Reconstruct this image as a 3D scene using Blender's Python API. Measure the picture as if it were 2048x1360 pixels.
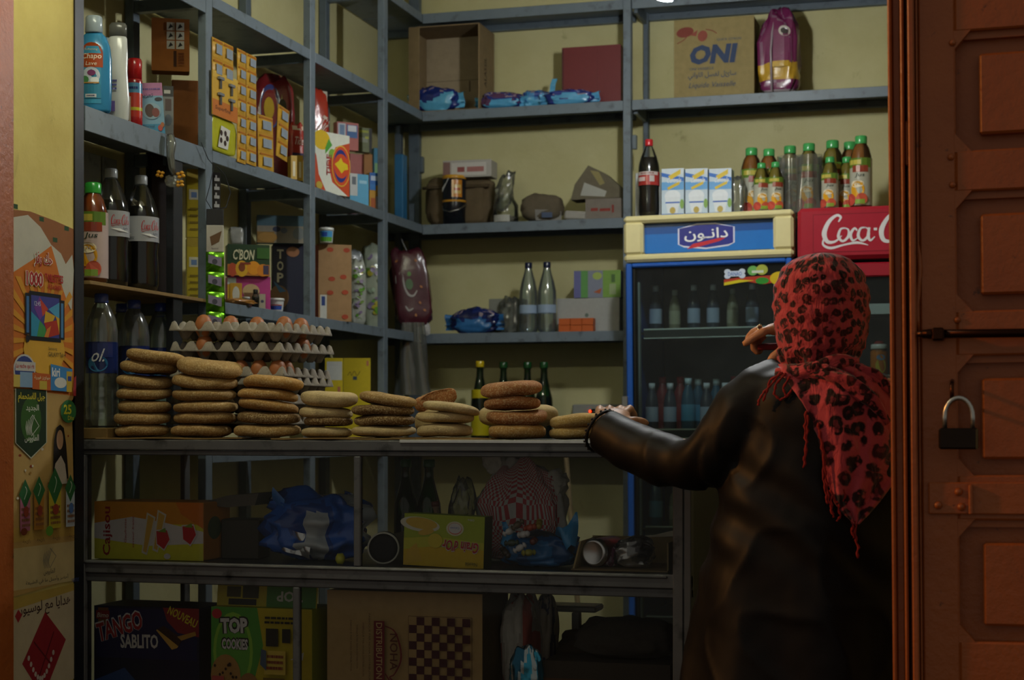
import bpy, bmesh, math, random
from mathutils import Vector, Matrix, noise
for o in list(bpy.data.objects): bpy.data.objects.remove(o)
SC = bpy.context.scene
COL = SC.collection
PI = math.pi
# ---------------------------------------------------------------- camera
H = 1.18                                   # camera height
FP = 3300.0                                # focal length in pixels of the 2048 px wide frame
TH = math.atan(951 / FP)                   # camera turned to the left of the room's long axis
CT, ST = math.cos(TH), math.sin(TH)
HOR = 850.0                                # image row of the horizon
cam = bpy.data.cameras.new('camera')
cam.sensor_width = 36.0
cam.lens = 36.0 * FP / 2048
cam.shift_y = (HOR - 680) / 2048
cam.clip_start = .05
cam.dof.use_dof = True
cam.dof.focus_distance = 3.7
cam.dof.aperture_fstop = 5.6
camo = bpy.data.objects.new('camera', cam)
COL.objects.link(camo)
camo.location = (0, 0, H)
camo.rotation_euler = (PI / 2, 0, TH)
SC.camera = camo
# ---------------------------------------------------------------- world (night outside, with an even warm fill added) and lights
world = bpy.data.worlds.new('ambient_fill'); SC.world = world
world.use_nodes = True
bg = world.node_tree.nodes['Background']
bg.inputs[0].default_value = (1.0, .95, .82, 1)
bg.inputs[1].default_value = .2
def spot(name, kind, loc, energy, col, size=.1, target=None):
    l = bpy.data.lights.new(name, kind)
    l.energy = energy; l.color = col
    if kind == 'AREA': l.shape = 'DISK'; l.size = size
    else: l.shadow_soft_size = size
    o = bpy.data.objects.new(name, l); COL.objects.link(o); o.location = loc
    if target: o.rotation_euler = (Vector(target) - Vector(loc)).to_track_quat('-Z', 'Y').to_euler()
    return o
# the sodium street lamp up the street, left of the shop front
spot('street_lamp_light', 'POINT', (-5.2, 1.75, 3.1), 430, (1.0, .40, .085), .12)
SC.view_settings.view_transform = 'Standard'
SC.view_settings.look = 'None'
SC.view_settings.exposure = 0.0
SC.view_settings.gamma = 1.0
SC.view_settings.use_curve_mapping = False

# ---------------------------------------------------------------- where things stand (room planes)
XS = -2.0          # front edge of the left shelves
XW = -2.245        # left wall
YB = 5.75          # front edge of the back shelves
YW = 5.99          # back wall
YC = 3.40          # front of the counter
LV = [H + 1.515, H + 1.155, H + .738, H + .336, H - .07]   # shelf heights, top to bottom
def onY(px, Y):
    k = (px - 1024) / FP
    return Y * (k * CT - ST) / (CT + k * ST)
def onX(px, X):
    k = (px - 1024) / FP
    return -X * (CT + k * ST) / (ST - k * CT)
def dep(X, Y): return -ST * X + CT * Y
def zp(py, d): return H + (HOR - py) * d / FP
def pt(px, py, Y=None, X=None):
    if X is None: X = onY(px, Y)
    else: Y = onX(px, X)
    return Vector((X, Y, zp(py, dep(X, Y))))

# ---------------------------------------------------------------- colours and materials
GAIN = [1.0]
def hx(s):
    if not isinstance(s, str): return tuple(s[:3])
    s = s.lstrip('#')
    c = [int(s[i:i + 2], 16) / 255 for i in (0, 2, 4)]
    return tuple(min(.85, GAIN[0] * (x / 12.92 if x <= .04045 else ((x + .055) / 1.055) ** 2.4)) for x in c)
MATS = {}
def newmat(name):
    m = bpy.data.materials.new(name); m.use_nodes = True
    nt = m.node_tree
    b = nt.nodes['Principled BSDF']
    return m, nt, b
def N(nt, t, **kw):
    n = nt.nodes.new(t)
    for k, v in kw.items():
        if k.startswith('i_'):
            n.inputs[int(k[2:]) if k[2:].isdigit() else k[2:].replace('_', ' ')].default_value = v
        else: setattr(n, k, v)
    return n
def mixc(nt, fac, a, b, mode='MIX'):
    n = nt.nodes.new('ShaderNodeMix'); n.data_type = 'RGBA'; n.blend_type = mode
    for s, v in ((0, fac), (6, a), (7, b)):
        if hasattr(v, 'is_output'): nt.links.new(v, n.inputs[s])
        elif s == 0: n.inputs[0].default_value = v
        else: n.inputs[s].default_value = (*hx(v), 1)
    return n.outputs[2]
def ramp(nt, src, stops):
    r = nt.nodes.new('ShaderNodeValToRGB')
    nt.links.new(src, r.inputs[0])
    e = r.color_ramp.elements
    e[0].position, e[1].position = stops[0][0], stops[-1][0]
    for p, c in stops[1:-1]: e.new(p)
    for i, (p, c) in enumerate(sorted(stops, key=lambda q: q[0])):
        e[i].color = (c, c, c, 1) if isinstance(c, (int, float)) else (*hx(c), 1)
    return r.outputs[0]
def noi(nt, scale, detail=4, rough=.55, coord='Object', dist=0):
    tc = nt.nodes.new('ShaderNodeTexCoord')
    n = nt.nodes.new('ShaderNodeTexNoise')
    n.inputs['Scale'].default_value = scale; n.inputs['Detail'].default_value = detail
    n.inputs['Roughness'].default_value = rough; n.inputs['Distortion'].default_value = dist
    nt.links.new(tc.outputs[coord], n.inputs['Vector'])
    return n.outputs['Fac']
def bump(nt, b, h, strength=.3, dist=.002):
    n = nt.nodes.new('ShaderNodeBump')
    n.inputs['Strength'].default_value = strength; n.inputs['Distance'].default_value = dist
    nt.links.new(h, n.inputs['Height']); nt.links.new(n.outputs[0], b.inputs['Normal'])
def colmat(name, rough=.6, var=.15, scale=60, metal=0, spec=.5, bmp=0, bscale=200, coat=0, sheen=0, dirt=None):
    """material whose colour is the face colour of the mesh, with procedural variation"""
    m, nt, b = newmat(name)
    a = N(nt, 'ShaderNodeVertexColor', layer_name='Col')
    f = noi(nt, scale)
    c = mixc(nt, 1.0, a.outputs[0], ramp(nt, f, [(.25, 1 - var), (.75, 1.0)]), 'MULTIPLY')
    if dirt:
        g = ramp(nt, noi(nt, dirt[1], 6), [(.55, 0.0), (.72, dirt[2])])
        c = mixc(nt, g, c, dirt[0])
    nt.links.new(c, b.inputs['Base Color'])
    b.inputs['Roughness'].default_value = rough
    b.inputs['Metallic'].default_value = metal
    b.inputs['Specular IOR Level'].default_value = spec
    if coat: b.inputs['Coat Weight'].default_value = coat; b.inputs['Coat Roughness'].default_value = .12
    if sheen: b.inputs['Sheen Weight'].default_value = sheen
    if bmp: bump(nt, b, noi(nt, bscale, 3), bmp, .0015)
    MATS[name] = m
    return m
CARD = colmat('cardboard', .85, .18, 40, spec=.2, bmp=.1, bscale=90)
PRINT = colmat('printed_card', .5, .10, 70, spec=.4)
PAPER = colmat('poster_paper', .75, .12, 25, spec=.25)
PLAST = colmat('glossy_plastic', .22, .06, 30, spec=.5)
FILM = colmat('crinkled_film', .24, .18, 45, spec=.7, bmp=.5, bscale=55)
FOIL = colmat('metal_foil', .22, .1, 40, metal=.75, bmp=.5, bscale=60)
METAL = colmat('bare_metal', .3, .15, 60, metal=1)
CLOTH = colmat('woven_cloth', .9, .2, 80, spec=.15, bmp=.3, bscale=400)
STEEL = colmat('painted_steel', .45, .16, 18, spec=.4, dirt=('#2c3034', 26, .6))
DARKP = colmat('counter_paint', .42, .3, 12, spec=.45, bmp=.25, bscale=60, dirt=('#0d0d0c', 22, .9))
PULP = colmat('moulded_pulp', .95, .22, 60, spec=.1, bmp=.5, bscale=260)
EGG = colmat('egg_shell', .5, .1, 60, spec=.4)
SKIN = colmat('skin', .5, .14, 60, spec=.4, bmp=.12, bscale=300)
RUBBER = colmat('black_rubber', .6, .1, 50, spec=.3)

def make_wall(name, c0, c1, scale=2.2):
    m, nt, b = newmat(name)
    f = noi(nt, scale, 8, .62)
    c = mixc(nt, ramp(nt, f, [(.35, 0.0), (.7, 1.0)]), c0, c1)
    g = ramp(nt, noi(nt, 7, 9, .7, dist=.6), [(.62, 0.0), (.75, .55)])
    c = mixc(nt, g, c, '#6e6338')
    nt.links.new(c, b.inputs['Base Color'])
    b.inputs['Roughness'].default_value = .7
    b.inputs['Specular IOR Level'].default_value = .25
    bump(nt, b, noi(nt, 30, 6), .35, .004)
    return m
WALL = make_wall('yellow_plaster', '#c4be90', '#b2ab7a')
PILLAR = make_wall('yellow_gloss_plaster', '#d2c274', '#bda95c', 3.5)
CEIL = make_wall('ceiling_plaster', '#b8b29a', '#a49d83')
def make_floor():
    m, nt, b = newmat('dusty_floor')
    c = mixc(nt, noi(nt, 5, 7), '#5a5146', '#3c362e')
    nt.links.new(c, b.inputs['Base Color']); b.inputs['Roughness'].default_value = .8
    return m
FLOOR = make_floor()
def make_door():
    m, nt, b = newmat('orange_brown_gloss_paint')
    c = mixc(nt, noi(nt, 9, 6), '#a3561f', '#8a4316')
    g = ramp(nt, noi(nt, 38, 6, .7), [(.64, 0.0), (.72, .8)])
    c = mixc(nt, g, c, '#3a1c0c')
    nt.links.new(c, b.inputs['Base Color'])
    b.inputs['Roughness'].default_value = .42
    bump(nt, b, noi(nt, 55, 5, .65), .45, .004)
    return m
DOORM = make_door()
def make_clear(name, tint, gloss_rough=.06, dust=0.0, ior=1.45, extra=0.0):
    m, nt, b = newmat(name); nt.nodes.remove(b)
    out = nt.nodes['Material Output']
    tr = N(nt, 'ShaderNodeBsdfTransparent'); tr.inputs[0].default_value = (*hx(tint), 1)
    gl = N(nt, 'ShaderNodeBsdfGlossy'); gl.inputs['Roughness'].default_value = gloss_rough
    fr = N(nt, 'ShaderNodeFresnel'); fr.inputs[0].default_value = ior
    fac = fr.outputs[0]
    if extra:
        ad = N(nt, 'ShaderNodeMath', operation='ADD', use_clamp=True); ad.inputs[1].default_value = extra
        nt.links.new(fac, ad.inputs[0]); fac = ad.outputs[0]
    mx = N(nt, 'ShaderNodeMixShader')
    nt.links.new(fac, mx.inputs[0]); nt.links.new(tr.outputs[0], mx.inputs[1]); nt.links.new(gl.outputs[0], mx.inputs[2])
    res = mx.outputs[0]
    if dust:
        df = N(nt, 'ShaderNodeBsdfDiffuse'); df.inputs[0].default_value = (.55, .55, .5, 1)
        m2 = N(nt, 'ShaderNodeMixShader')
        r = ramp(nt, noi(nt, 12, 7, .7), [(.3, dust * .4), (.75, dust)])
        nt.links.new(r, m2.inputs[0]); nt.links.new(res, m2.inputs[1]); nt.links.new(df.outputs[0], m2.inputs[2])
        res = m2.outputs[0]
    nt.links.new(res, out.inputs[0])
    return m
GLASS = make_clear('dusty_pane_glass', '#f0f4f0', .04, .012, 1.18)
FRIDGEG = make_clear('tinted_cooler_glass', '#e0e8e8', .05, .02, 1.3)
CLEAR = make_clear('clear_plastic', '#eaf0f2', .09, .012, 1.45, .02)
WATERP = make_clear('water_bottle_plastic', '#dbe9f2', .12, .13, 1.5, .09)
WRAP = make_clear('plastic_wrap', '#d8dcd8', .14, .14, 1.5, .05)
GREENG = make_clear('green_bottle_glass', '#4a9a4a', .06, .02, 1.5, .02)
JUICEM = colmat('juice', .2, .05, 30, spec=.5)
def make_emit(name, col, s):
    m, nt, b = newmat(name)
    b.inputs['Base Color'].default_value = (*hx(col), 1)
    b.inputs['Emission Color'].default_value = (*hx(col), 1)
    b.inputs['Emission Strength'].default_value = s
    return m
BULB = make_emit('fluorescent_tube', '#eafcf2', 800)
TUBE = make_emit('lamp_tube', '#fff0d0', 115)
LED = make_emit('red_indicator', '#ff2a08', 8)
def make_bread():
    m, nt, b = newmat('bread_crust')
    a = N(nt, 'ShaderNodeVertexColor', layer_name='Col')
    f = noi(nt, 22, 6, .6)
    c = mixc(nt, 1.0, a.outputs[0], ramp(nt, f, [(.3, .62), (.7, 1.0)]), 'MULTIPLY')
    sp = ramp(nt, noi(nt, 300, 3, .6), [(.48, 0.0), (.68, .6)])
    c = mixc(nt, sp, c, '#e2cc98')
    nt.links.new(c, b.inputs['Base Color']); b.inputs['Roughness'].default_value = .8
    b.inputs['Specular IOR Level'].default_value = .2
    bump(nt, b, noi(nt, 210, 5, .75), .8, .003)
    return m
BREAD = make_bread()
def make_scarf():
    m, nt, b = newmat('leopard_print_red_cloth')
    tc = N(nt, 'ShaderNodeTexCoord')
    uv = N(nt, 'ShaderNodeMapping'); uv.inputs['Scale'].default_value = (1, 1, 1)
    nt.links.new(tc.outputs['UV'], uv.inputs[0])
    nz = N(nt, 'ShaderNodeTexNoise'); nz.inputs['Scale'].default_value = 38; nz.inputs['Detail'].default_value = 3
    nt.links.new(uv.outputs[0], nz.inputs['Vector'])
    ma = N(nt, 'ShaderNodeVectorMath', operation='MULTIPLY_ADD')
    nt.links.new(nz.outputs['Color'], ma.inputs[0]); ma.inputs[1].default_value = (.022,) * 3
    nt.links.new(uv.outputs[0], ma.inputs[2])
    vo = N(nt, 'ShaderNodeTexVoronoi'); vo.inputs['Scale'].default_value = 41; vo.inputs['Randomness'].default_value = .8
    nt.links.new(ma.outputs[0], vo.inputs['Vector'])
    ring = ramp(nt, vo.outputs['Distance'], [(.15, 0.0), (.21, 1.0), (.43, 1.0), (.53, 0.0)])
    inner = ramp(nt, vo.outputs['Distance'], [(.18, 1.0), (.3, 0.0)])
    n2 = N(nt, 'ShaderNodeTexNoise'); n2.inputs['Scale'].default_value = 62; n2.inputs['Detail'].default_value = 2
    nt.links.new(uv.outputs[0], n2.inputs['Vector'])
    brk = ramp(nt, n2.outputs['Fac'], [(.34, 0.0), (.42, 1.0)])
    mm = N(nt, 'ShaderNodeMath', operation='MULTIPLY')
    nt.links.new(ring, mm.inputs[0]); nt.links.new(brk, mm.inputs[1])
    c = mixc(nt, inner, '#b84850', '#6a262c')
    c = mixc(nt, mm.outputs[0], c, '#1a0c0d')
    c = mixc(nt, ramp(nt, noi(nt, 9, 3), [(.4, 0.0), (.7, .35)]), c, '#7a2020')
    nt.links.new(c, b.inputs['Base Color']); b.inputs['Roughness'].default_value = .8
    b.inputs['Specular IOR Level'].default_value = .15
    b.inputs['Sheen Weight'].default_value = .2
    n3 = N(nt, 'ShaderNodeTexNoise'); n3.inputs['Scale'].default_value = 34; n3.inputs['Detail'].default_value = 4; n3.inputs['Distortion'].default_value = 1.2
    sm = N(nt, 'ShaderNodeMapping'); sm.inputs['Scale'].default_value = (1.6, .7, 1)
    nt.links.new(tc.outputs['UV'], sm.inputs[0]); nt.links.new(sm.outputs[0], n3.inputs['Vector'])
    bump(nt, b, n3.outputs['Fac'], .9, .009)
    return m
SCARF = make_scarf()
def make_coat():
    m, nt, b = newmat('black_satin_coat')
    c = mixc(nt, noi(nt, 14, 5), '#0f0d0d', '#0a0909')
    nt.links.new(c, b.inputs['Base Color'])
    b.inputs['Roughness'].default_value = .52
    b.inputs['Specular IOR Level'].default_value = .16
    bump(nt, b, noi(nt, 700, 2), .15, .0006)
    return m
COAT = make_coat()

# ---------------------------------------------------------------- mesh builder
class MB:
    def __init__(s): s.v = []; s.f = []; s.c = []; s.sm = []
    def add(s, vs, fs, col='#808080', smooth=False):
        n = len(s.v); s.v += [tuple(v) for v in vs]
        many = isinstance(col, list)
        for i, f in enumerate(fs):
            s.f.append([n + k for k in f]); s.c.append(hx(col[i] if many else col)); s.sm.append(smooth)
        return s
    def box(s, x0, x1, y0, y1, z0, z1, col='#808080', ch=0.0, M=None):
        if ch <= 0:
            vs = [(x, y, z) for z in (z0, z1) for y in (y0, y1) for x in (x0, x1)]
            fs = [(0, 2, 3, 1), (4, 5, 7, 6), (0, 1, 5, 4), (2, 6, 7, 3), (0, 4, 6, 2), (1, 3, 7, 5)]
        else:                       # chamfered box: 24 corners
            bm = bmesh.new(); bmesh.ops.create_cube(bm, size=1)
            for v in bm.verts:
                v.co = ((x0 + x1) / 2 + v.co.x * (x1 - x0), (y0 + y1) / 2 + v.co.y * (y1 - y0), (z0 + z1) / 2 + v.co.z * (z1 - z0))
            bmesh.ops.bevel(bm, geom=bm.edges[:], offset=ch, segments=1, affect='EDGES')
            bm.verts.index_update()
            vs = [v.co[:] for v in bm.verts]; fs = [[v.index for v in f.verts] for f in bm.faces]
            bm.free()
        if M is not None: vs = [tuple(M @ Vector(v)) for v in vs]
        return s.add(vs, fs, col)
    def lathe(s, prof, n=20, col='#808080', sx=1, sy=1, M=None, cap=True, smooth=True):
        """prof: list of (r, z) or (r, z, colour of the band above)"""
        vs = []; fs = []; cs = []
        for p in prof:
            for k in range(n):
                a = 2 * PI * k / n
                vs.append((p[0] * math.cos(a) * sx, p[0] * math.sin(a) * sy, p[1]))
        for i in range(len(prof) - 1):
            cc = prof[i][2] if len(prof[i]) > 2 else col
            for k in range(n):
                k2 = (k + 1) % n
                fs.append((i * n + k, i * n + k2, (i + 1) * n + k2, (i + 1) * n + k)); cs.append(cc)
        if cap:
            fs.append(tuple(reversed(range(n)))); cs.append(prof[0][2] if len(prof[0]) > 2 else col)
            L = len(prof) - 1
            fs.append(tuple(range(L * n, L * n + n))); cs.append(prof[L - 1][2] if len(prof[L - 1]) > 2 else col)
        if M is not None: vs = [tuple(M @ Vector(v)) for v in vs]
        return s.add(vs, fs, cs, smooth)
    def tube(s, pts, r, n=8, col='#808080', cap=True, flat=1.0):
        pts = [Vector(p) for p in pts]; L = len(pts)
        rs = r if isinstance(r, (list, tuple)) else [r] * L
        vs = []; fs = []
        up = Vector((.31, .17, .93)); prev = None
        for i, p in enumerate(pts):
            t = (pts[min(i + 1, L - 1)] - pts[max(i - 1, 0)])
            t = t.normalized() if t.length > 1e-9 else Vector((0, 0, 1))
            if prev is None:
                a = t.cross(up)
                if a.length < .05: a = t.cross(Vector((1, 0, 0)))
                a.normalize()
            else:
                a = prev - t * prev.dot(t); a.normalize()
            prev = a; b = t.cross(a)
            for k in range(n):
                an = 2 * PI * k / n
                vs.append(p + (a * math.cos(an) + b * math.sin(an) * flat) * rs[i])
        for i in range(L - 1):
            for k in range(n):
                k2 = (k + 1) % n
                fs.append((i * n + k, i * n + k2, (i + 1) * n + k2, (i + 1) * n + k))
        if cap: fs += [tuple(reversed(range(n))), tuple(range((L - 1) * n, L * n))]
        return s.add(vs, fs, col, True)
    def grid(s, fn, nu, nv, col='#808080', wrap=False, smooth=True, colfn=None):
        vs = [fn(i / (nu if wrap else nu - 1), j / (nv - 1)) for j in range(nv) for i in range(nu)]
        fs = []; cs = []
        for j in range(nv - 1):
            for i in range(nu if wrap else nu - 1):
                i2 = (i + 1) % nu
                fs.append((j * nu + i, j * nu + i2, (j + 1) * nu + i2, (j + 1) * nu + i))
                cs.append(colfn((i + .5) / nu, (j + .5) / nv) if colfn else col)
        return s.add(vs, fs, cs, smooth)
    def prism(s, pts, y0, y1, col='#808080'):
        """outline in x,z extruded along y"""
        n = len(pts)
        vs = [(p[0], y0, p[1]) for p in pts] + [(p[0], y1, p[1]) for p in pts]
        fs = [tuple(range(n)), tuple(reversed(range(n, 2 * n)))]
        fs += [(i, i + n, (i + 1) % n + n, (i + 1) % n) for i in range(n)]
        return s.add(vs, fs, col)
    def mesh(s, name):
        me = bpy.data.meshes.new(name)
        me.from_pydata(s.v, [], s.f)
        ca = me.color_attributes.new('Col', 'FLOAT_COLOR', 'CORNER')
        buf = []
        for p, c in zip(me.polygons, s.c): buf += [c[0], c[1], c[2], 1.0] * p.loop_total
        ca.data.foreach_set('color', buf)
        me.polygons.foreach_set('use_smooth', s.sm)
        return me
    def build(s, name, mat, parent=None, loc=(0, 0, 0), rot=(0, 0, 0), label=None, kind=None):
        me = s.mesh(name)
        me.materials.append(mat)
        bm = bmesh.new(); bm.from_mesh(me); bmesh.ops.recalc_face_normals(bm, faces=bm.faces); bm.to_mesh(me); bm.free()
        return link(name, me, parent, loc, rot, label, kind)
def link(name, me, parent=None, loc=(0, 0, 0), rot=(0, 0, 0), label=None, kind=None):
    o = bpy.data.objects.new(name, me); COL.objects.link(o)
    o.parent = parent; o.location = loc; o.rotation_euler = rot
    if label: o['label'] = label
    if kind: o['kind'] = kind
    return o
def tag(o, label, cat, group=None):
    o['label'] = label; o['category'] = cat
    if group: o['group'] = group
    return o
def thing(name, label, cat, loc=(0, 0, 0), rz=0, group=None, rx=0, ry=0):
    o = bpy.data.objects.new(name, None); COL.objects.link(o)
    o.empty_display_size = .05
    o.location = loc; o.rotation_euler = (rx, ry, rz)
    return tag(o, label, cat, group)
def struct(o): o['kind'] = 'structure'; return o
def dup(root, loc, rot=None, label=None, group=None):
    def cp(o, parent):
        c = o.copy(); COL.objects.link(c); c.parent = parent
        for ch in list(o.children): cp(ch, c)
        return c
    r = cp(root, root.parent); r.location = loc
    if rot is not None: r.rotation_euler = rot
    if label: r['label'] = label
    if group: r['group'] = group
    return r

# ---------------------------------------------------------------- flat print (lettering, pictures on packs)
AR = {'ا': 'ﺍﺎ', 'أ': 'ﺃﺄ', 'إ': 'ﺇﺈ', 'ب': 'ﺏﺐﺑﺒ', 'ة': 'ﺓﺔ', 'ت': 'ﺕﺖﺗﺘ', 'ج': 'ﺝﺞﺟﺠ', 'ح': 'ﺡﺢﺣﺤ', 'خ': 'ﺥﺦﺧﺨ', 'د': 'ﺩﺪ', 'ذ': 'ﺫﺬ',
      'ر': 'ﺭﺮ', 'ز': 'ﺯﺰ', 'س': 'ﺱﺲﺳﺴ', 'ش': 'ﺵﺶﺷﺸ', 'ص': 'ﺹﺺﺻﺼ', 'ض': 'ﺽﺾﺿﻀ', 'ط': 'ﻁﻂﻃﻄ', 'ظ': 'ﻅﻆﻇﻈ', 'ع': 'ﻉﻊﻋﻌ', 'غ': 'ﻍﻎﻏﻐ',
      'ف': 'ﻑﻒﻓﻔ', 'ق': 'ﻕﻖﻗﻘ', 'ك': 'ﻙﻚﻛﻜ', 'ل': 'ﻝﻞﻟﻠ', 'م': 'ﻡﻢﻣﻤ', 'ن': 'ﻥﻦﻧﻨ', 'ه': 'ﻩﻪﻫﻬ', 'و': 'ﻭﻮ', 'ى': 'ﻯﻰ', 'ي': 'ﻱﻲﻳﻴ'}
def shape_ar(s):
    out = []
    for i, ch in enumerate(s):
        if ch not in AR: out.append(ch); continue
        p = i > 0 and s[i - 1] in AR and len(AR[s[i - 1]]) == 4
        p = p or (i > 0 and s[i - 1] == 'ـ')
        n = len(AR[ch]) == 4 and i + 1 < len(s) and (s[i + 1] in AR or s[i + 1] == 'ـ')
        fm = AR[ch]
        out.append(fm[(3 if p else 2) if n else (1 if p else 0)])
    return ''.join(reversed(out))
TXT = {}
def text_mesh(s, bold):
    k = (s, bold)
    if k not in TXT:
        b = s
        if any('\u0600' <= c <= '\u06ff' for c in s): b = shape_ar(s)
        cu = bpy.data.curves.new('lettering', 'FONT'); cu.body = b; cu.size = 1; cu.resolution_u = 2
        cu.offset = bold
        o = bpy.data.objects.new('lettering', cu)
        me = o.to_mesh()
        vs = [v.co[:2] for v in me.vertices]; fs = [tuple(p.vertices) for p in me.polygons]
        o.to_mesh_clear(); bpy.data.objects.remove(o); bpy.data.curves.remove(cu)
        if not vs: vs = [(0, 0), (1, 0), (0, 1)]; fs = []
        x0 = min(v[0] for v in vs); x1 = max(v[0] for v in vs); y0 = min(v[1] for v in vs); y1 = max(v[1] for v in vs)
        TXT[k] = ([((v[0] - x0) / max(x1 - x0, 1e-6), (v[1] - y0) / max(y1 - y0, 1e-6)) for v in vs], fs)
    return TXT[k]
class Print:
    """flat artwork in its own u,v (metres); each call lies on top of the one before"""
    def __init__(s): s.items = []; s.rot = None
    def poly(s, pts, col): s.items.append((list(pts), [tuple(range(len(pts)))], hx(col))); return s
    def rect(s, x0, y0, x1, y1, col, n=1):
        vs = []; fs = []
        for i in range(n + 1):
            x = x0 + (x1 - x0) * i / n; vs += [(x, y0), (x, y1)]
        fs = [(2 * i, 2 * i + 2, 2 * i + 3, 2 * i + 1) for i in range(n)]
        s.items.append((vs, fs, hx(col))); return s
    def ell(s, cx, cy, rx, ry, col, n=20, a0=0, a1=2 * PI, rot=0):
        c, q = math.cos(rot), math.sin(rot)
        pts = [(math.cos(a0 + (a1 - a0) * i / n) * rx, math.sin(a0 + (a1 - a0) * i / n) * ry) for i in range(n + (0 if a1 - a0 > 6.28 else 1))]
        return s.poly([(cx + x * c - y * q, cy + x * q + y * c) for x, y in pts], col)
    def text(s, t, x, y, w, h, col, bold=.0, shear=0, rot=0, arc=0):
        vs, fs = text_mesh(t, bold)
        c, q = math.cos(rot), math.sin(rot)
        out = []
        for a, b in vs:
            X = a * w + shear * b * h; Y = b * h + arc * w * (1 - (2 * a - 1) ** 2)
            out.append((x + X * c - Y * q, y + X * q + Y * c))
        s.items.append((out, fs, hx(col))); return s
    def lines(s, x0, y0, x1, y1, n, col, seed=1, t=.5):
        """small print too fine to read: rows of dashes"""
        r = random.Random(seed); h = (y1 - y0) / n
        for i in range(n):
            x = x0; yy = y1 - (i + .5) * h
            while x < x1:
                w = (x1 - x0) * r.uniform(.06, .2)
                s.rect(x, yy - h * t / 2, min(x + w, x1), yy + h * t / 2, col); x += w + (x1 - x0) * .03
        return s
    def build(s, name, mat, parent, fmap, eps=.00025, base=.0004, label=None):
        mb = MB()
        for i, (vs, fs, c) in enumerate(s.items):
            mb.add([fmap(u, v, base + eps * i) for u, v in vs], fs, c)
        me = mb.mesh(name); me.materials.append(mat)
        return link(name, me, parent, label=label)
def f_front(w): return lambda u, v, e: (u - w / 2, -e, v)
def f_right(w): return lambda u, v, e: (w / 2 + e, u, v)
def f_left(w, d): return lambda u, v, e: (-w / 2 - e, d - u, v)
def f_top(w, h): return lambda u, v, e: (u - w / 2, v, h + e)
def f_cyl(r): return lambda u, v, e: ((r + e) * math.sin(u / r), -(r + e) * math.cos(u / r), v)

# ---------------------------------------------------------------- generic builders
def place(px0, px1, ptop, z, Y=None, X=None, rel=0.0):
    """front-centre base, width and height of a thing seen between px0 and px1 whose base is at height z"""
    pc = (px0 + px1) / 2
    if X is None: X = onY(pc, Y)
    else: Y = onX(pc, X)
    d = dep(X, Y); k = (pc - 1024) / FP
    w = (px1 - px0) * d / FP / (math.cos(rel) - k * math.sin(rel))
    return (X, Y, z), w, zp(ptop, d) - z
def carton(name, label, cat, loc, rz, w, d, h, col, front=None, right=None, left=None, top=None, mat=CARD, group=None,
           tape=None, lid=None, rx=0, ry=0, ch=.0025):
    """box whose front-centre base edge is at loc; prints are callables (Print, width, height)"""
    t = thing(name, label, cat, loc, rz, group, rx, ry)
    MB().box(-w / 2, w / 2, 0, d, 0, h, col, ch).build('body', mat, t)
    pm = PRINT if mat is not CARD else CARD
    if front: p = Print(); p.rect(0, 0, w, h, col); front(p, w, h); p.build('front_print', pm, t, f_front(w))
    if right: p = Print(); right(p, d, h); p.build('side_print', pm, t, f_right(w))
    if left: p = Print(); left(p, d, h); p.build('side_print', pm, t, f_left(w, d))
    if top: p = Print(); top(p, w, d); p.build('top_print', pm, t, f_top(w, h))
    if tape:
        p = Print(); p.rect(w * .44, -.0, w * .56, d, tape); p.build('packing_tape', PLAST, t, f_top(w, h))
    if lid: MB().box(-w / 2 - .001, w / 2 + .001, -.001, d + .001, h - lid[0], h + .001, lid[1], ch).build('lid', mat, t)
    return t
def pillow_mesh(w, d, h, col, seed=0, crumple=.12, ex=.55, ez=.8, nu=36, nv=18, flat=True, freq=3.0, colfn=None, taper=None):
    """soft bag: super-ellipsoid with creases; base at z=0"""
    sd = Vector((seed * 7.31, seed * 3.17, seed * 1.73))
    def sp(x, e): return math.copysign(abs(x) ** e, x)
    def fn(u, v):
        a = 2 * PI * u; b = -PI / 2 + PI * v
        x = sp(math.cos(a), ex) * sp(math.cos(b), ez); y = sp(math.sin(a), ex) * sp(math.cos(b), ez); z = sp(math.sin(b), ez)
        q = Vector((x, y, z))
        nn = noise.noise(q * freq + sd) + .55 * abs(noise.noise(q * freq * 2.3 + sd)) - .2
        f = 1 + crumple * nn
        zz = (z * .5 + .5)
        tx = taper(zz) if taper else 1.0
        zz = max(zz * (1 + crumple * .6 * noise.noise(Vector((x * 2, y * 2, 0)) + sd)), 0) if flat else zz
        return (x * f * w / 2 * tx, y * f * d / 2 * tx, zz * h)
    return MB().grid(fn, nu, nv, col, wrap=True, colfn=colfn)
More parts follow.
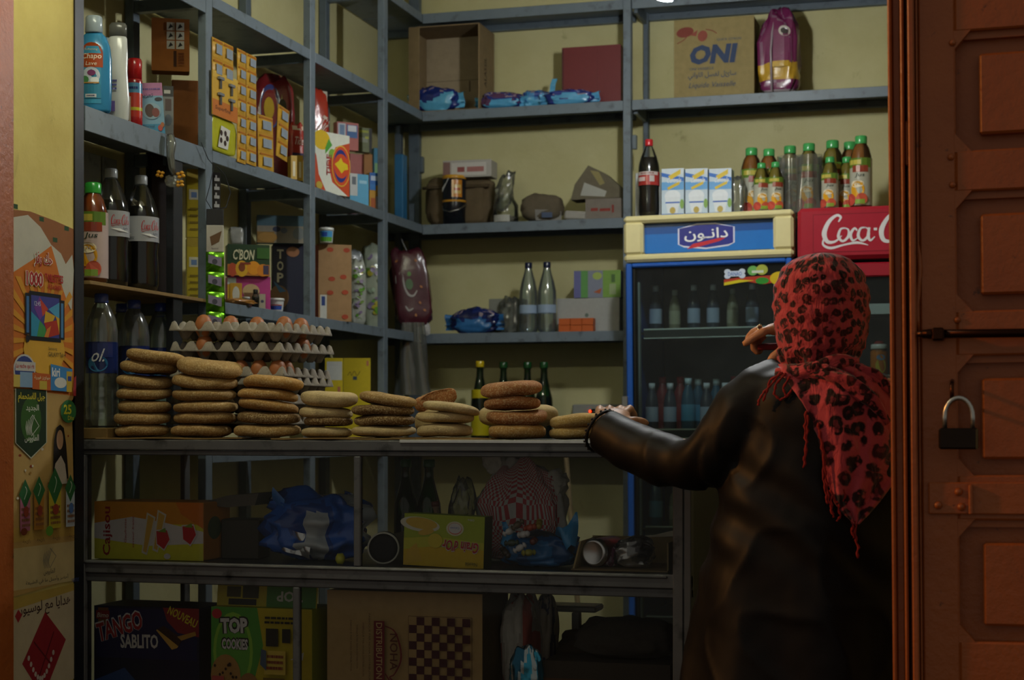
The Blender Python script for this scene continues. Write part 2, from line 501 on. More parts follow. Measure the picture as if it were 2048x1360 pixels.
def bottle(name, label, prof, loc, cap, group=None, liquid=None, body=CLEAR, band=None, bandprint=None, n=24, sx=1, sy=1, rz=TH, cat='bottle', wall=.0015):
    """prof (r,z) outer; liquid (colour, fill height); band (z0,z1,colour); cap (colour, r, z0, z1)"""
    t = thing(name, label, cat, loc, rz, group)
    MB().lathe(prof, n, '#c0c8cc', sx, sy).build('body', body, t)
    if liquid:
        lp = [(max(r - wall, .002), max(z, .003)) for r, z in prof if z < liquid[1]]
        rt = None
        for (r0, z0), (r1, z1) in zip(prof, prof[1:]):
            if z0 <= liquid[1] <= z1: rt = r0 + (r1 - r0) * (liquid[1] - z0) / max(z1 - z0, 1e-6)
        if rt: lp.append((max(rt - wall, .002), liquid[1]))
        MB().lathe(lp, n, liquid[0], sx, sy).build('drink', JUICEM, t)
    if band:
        br = max(r for r, z in prof if band[0] - .01 <= z <= band[1] + .01) + .0006
        lb = MB().lathe([(br, band[0]), (br, band[1])], n * 2, band[2], sx, sy, cap=False).build('label', PLAST, t)
        if bandprint:
            p = Print(); bandprint(p, br * PI, band[1] - band[0])
            p.build('lettering', PLAST, t if False else lb, lambda u, v, e: ((br + e + .0006) * math.sin((u - br * PI / 2) / br) * sx, -(br + e + .0006) * math.cos((u - br * PI / 2) / br) * sy, band[0] + v))
    c = MB()
    c.lathe([(cap[1], cap[2]), (cap[1] * 1.02, cap[2] + .002), (cap[1] * 1.02, cap[3] - .003), (cap[1] * .9, cap[3])], 20, cap[0])
    c.build('cap', PLAST, t)
    return t
# ================================================================ the room
def sbox(name, mat, x0, x1, y0, y1, z0, z1, col='#888888'):
    return struct(MB().box(x0, x1, y0, y1, z0, z1, col).build(name, mat))
sbox('floor', FLOOR, -9, 6, -3, 6.2, -.1, 0)
sbox('ceiling', CEIL, XW - .2, 1.5, 2.9, YW + .2, 3.0, 3.12)
sbox('wall_back', WALL, XW - .2, 1.5, YW, YW + .15, 0, 3.0)
sbox('wall_left', WALL, XW - .15, XW, 3.335, YW, 0, 3.0)
sbox('wall_right', WALL, 1.3, 1.45, 3.3, YW, 0, 3.0)
sbox('wall_front_left', PILLAR, -6.5, XS, 2.93, 3.335, 0, 4.2)
sbox('wall_front_right', PILLAR, .42, 4.0, 2.93, 3.3, 0, 4.2)
sbox('wall_front_top', PILLAR, XS, .42, 2.93, 3.335, 2.75, 4.2)
# wooden door lining on the left reveal
def lining():
    mb = MB()
    mb.box(XS, XS + .012, 2.90, 3.078, 0, 2.75, '#8a4a1e', .003)
    mb.box(XS - .10, XS + .012, 2.885, 2.93, 0, 2.75, '#8a4a1e', .003)
    return struct(mb.build('trim_1', DOORM))
lining()
# dark steel corner angle between reveal and shelves
struct(MB().box(XS - .004, XS + .004, 3.334, 3.372, 0, 2.75, '#15161a').build('trim_2', DARKP))

# ================================================================ pendant lamp (only its tip shows at the top of the picture)
LY = 4.45
LX = onY(1328, LY)
LZ = zp(5, dep(LX, LY))
def lamp():
    t = thing('pendant_lamp', 'bare fluorescent bulb hanging from the ceiling on its cable above the counter aisle', 'lamp', (LX, LY, LZ))
    mb = MB(); pts = []
    for i in range(61):
        a = i / 60 * 2 * PI * 3.5; u = i / 60
        pts.append((math.cos(a) * .024 * (.55 + .45 * math.sin(PI * min(u * 1.3 + .12, 1))), math.sin(a) * .024 * (.55 + .45 * math.sin(PI * min(u * 1.3 + .12, 1))), .008 + u * .085))
    mb.tube(pts, .0075, 8, '#ffffff').build('bulb', BULB, t)
    MB().lathe([(.02, .095), (.026, .1), (.026, .14), (.014, .155)], 16, '#d8d8d2').build('socket', PLAST, t)
    MB().tube([(0, 0, .15), (.004, 0, .4), (0, 0, 3.0 - LZ)], .003, 6, '#20201e').build('cable', RUBBER, t)
lamp()
def tube_lamp():
    t = thing('tube_lamp', 'fluorescent tube in a white holder fixed on brackets to the lintel above the shop entrance', 'lamp', (-1.62, 2.83, 2.56))
    MB().box(-.33, .33, -.03, .03, -.035, 0, '#c8c8c0', .004).build('holder', PLAST, t)
    for s in (-1, 1): MB().box(s * .2 - .012, s * .2 + .012, .0, .1, -.012, .012, '#8c8c84', .002).build('wall_bracket', METAL, t)
    for s in (-1, 1): MB().box(s * .2 - .012, s * .2 + .012, .086, .1, .0, .26, '#8c8c84', .002).build('wall_bracket', METAL, t)
    MB().lathe([(.013, -.29), (.013, .29)], 16, '#ffffff', M=Matrix.Translation((0, 0, -.056)) @ Matrix.Rotation(PI / 2, 4, 'Y')).build('tube', TUBE, t)
    for s in (-1, 1): MB().box(s * .305 - .014, s * .305 + .014, -.018, .018, -.075, -.034, '#d0d0c8', .003).build('end_cap', PLAST, t)
tube_lamp()

# ================================================================ steel shelving
ST1, ST2 = '#69757f', '#5a666f'
PY = [onX(165, XS), onX(412, XS), onX(621, XS), onX(768, XS)]
def left_shelves():
    t = thing('shelving_unit', 'grey painted steel shelving along the yellow side wall packed with groceries', 'shelving', (XS, PY[0], 0))
    ox, oy = XS, PY[0]
    def B(name, x0, x1, y0, y1, z0, z1, c=ST1, ch=.0015, m=STEEL):
        return MB().box(x0 - ox, x1 - ox, y0 - oy, y1 - oy, z0, z1, c, ch).build(name, m, t)
    for i, y in enumerate(PY):
        if i: B('post', XS - .024, XS, y, y + .038, 0, 2.95)
        B('post', XW + .004, XW + .03, y, y + .035, 0, 2.95, ST2)
    B('post', XS - .026, XS - .004, onX(350, XS), onX(350, XS) + .05, LV[4], LV[2] - .05, '#1b1d20')
    ends = PY + [YB]
    for li, z in enumerate(LV):
        for b in range(4):
            y0, y1 = ends[b] + (.04 if b else .012), ends[b + 1] - .002
            if li >= 3 and b == 0: continue
            s = B('shelf', XW + .008, XS - .002, y0, y1, z - .005, z)
            lh = .058 if b == 0 else .032
            MB().box(-.005, 0, y0 - oy, y1 - oy, z - lh, z - .0005, ST1, .001).build('lip', STEEL, s)
    for li, z in enumerate(LV[:4]):
        for i, y in enumerate(PY):
            if i: B('crossbar', XW + .03, XS - .025, y + .004, y + .03, z - .04, z - .008, ST2)
    B('back_panel', XW + .001, XW + .004, onX(163, XW + .02) - .1, onX(213, XW + .02), LV[3] + .02, LV[2] - .03, '#a3a79c')
    B('back_panel', XW + .002, XW + .007, onX(215, XW + .02), onX(243, XW + .02), LV[3] + .02, LV[2] - .03, '#8f938a')
left_shelves()
X1 = onY(1255, YB)
def back_shelves():
    t = thing('shelving_unit', 'grey painted steel shelving along the yellow back wall beside the two refrigerators', 'shelving', (X1, YB, 0))
    ox, oy = X1, YB
    def B(name, x0, x1, y0, y1, z0, z1, c=ST1, ch=.0015):
        return MB().box(x0 - ox, x1 - ox, y0 - oy, y1 - oy, z0, z1, c, ch).build(name, STEEL, t)
    XE = .75
    B('post', X1 - .014, X1 + .014, YB - .01, YB + .024, 0, 2.95)
    B('post', X1 + .016, X1 + .034, YW - .04, YW - .006, 0, 2.95, ST2)
    B('post', XE - .02, XE, YB, YB + .035, 0, 2.95)
    xc = onY(828, YW - .03)
    B('post', xc - .02, xc + .022, YW - .036, YW - .006, 0, 2.95, ST2)
    B('post', onY(797, YW - .05) - .012, onY(797, YW - .05) + .012, YW - .06, YW - .03, 0, LV[1] - .01, ST2)
    B('bracket', xc + .02, xc + .034, YW - .03, YW - .006, zp(320, 6.2) - .03, zp(320, 6.2) + .03, ST2)
    for li, z in enumerate(LV):
        for b in range(2):
            if b and li > 1: continue
            x0, x1 = ((XW + .006, X1 - .016), (X1 + .016, XE - .022))[b]
            s = B('shelf', x0, x1, YB + .002, YW - .004, z - .005, z)
            xl = XS if b == 0 else x0
            MB().box(xl - ox, x1 - ox, 0, .005, z - .036, z - .0005, ST1, .001).build('lip', STEEL, s)
            MB().box(x0 - ox, x1 - ox, YW - YB - .03, YW - YB - .006, z - .03, z - .006, ST2, .001).build('rear_lip', STEEL, s)
    for z in LV[:2]:
        B('crossbar', X1 + .016, X1 + .03, YB + .03, YW - .04, z - .045, z - .006, ST2)
    B('bracket', X1 + .016, X1 + .032, YB + .0, YB + .02, zp(285, 5.9) - .03, zp(285, 5.9) + .02, ST2)
back_shelves()

# ================================================================ glass-fronted counter
CX0, CX1 = XS - .021, -.592
CZ = H - .033
CD = .52
CZ1, CZ2, CZ3, CZB = CZ - .036, H - .311, H - .362, H - .64
def counter():
    t = thing('display_counter', 'dark painted shop counter with glass front, loaves stacked on its top', 'counter', (CX0, YC, 0))
    W = CX1 - CX0
    K, K2 = '#5c5c5c', '#4c4c4d'
    def B(name, x0, x1, y0, y1, z0, z1, c=K, ch=.002, m=DARKP, par=None):
        return MB().box(x0, x1, y0, y1, z0, z1, c, ch).build(name, m, par or t)
    B('countertop', 0, W, .004, CD, CZ - .02, CZ - .0006, '#3a3a38')
    r = B('top_rail', 0, W, 0, .02, CZ - .024, CZ - .001)
    B('moulding', 0, W, .004, .024, CZ1, CZ - .0245, K2, par=r)
    xa, xb = onY(800, YC) - CX0, W
    B('edge_strip', xa, xb, -.0035, .01, CZ - .006, CZ + .001, '#d9d9d2', .0006, METAL)
    r = B('middle_rail', 0, W, 0, .02, CZ3 + .02, CZ2 - .002)
    B('moulding', 0, W, .004, .024, CZ3, CZ3 + .0195, K2, par=r)
    B('moulding', 0, W - .05, -.004, .003, CZ2 - .010, CZ2 - .004, K2, par=r)
    B('bottom_rail', 0, W, 0, .025, CZB - .06, CZB - .004)
    B('plinth', .01, W - .01, .03, CD - .02, 0, CZB - .06, '#333333')
    xp = onY(1346, YC) - CX0
    for x0, x1, y0, y1 in ((xp, xp + .022, -.003, .03), (xp + .0225, W, -.0015, .03), (0, .012, -.003, .03), (xp + .01, W, CD - .03, CD), (0, .014, CD - .03, CD)):
        B('post', x0, x1, y0, y1, 0, CZ1)
    m1, m2 = onY(713, YC) - CX0, onY(591, YC) - CX0
    B('mullion', m1 - .008, m1 + .008, .002, .018, CZ2 - .001, CZ1)
    B('mullion', m2 - .008, m2 + .008, .002, .018, CZB - .003, CZ3)
    for x0, x1, z0, z1 in ((.012, m1 - .008, CZ2 - .001, CZ1), (m1 + .008, xp, CZ2 - .001, CZ1), (.012, m2 - .008, CZB - .003, CZ3), (m2 + .008, xp, CZB - .003, CZ3)):
        MB().box(x0, x1, .010, .013, z0, z1).build('glass_pane', GLASS, t)
    B('shelf', .012, W - .004, .026, CD - .004, CZ2 - .02, CZ2 - .003, '#3c3a36')
    B('shelf', .012, W - .004, .026, CD - .004, CZB - .02, CZB - .003, '#3c3a36')
    B('end_panel', W - .006, W - .002, .03, CD - .03, CZB, CZ1, '#2c2c2c')
counter()

# ================================================================ refrigerators
def stroke(P, pts, w, col, n=8):
    """calligraphic ribbon through points; w = width or list of widths"""
    ws = w if isinstance(w, list) else [w] * len(pts)
    out = []; L = len(pts)
    for i in range(L - 1):
        p0, p1, p2, p3 = pts[max(i - 1, 0)], pts[i], pts[i + 1], pts[min(i + 2, L - 1)]
        for k in range(n):
            t = k / n
            q = [.5 * (2 * p1[a] + (p2[a] - p0[a]) * t + (2 * p0[a] - 5 * p1[a] + 4 * p2[a] - p3[a]) * t * t + (3 * p1[a] - p0[a] - 3 * p2[a] + p3[a]) * t ** 3) for a in (0, 1)]
            out.append((q[0], q[1], ws[i] + (ws[i + 1] - ws[i]) * t))
    out.append((*pts[-1], ws[-1]))
    vs = []; fs = []
    for i, (x, y, ww) in enumerate(out):
        a, b = out[max(i - 1, 0)], out[min(i + 1, len(out) - 1)]
        dx, dy = b[0] - a[0], b[1] - a[1]; l = math.hypot(dx, dy) or 1
        vs += [(x - dy / l * ww / 2, y + dx / l * ww / 2), (x + dy / l * ww / 2, y - dx / l * ww / 2)]
        if i: fs.append((2 * i - 2, 2 * i - 1, 2 * i + 1, 2 * i))
    P.items.append((vs, fs, hx(col)))
def cola_script(P, x, y, w, h, col):
    """flowing two-word script, drawn in a 100 x 40 box"""
    def S(pts, wd): stroke(P, [(x + a / 100 * w, y + b / 40 * h) for a, b in pts], [q / 100 * w for q in wd], col)
    S([(17, 30), (19, 35), (15, 37), (8, 30), (4, 18), (7, 9), (14, 9), (20, 15)], [1, 2.2, 2.4, 3.6, 4.6, 3.4, 2, .8])
    S([(4, 14), (3, 6), (10, 2), (22, 5), (34, 7), (44, 4)], [1, 2, 2.4, 1.6, 2.4, .4])
    for cx in (22, 40):
        S([(cx + 2, 23), (cx - 3, 22), (cx - 5, 14), (cx - 1, 9), (cx + 4, 14), (cx + 4, 21), (cx + 1, 23)], [1, 2, 2.8, 2, 2.6, 1.6, 1])
    S([(34, 20), (31.5, 22.5), (28, 16), (30, 9.5), (34.5, 12)], [1.4, 2, 2.8, 2, .8])
    S([(45, 23), (44, 14), (46, 9), (50, 13)], [2, 2.8, 2, .8])
    S([(49, 21), (52, 21)], [2.4, 2.4])
    S([(70, 27), (74, 33), (71, 39), (62, 33), (56, 20), (58, 9), (66, 8), (73, 15)], [1, 2, 2.4, 3.4, 4.6, 3.6, 2.2, .8])
    S([(78, 23), (73, 22), (71, 14), (75, 9), (80, 14), (80, 21), (77, 23)], [1, 2, 2.8, 2, 2.6, 1.6, 1])
    S([(82, 13), (89, 28), (88, 35), (84, 26), (84, 12), (89, 10)], [.8, 1.4, 1.8, 2.6, 2.6, 1])
    S([(96, 22), (91, 21), (90, 13), (93, 9), (97, 15), (97, 21), (97, 12), (101, 11)], [1, 2, 2.6, 2, 2.4, 1.8, 2.4, .8])
YF = 5.40
FX0, FX1 = onY(1252, YF) + .016, onY(1586, YF) + .016
FTOP = zp(428, 5.45)
def cooler(name, label, x0, x1, yf, top, sidec, inner, tilt):
    w = x1 - x0
    t = thing(name, label, 'refrigerator', ((x0 + x1) / 2, yf, .0), 0, ry=tilt)
    def B(nm, a, b, c, d, e, f, col, m=PLAST, ch=.004, par=None): return MB().box(a, b, c, d, e, f, col, ch).build(nm, m, par or t)
    hw = w / 2
    B('side_panel', -hw, -hw + .025, .03, .54, .05, top - .01, sidec)
    B('side_panel', hw - .025, hw, .03, .54, .05, top - .01, sidec)
    B('back_panel', -hw + .025, hw - .025, .515, .54, .05, top - .01, inner)
    B('base', -hw, hw, .0, .54, .02, .2, '#22252a')
    B('top_panel', -hw, hw, .03, .54, top - .03, top - .002, sidec)
    for a in (-1, 1):
        for c in (.06, .48): MB().lathe([(.02, -.01), (.02, .03)], 12, '#111111', M=Matrix.Translation((a * (hw - .05), c, .01))).build('foot', RUBBER, t)
    return t, hw, B
def danone():
    t, hw, B = cooler('refrigerator', 'blue glass-door refrigerator with cream header and blue brand panel', FX0, FX1, YF, FTOP, '#2a5fb4', '#30332f', -.009)
    z1, z0 = FTOP, zp(521, 5.45)
    hd = B('header', -hw - .004, hw + .004, .012, .05, z0, z1, '#cfc592', ch=.008)
    fr = [(-hw - .004, hw + .004, z1 - .024, z1), (-hw - .004, hw + .004, z0, z0 + .026), (-hw - .004, -hw + .062, z0 + .024, z1 - .02), (hw - .062, hw + .004, z0 + .024, z1 - .02)]
    for a, b, c, d in fr: B('header_frame', a, b, -.022, .03, c, d, '#d8cd98', par=hd, ch=.009)
    p = Print(); W2, H2 = 2 * hw - .124, z1 - z0 - .05
    p.rect(0, 0, W2, H2, '#1c6fc0'); p.rect(0, H2 * .66, W2, H2, '#174f96'); p.rect(0, 0, W2 * .97, H2 * .06, '#164a80')
    a, b = W2 * .26, W2 * .70
    def badge(g, col):
        p.poly([(a - g, H2 * .3), (a - g, H2 * .80), ((a + b) / 2 - .03, H2 * .95 + g), ((a + b) / 2 + .03, H2 * .95 + g), (b + g, H2 * .80), (b + g, H2 * .3), (b - .02, H2 * .20 - g), ((a + b) / 2, H2 * .12 - g), (a + .02, H2 * .20 - g)], col)
    badge(.0, '#d6d8e8'); badge(-.005, '#2b2f86')
    p.poly([(a + .03, H2 * .14), (a + .05, H2 * .3), (b - .05, H2 * .46), (b - .03, H2 * .46), (b - .05, H2 * .36), (a + .07, H2 * .2)], '#c02a35')
    p.text('دانـون', a + .022, H2 * .37, b - a - .044, H2 * .43, '#eef0f4', .012)
    p.build('brand_panel', PLAST, hd, lambda u, v, e: (u - W2 / 2, .011 - e, z0 + .025 + v))
    zt = z0 - .004
    d = B('door_frame', -hw + .002, -hw + .022, -.02, .022, .22, zt, '#2359b0')
    B('frame_side', hw - .022, hw - .002, -.02, .022, .22, zt, '#2359b0', par=d)
    B('frame_top', -hw + .022, hw - .022, -.02, .022, zt - .014, zt, '#2359b0', par=d)
    B('frame_bottom', -hw + .022, hw - .022, -.02, .022, .22, .26, '#2359b0', par=d)
    B('gasket', -hw + .022, -hw + .036, -.012, .022, .26, zt - .014, '#121416', par=d)
    B('gasket', -hw + .038, -hw + .046, -.004, .022, .27, zt - .06, '#788684', par=d)
    MB().box(-hw + .022, hw - .022, -.006, -.002, .26, zt - .014).build('glass_pane', FRIDGEG, d)
    B('handle', -hw - .012, -hw + .008, -.036, -.008, zp(832, 5.4), zp(790, 5.4), '#b9bcbc', METAL, .002)
    g = MB().box(hw - .062, hw - .05, -.0085, -.0065, zp(660, 5.4), zp(572, 5.4), '#cfd4d8').build('label_strip', PAPER, t)
    p = Print()
    for k in range(5): p.ell(.006, .02 + k * .028, .004, .006, '#30406a', 10)
    p.build('dots', PAPER, g, lambda u, v, e: (hw - .062 + u, -.0085 - e, zp(660, 5.4) + v))
    p = Print(); w, h = .20, .065
    p.poly([(0, .006), (.0, .02), (.06, .026), (w, .03), (w, .012), (.13, .0), (.06, .014)], '#b23a24')
    p.poly([(0, 0), (.0, .01), (.05, .018), (.10, .014), (.05, .008)], '#d0c020')
    p.ell(.125, .012, .022, .011, '#2f8a2c'); p.ell(.18, .018, .03, .022, '#d0b41c')
    for q in ((.012, .045), (.012, .031), (.06, .045), (.06, .031)): p.ell(*q, .011, .009, '#ccd6e4', 12)
    p.rect(.01, .029, .062, .047, '#ccd6e4'); p.text('DANAO', .014, .031, .045, .013, '#3a66b4', .01)
    p.ell(.095, .046, .017, .016, '#6cab58'); p.ell(.125, .048, .019, .017, '#a8b046'); p.rect(.092, .038, .13, .046, '#cfd6c6')
    p.build('sticker', PLAST, t, lambda u, v, e: (hw - .225 + u, -.0072 - e, zp(571, 5.4) + v))
    for z in (1.50, 1.165, .84, .54):
        s = MB().box(-hw + .03, hw - .03, .05, .5, z - .012, z - .006, '#6b706e').build('shelf', METAL, t)
        B('price_rail', -hw + .05, hw - .04, .035, .045, z - .028, z + .002, '#2c322f', par=s, ch=.001)
        B('price_rail', -hw + .05, hw - .04, .0345, .036, z - .001, z + .004, '#d0dad0', par=s, ch=.0008)
        B('price_rail', -hw + .05, hw - .04, .0345, .036, z - .03, z - .026, '#d0dad0', par=s, ch=.0008)
danone()
KX0 = FX1 + .003; KX1 = KX0 + .62; KTOP = zp(408, 5.2)
def cola_fridge():
    t, hw, B = cooler('refrigerator', 'red glass-door refrigerator with white script lettering on its red header', KX0, KX1, YF - .02, KTOP, '#8c1a26', '#3a3d3c', 0)
    z1, z0 = KTOP, zp(517, 5.25)
    hd = B('header', -hw, hw, -.03, .05, z0, z1, '#a01c2c', ch=.012)
    W2, H2 = 2 * hw, z1 - z0
    p = Print()
    p.rect(.05, .022, W2 - .05, H2 - .022, '#70121f'); p.rect(.052, .024, W2 - .052, H2 - .024, '#a21c2e')
    cola_script(p, .072, .030, .345, .118, '#d8d4d4')
    p.build('brand_panel', PLAST, hd, lambda u, v, e: (u - hw, -.0302 - e, z0 + v))
    zt = z0 - .012
    d = B('door_frame', -hw, -hw + .03, -.02, .022, .22, zt, '#8c1a26')
    B('frame_side', hw - .03, hw, -.02, .022, .22, zt, '#8c1a26', par=d)
    B('frame_top', -hw + .03, hw - .03, -.02, .022, zt - .045, zt, '#9a1b2a', par=d)
    B('frame_bottom', -hw + .03, hw - .03, -.02, .022, .22, .27, '#8c1a26', par=d)
    MB().box(-hw + .03, hw - .03, -.006, -.002, .27, zt - .045).build('glass_pane', FRIDGEG, d)
    for z in (zp(752, 5.3), zp(610, 5.3), 1.0, .6):
        s = MB().box(-hw + .03, hw - .03, .05, .5, z - .012, z - .006, '#8a8f8e').build('shelf', METAL, t)
        B('price_rail', -hw + .04, hw - .04, .03, .045, z - .03, z + .004, '#b9bdb8', par=s, ch=.001)
cola_fridge()
# ================================================================ goods on the left shelves
def AX(px, X, z): return (X, onX(px, X), z)
def AY(px, Y, z): return (onY(px, Y), Y, z)
Z2, Z3, Z4 = LV[2], LV[3], LV[4]
# --- upper first bay: household bottles
def softener(label, px, X):
    loc = AX(px, X, Z2)
    pr = [(.033, 0), (.036, .006), (.0375, .05), (.0375, .125), (.034, .155), (.026, .178), (.018, .187), (.016, .192)]
    t = thing('softener_bottle', label, 'bottle', loc, TH)
    MB().lathe(pr, 28, '#2f7fae', 1.12, .62).build('body', PLAST, t)
    MB().lathe([(.019, .188), (.021, .19), (.0195, .224), (.017, .228)], 18, '#9aa9b4', 1, .9).build('cap', PLAST, t)
    p = Print(); w, h = .062, .15
    p.rect(.006, .0, .05, .135, '#3d8fb5', 6); p.ell(.028, .118, .026, .026, '#a2451f'); p.rect(.002, .085, .054, .118, '#a2451f', 6)
    p.text('Softening', .012, .124, .03, .006, '#d8c9a8'); p.text('Chapo', .004, .102, .046, .016, '#e4ddc8', .008, .15); p.text('Lave', .014, .09, .026, .009, '#e4ddc8', 0, .2)
    p.ell(.027, .066, .021, .02, '#c3cfdd'); p.ell(.028, .072, .010, .007, '#7c3f6c'); p.ell(.012, .056, .010, .009, '#4a8a55'); p.ell(.036, .054, .010, .008, '#e0e6ea')
    p.rect(.004, .012, .05, .044, '#357f9f', 6); p.rect(.008, .047, .046, .05, '#b0884a', 6); p.rect(.014, .014, .04, .022, '#cfd2d8', 4); p.lines(.017, .0155, .037, .0205, 1, '#3a3f6a', 4)
    f = lambda u, v, e: ((u - .028), -(.0232 + e) * math.sqrt(max(0, 1 - ((u - .028) / .0424) ** 2)) - .0004, .018 + v)
    p.build('label_print', PLAST, t, f, eps=.0002)
softener('blue fabric softener bottle with grey cap standing next to the steel corner angle', 188, -2.03)
softener('blue fabric softener bottle half hidden between another blue one and the white bottle', 210, -2.12)
def shampoo():
    t = thing('shampoo_bottle', 'tall white shampoo bottle with curved sides and dark grey cap', 'bottle', AX(236, -2.03, Z2), TH)
    MB().lathe([(.022, 0), (.025, .004), (.027, .05), (.024, .09), (.022, .12), (.023, .16), (.021, .2), (.019, .205)], 24, '#c9ccca', 1.05, .62).build('body', PLAST, t)
    MB().lathe([(.0205, .205), (.0205, .232), (.017, .238)], 20, '#5b5c58', 1.05, .62).build('cap', PLAST, t)
    p = Print(); p.lines(-.008, .07, .008, .10, 3, '#4e4a8c', 5); p.rect(-.012, .02, .004, .045, '#6c5a9c')
    p.build('label_print', PLAST, t, lambda u, v, e: (u - .006, -.0178 - e, v))
shampoo()
def spray():
    t = thing('spray_can', 'red aerosol can with red cap and yellow band beside the white bottle', 'can', AX(269, -2.05, Z2), TH)
    MB().lathe([(.0195, 0, '#a01a1c'), (.0195, .03, '#b03024'), (.0195, .046, '#b8b02c'), (.0195, .054, '#b03a2c'), (.0195, .09, '#4c86a8'), (.0195, .115, '#8b1d20'), (.0195, .122, '#9a1c1f'), (.018, .126)], 22).build('body', PLAST, t)
    MB().lathe([(.0185, .126), (.0185, .172), (.016, .177)], 20, '#a3191d').build('cap', PLAST, t)
    p = Print(); p.lines(.0, .096, .026, .108, 1, '#1f2c66', 5); p.rect(.004, .002, .009, .08, '#c9b7a8')
    p.build('label_print', PLAST, t, lambda u, v, e: ((.0197 + e) * math.sin((u - .013) / .02), -(.0197 + e) * math.cos((u - .013) / .02), v))
spray()
def pinkbox(p, w, h):
    p.rect(0, h * .75, w, h, '#b072a0'); p.rect(0, 0, w, h * .75, '#7aa6c4'); p.rect(0, 0, w, h * .2, '#3c8ab4')
    p.lines(.004, h * .84, w * .9, h * .92, 1, '#6a4a90', 2, .4)
    p.text('تعزيز', w * .08, h * .70, w * .5, h * .09, '#26305a', .01); p.ell(w * .8, h * .68, w * .16, h * .035, '#33303a')
    p.ell(w * .48, h * .45, w * .4, h * .16, '#8fb0c4'); p.ell(w * .4, h * .46, w * .2, h * .13, '#4a3430'); p.ell(w * .65, h * .42, w * .16, h * .09, '#7a3d3a')
    p.text('Normal', w * .1, h * .13, w * .45, h * .05, '#2a3040'); p.ell(w * .8, h * .12, w * .1, h * .06, '#b2483e'); p.ell(w * .9, h * .18, w * .08, h * .05, '#b06a3e')
loc, w, h = place(284, 331, 166, Z2, X=-2.035, rel=.25)
carton('henna_box', 'pink and blue cosmetic box leaning beside the red aerosol can', 'box', loc, TH + .25, w, .03, h, '#6d95b8', pinkbox, mat=PRINT, ry=-.07)
def greybox(p, w, h):
    p.rect(0, h * .82, w, h, '#16171a'); p.rect(w * .1, h * .87, w * .7, h * .93, '#b8b8b4'); p.rect(w * .2, h * .58, w * .8, h * .78, '#4a3432'); p.ell(w * .5, h * .42, w * .35, h * .1, '#55606e')
loc, w, h = place(326, 347, 172, Z2, X=-2.075, rel=.2)
carton('hair_dye_box', 'narrow grey and black box behind the pink cosmetic box', 'box', loc, TH + .2, w, .03, h, '#77797a', greybox, mat=PRINT)
loc, w, h = place(343, 397, 160, Z2, X=-2.13, rel=.2)
carton('shipping_carton', 'plain brown carton under another carton on the shelf with the softener bottles', 'box', loc, TH + .2, w, .07, h, '#7c4c26')
def marks(p, w, h):
    for i in range(2):
        for j in range(3):
            x, y = w * (.40 + i * .25), h * (.42 + j * .175)
            p.rect(x, y, x + w * .21, y + h * .155, '#b0aca0'); p.poly([(x + w * .04, y + h * .03), (x + w * .17, y + h * .07), (x + w * .1, y + h * .13)], '#2c2a28')
    p.rect(w * .58, h * .08, w * .66, h * .38, '#3a2318'); p.lines(w * .7, h * .1, w * .85, h * .36, 5, '#5d2f1c', 9)
l2, w2, h2 = place(303, 379, 37, Z2 + h + .001, X=-2.115, rel=.2)
carton('shipping_carton', 'brown cardboard carton with black handling symbols resting on another carton', 'box', l2, TH + .2, w2, .055, h2, '#8a5426', marks,
       right=lambda p, w, h: p.rect(0, 0, w * .9, h, '#b9c0c4'))
# --- twisted plastic bag with yellow toys hanging from the shelf edge
def hanging_twist():
    loc = AX(340, -1.985, zp(262, 4.1))
    t = thing('hanging_bag', 'twisted clear plastic bag with yellow flower toys hanging from the shelf edge', 'bag', loc, TH)
    pts = [(0, .0, .002), (.004, -.004, -.02), (.002, -.004, -.05), (.006, -.004, -.08), (.010, -.004, -.1)]
    MB().tube(pts, [.010, .013, .010, .009, .006], 10, '#b8b8b0').build('film', WRAP, t)
    MB().tube([(p[0] + .002, p[1] - .002, p[2]) for p in pts], [.004, .006, .005, .004, .003], 8, '#a0a098').build('twist', PAPER, t)
    pillow_mesh(.035, .025, .03, '#6a6c6c', 5, .3).build('pouch', WRAP, t, (.006, 0, -.13))
    for dx, dz, r in ((-.024, -.098, .5), (.028, -.1, -.4), (.026, -.122, .9)):
        m = MB()
        for k in range(4):
            a = r + k * PI / 2
            m.lathe([(.0015, -.004), (.0055, -.001), (.0055, .002), (.002, .005)], 8, '#c8912a', M=Matrix.Translation((dx + math.cos(a) * .007, -.006, dz + math.sin(a) * .006)))
        m.build('flower', PLAST, t)
hanging_twist()
# --- thin board with soft drinks
def drinks_board():
    y0, y1 = 3.40, onX(412, XS)
    MB2 = MB().box(XW + .04, XS + .004, y0, y1, Z3 - .010, Z3 - .0012, '#8a7048', .001)
    o = MB2.build('shelf_board', CARD); tag(o, 'thin wooden board carrying the cola and juice bottles above the water bottles', 'board')
drinks_board()
COKE = [(.026, 0), (.040, .006), (.0435, .02), (.043, .06), (.0415, .10), (.0435, .125), (.0445, .14), (.0445, .185), (.0415, .205), (.033, .232), (.023, .255), (.0145, .272), (.0135, .285)]
def dietprint(p, W, h):
    cola_script(p, W * .60, h * .36, W * .34, h * .5, '#b01820')
    p.poly([(W * .1, h * .26), (W * .3, h * .34), (W * .45, h * .28), (W * .3, h * .26)], '#e2e2e0'); p.poly([(W * .6, h * .3), (W * .75, h * .2), (W * .95, h * .18), (W * .75, h * .3)], '#e6e6e4')
    p.text('light', W * .8, h * .24, W * .1, h * .12, '#4a5060', 0, .3); p.lines(W * .3, h * .06, W * .5, h * .18, 2, '#555a60', 3)
    cola_script(p, W * .08, h * .36, W * .34, h * .5, '#7a2a30')
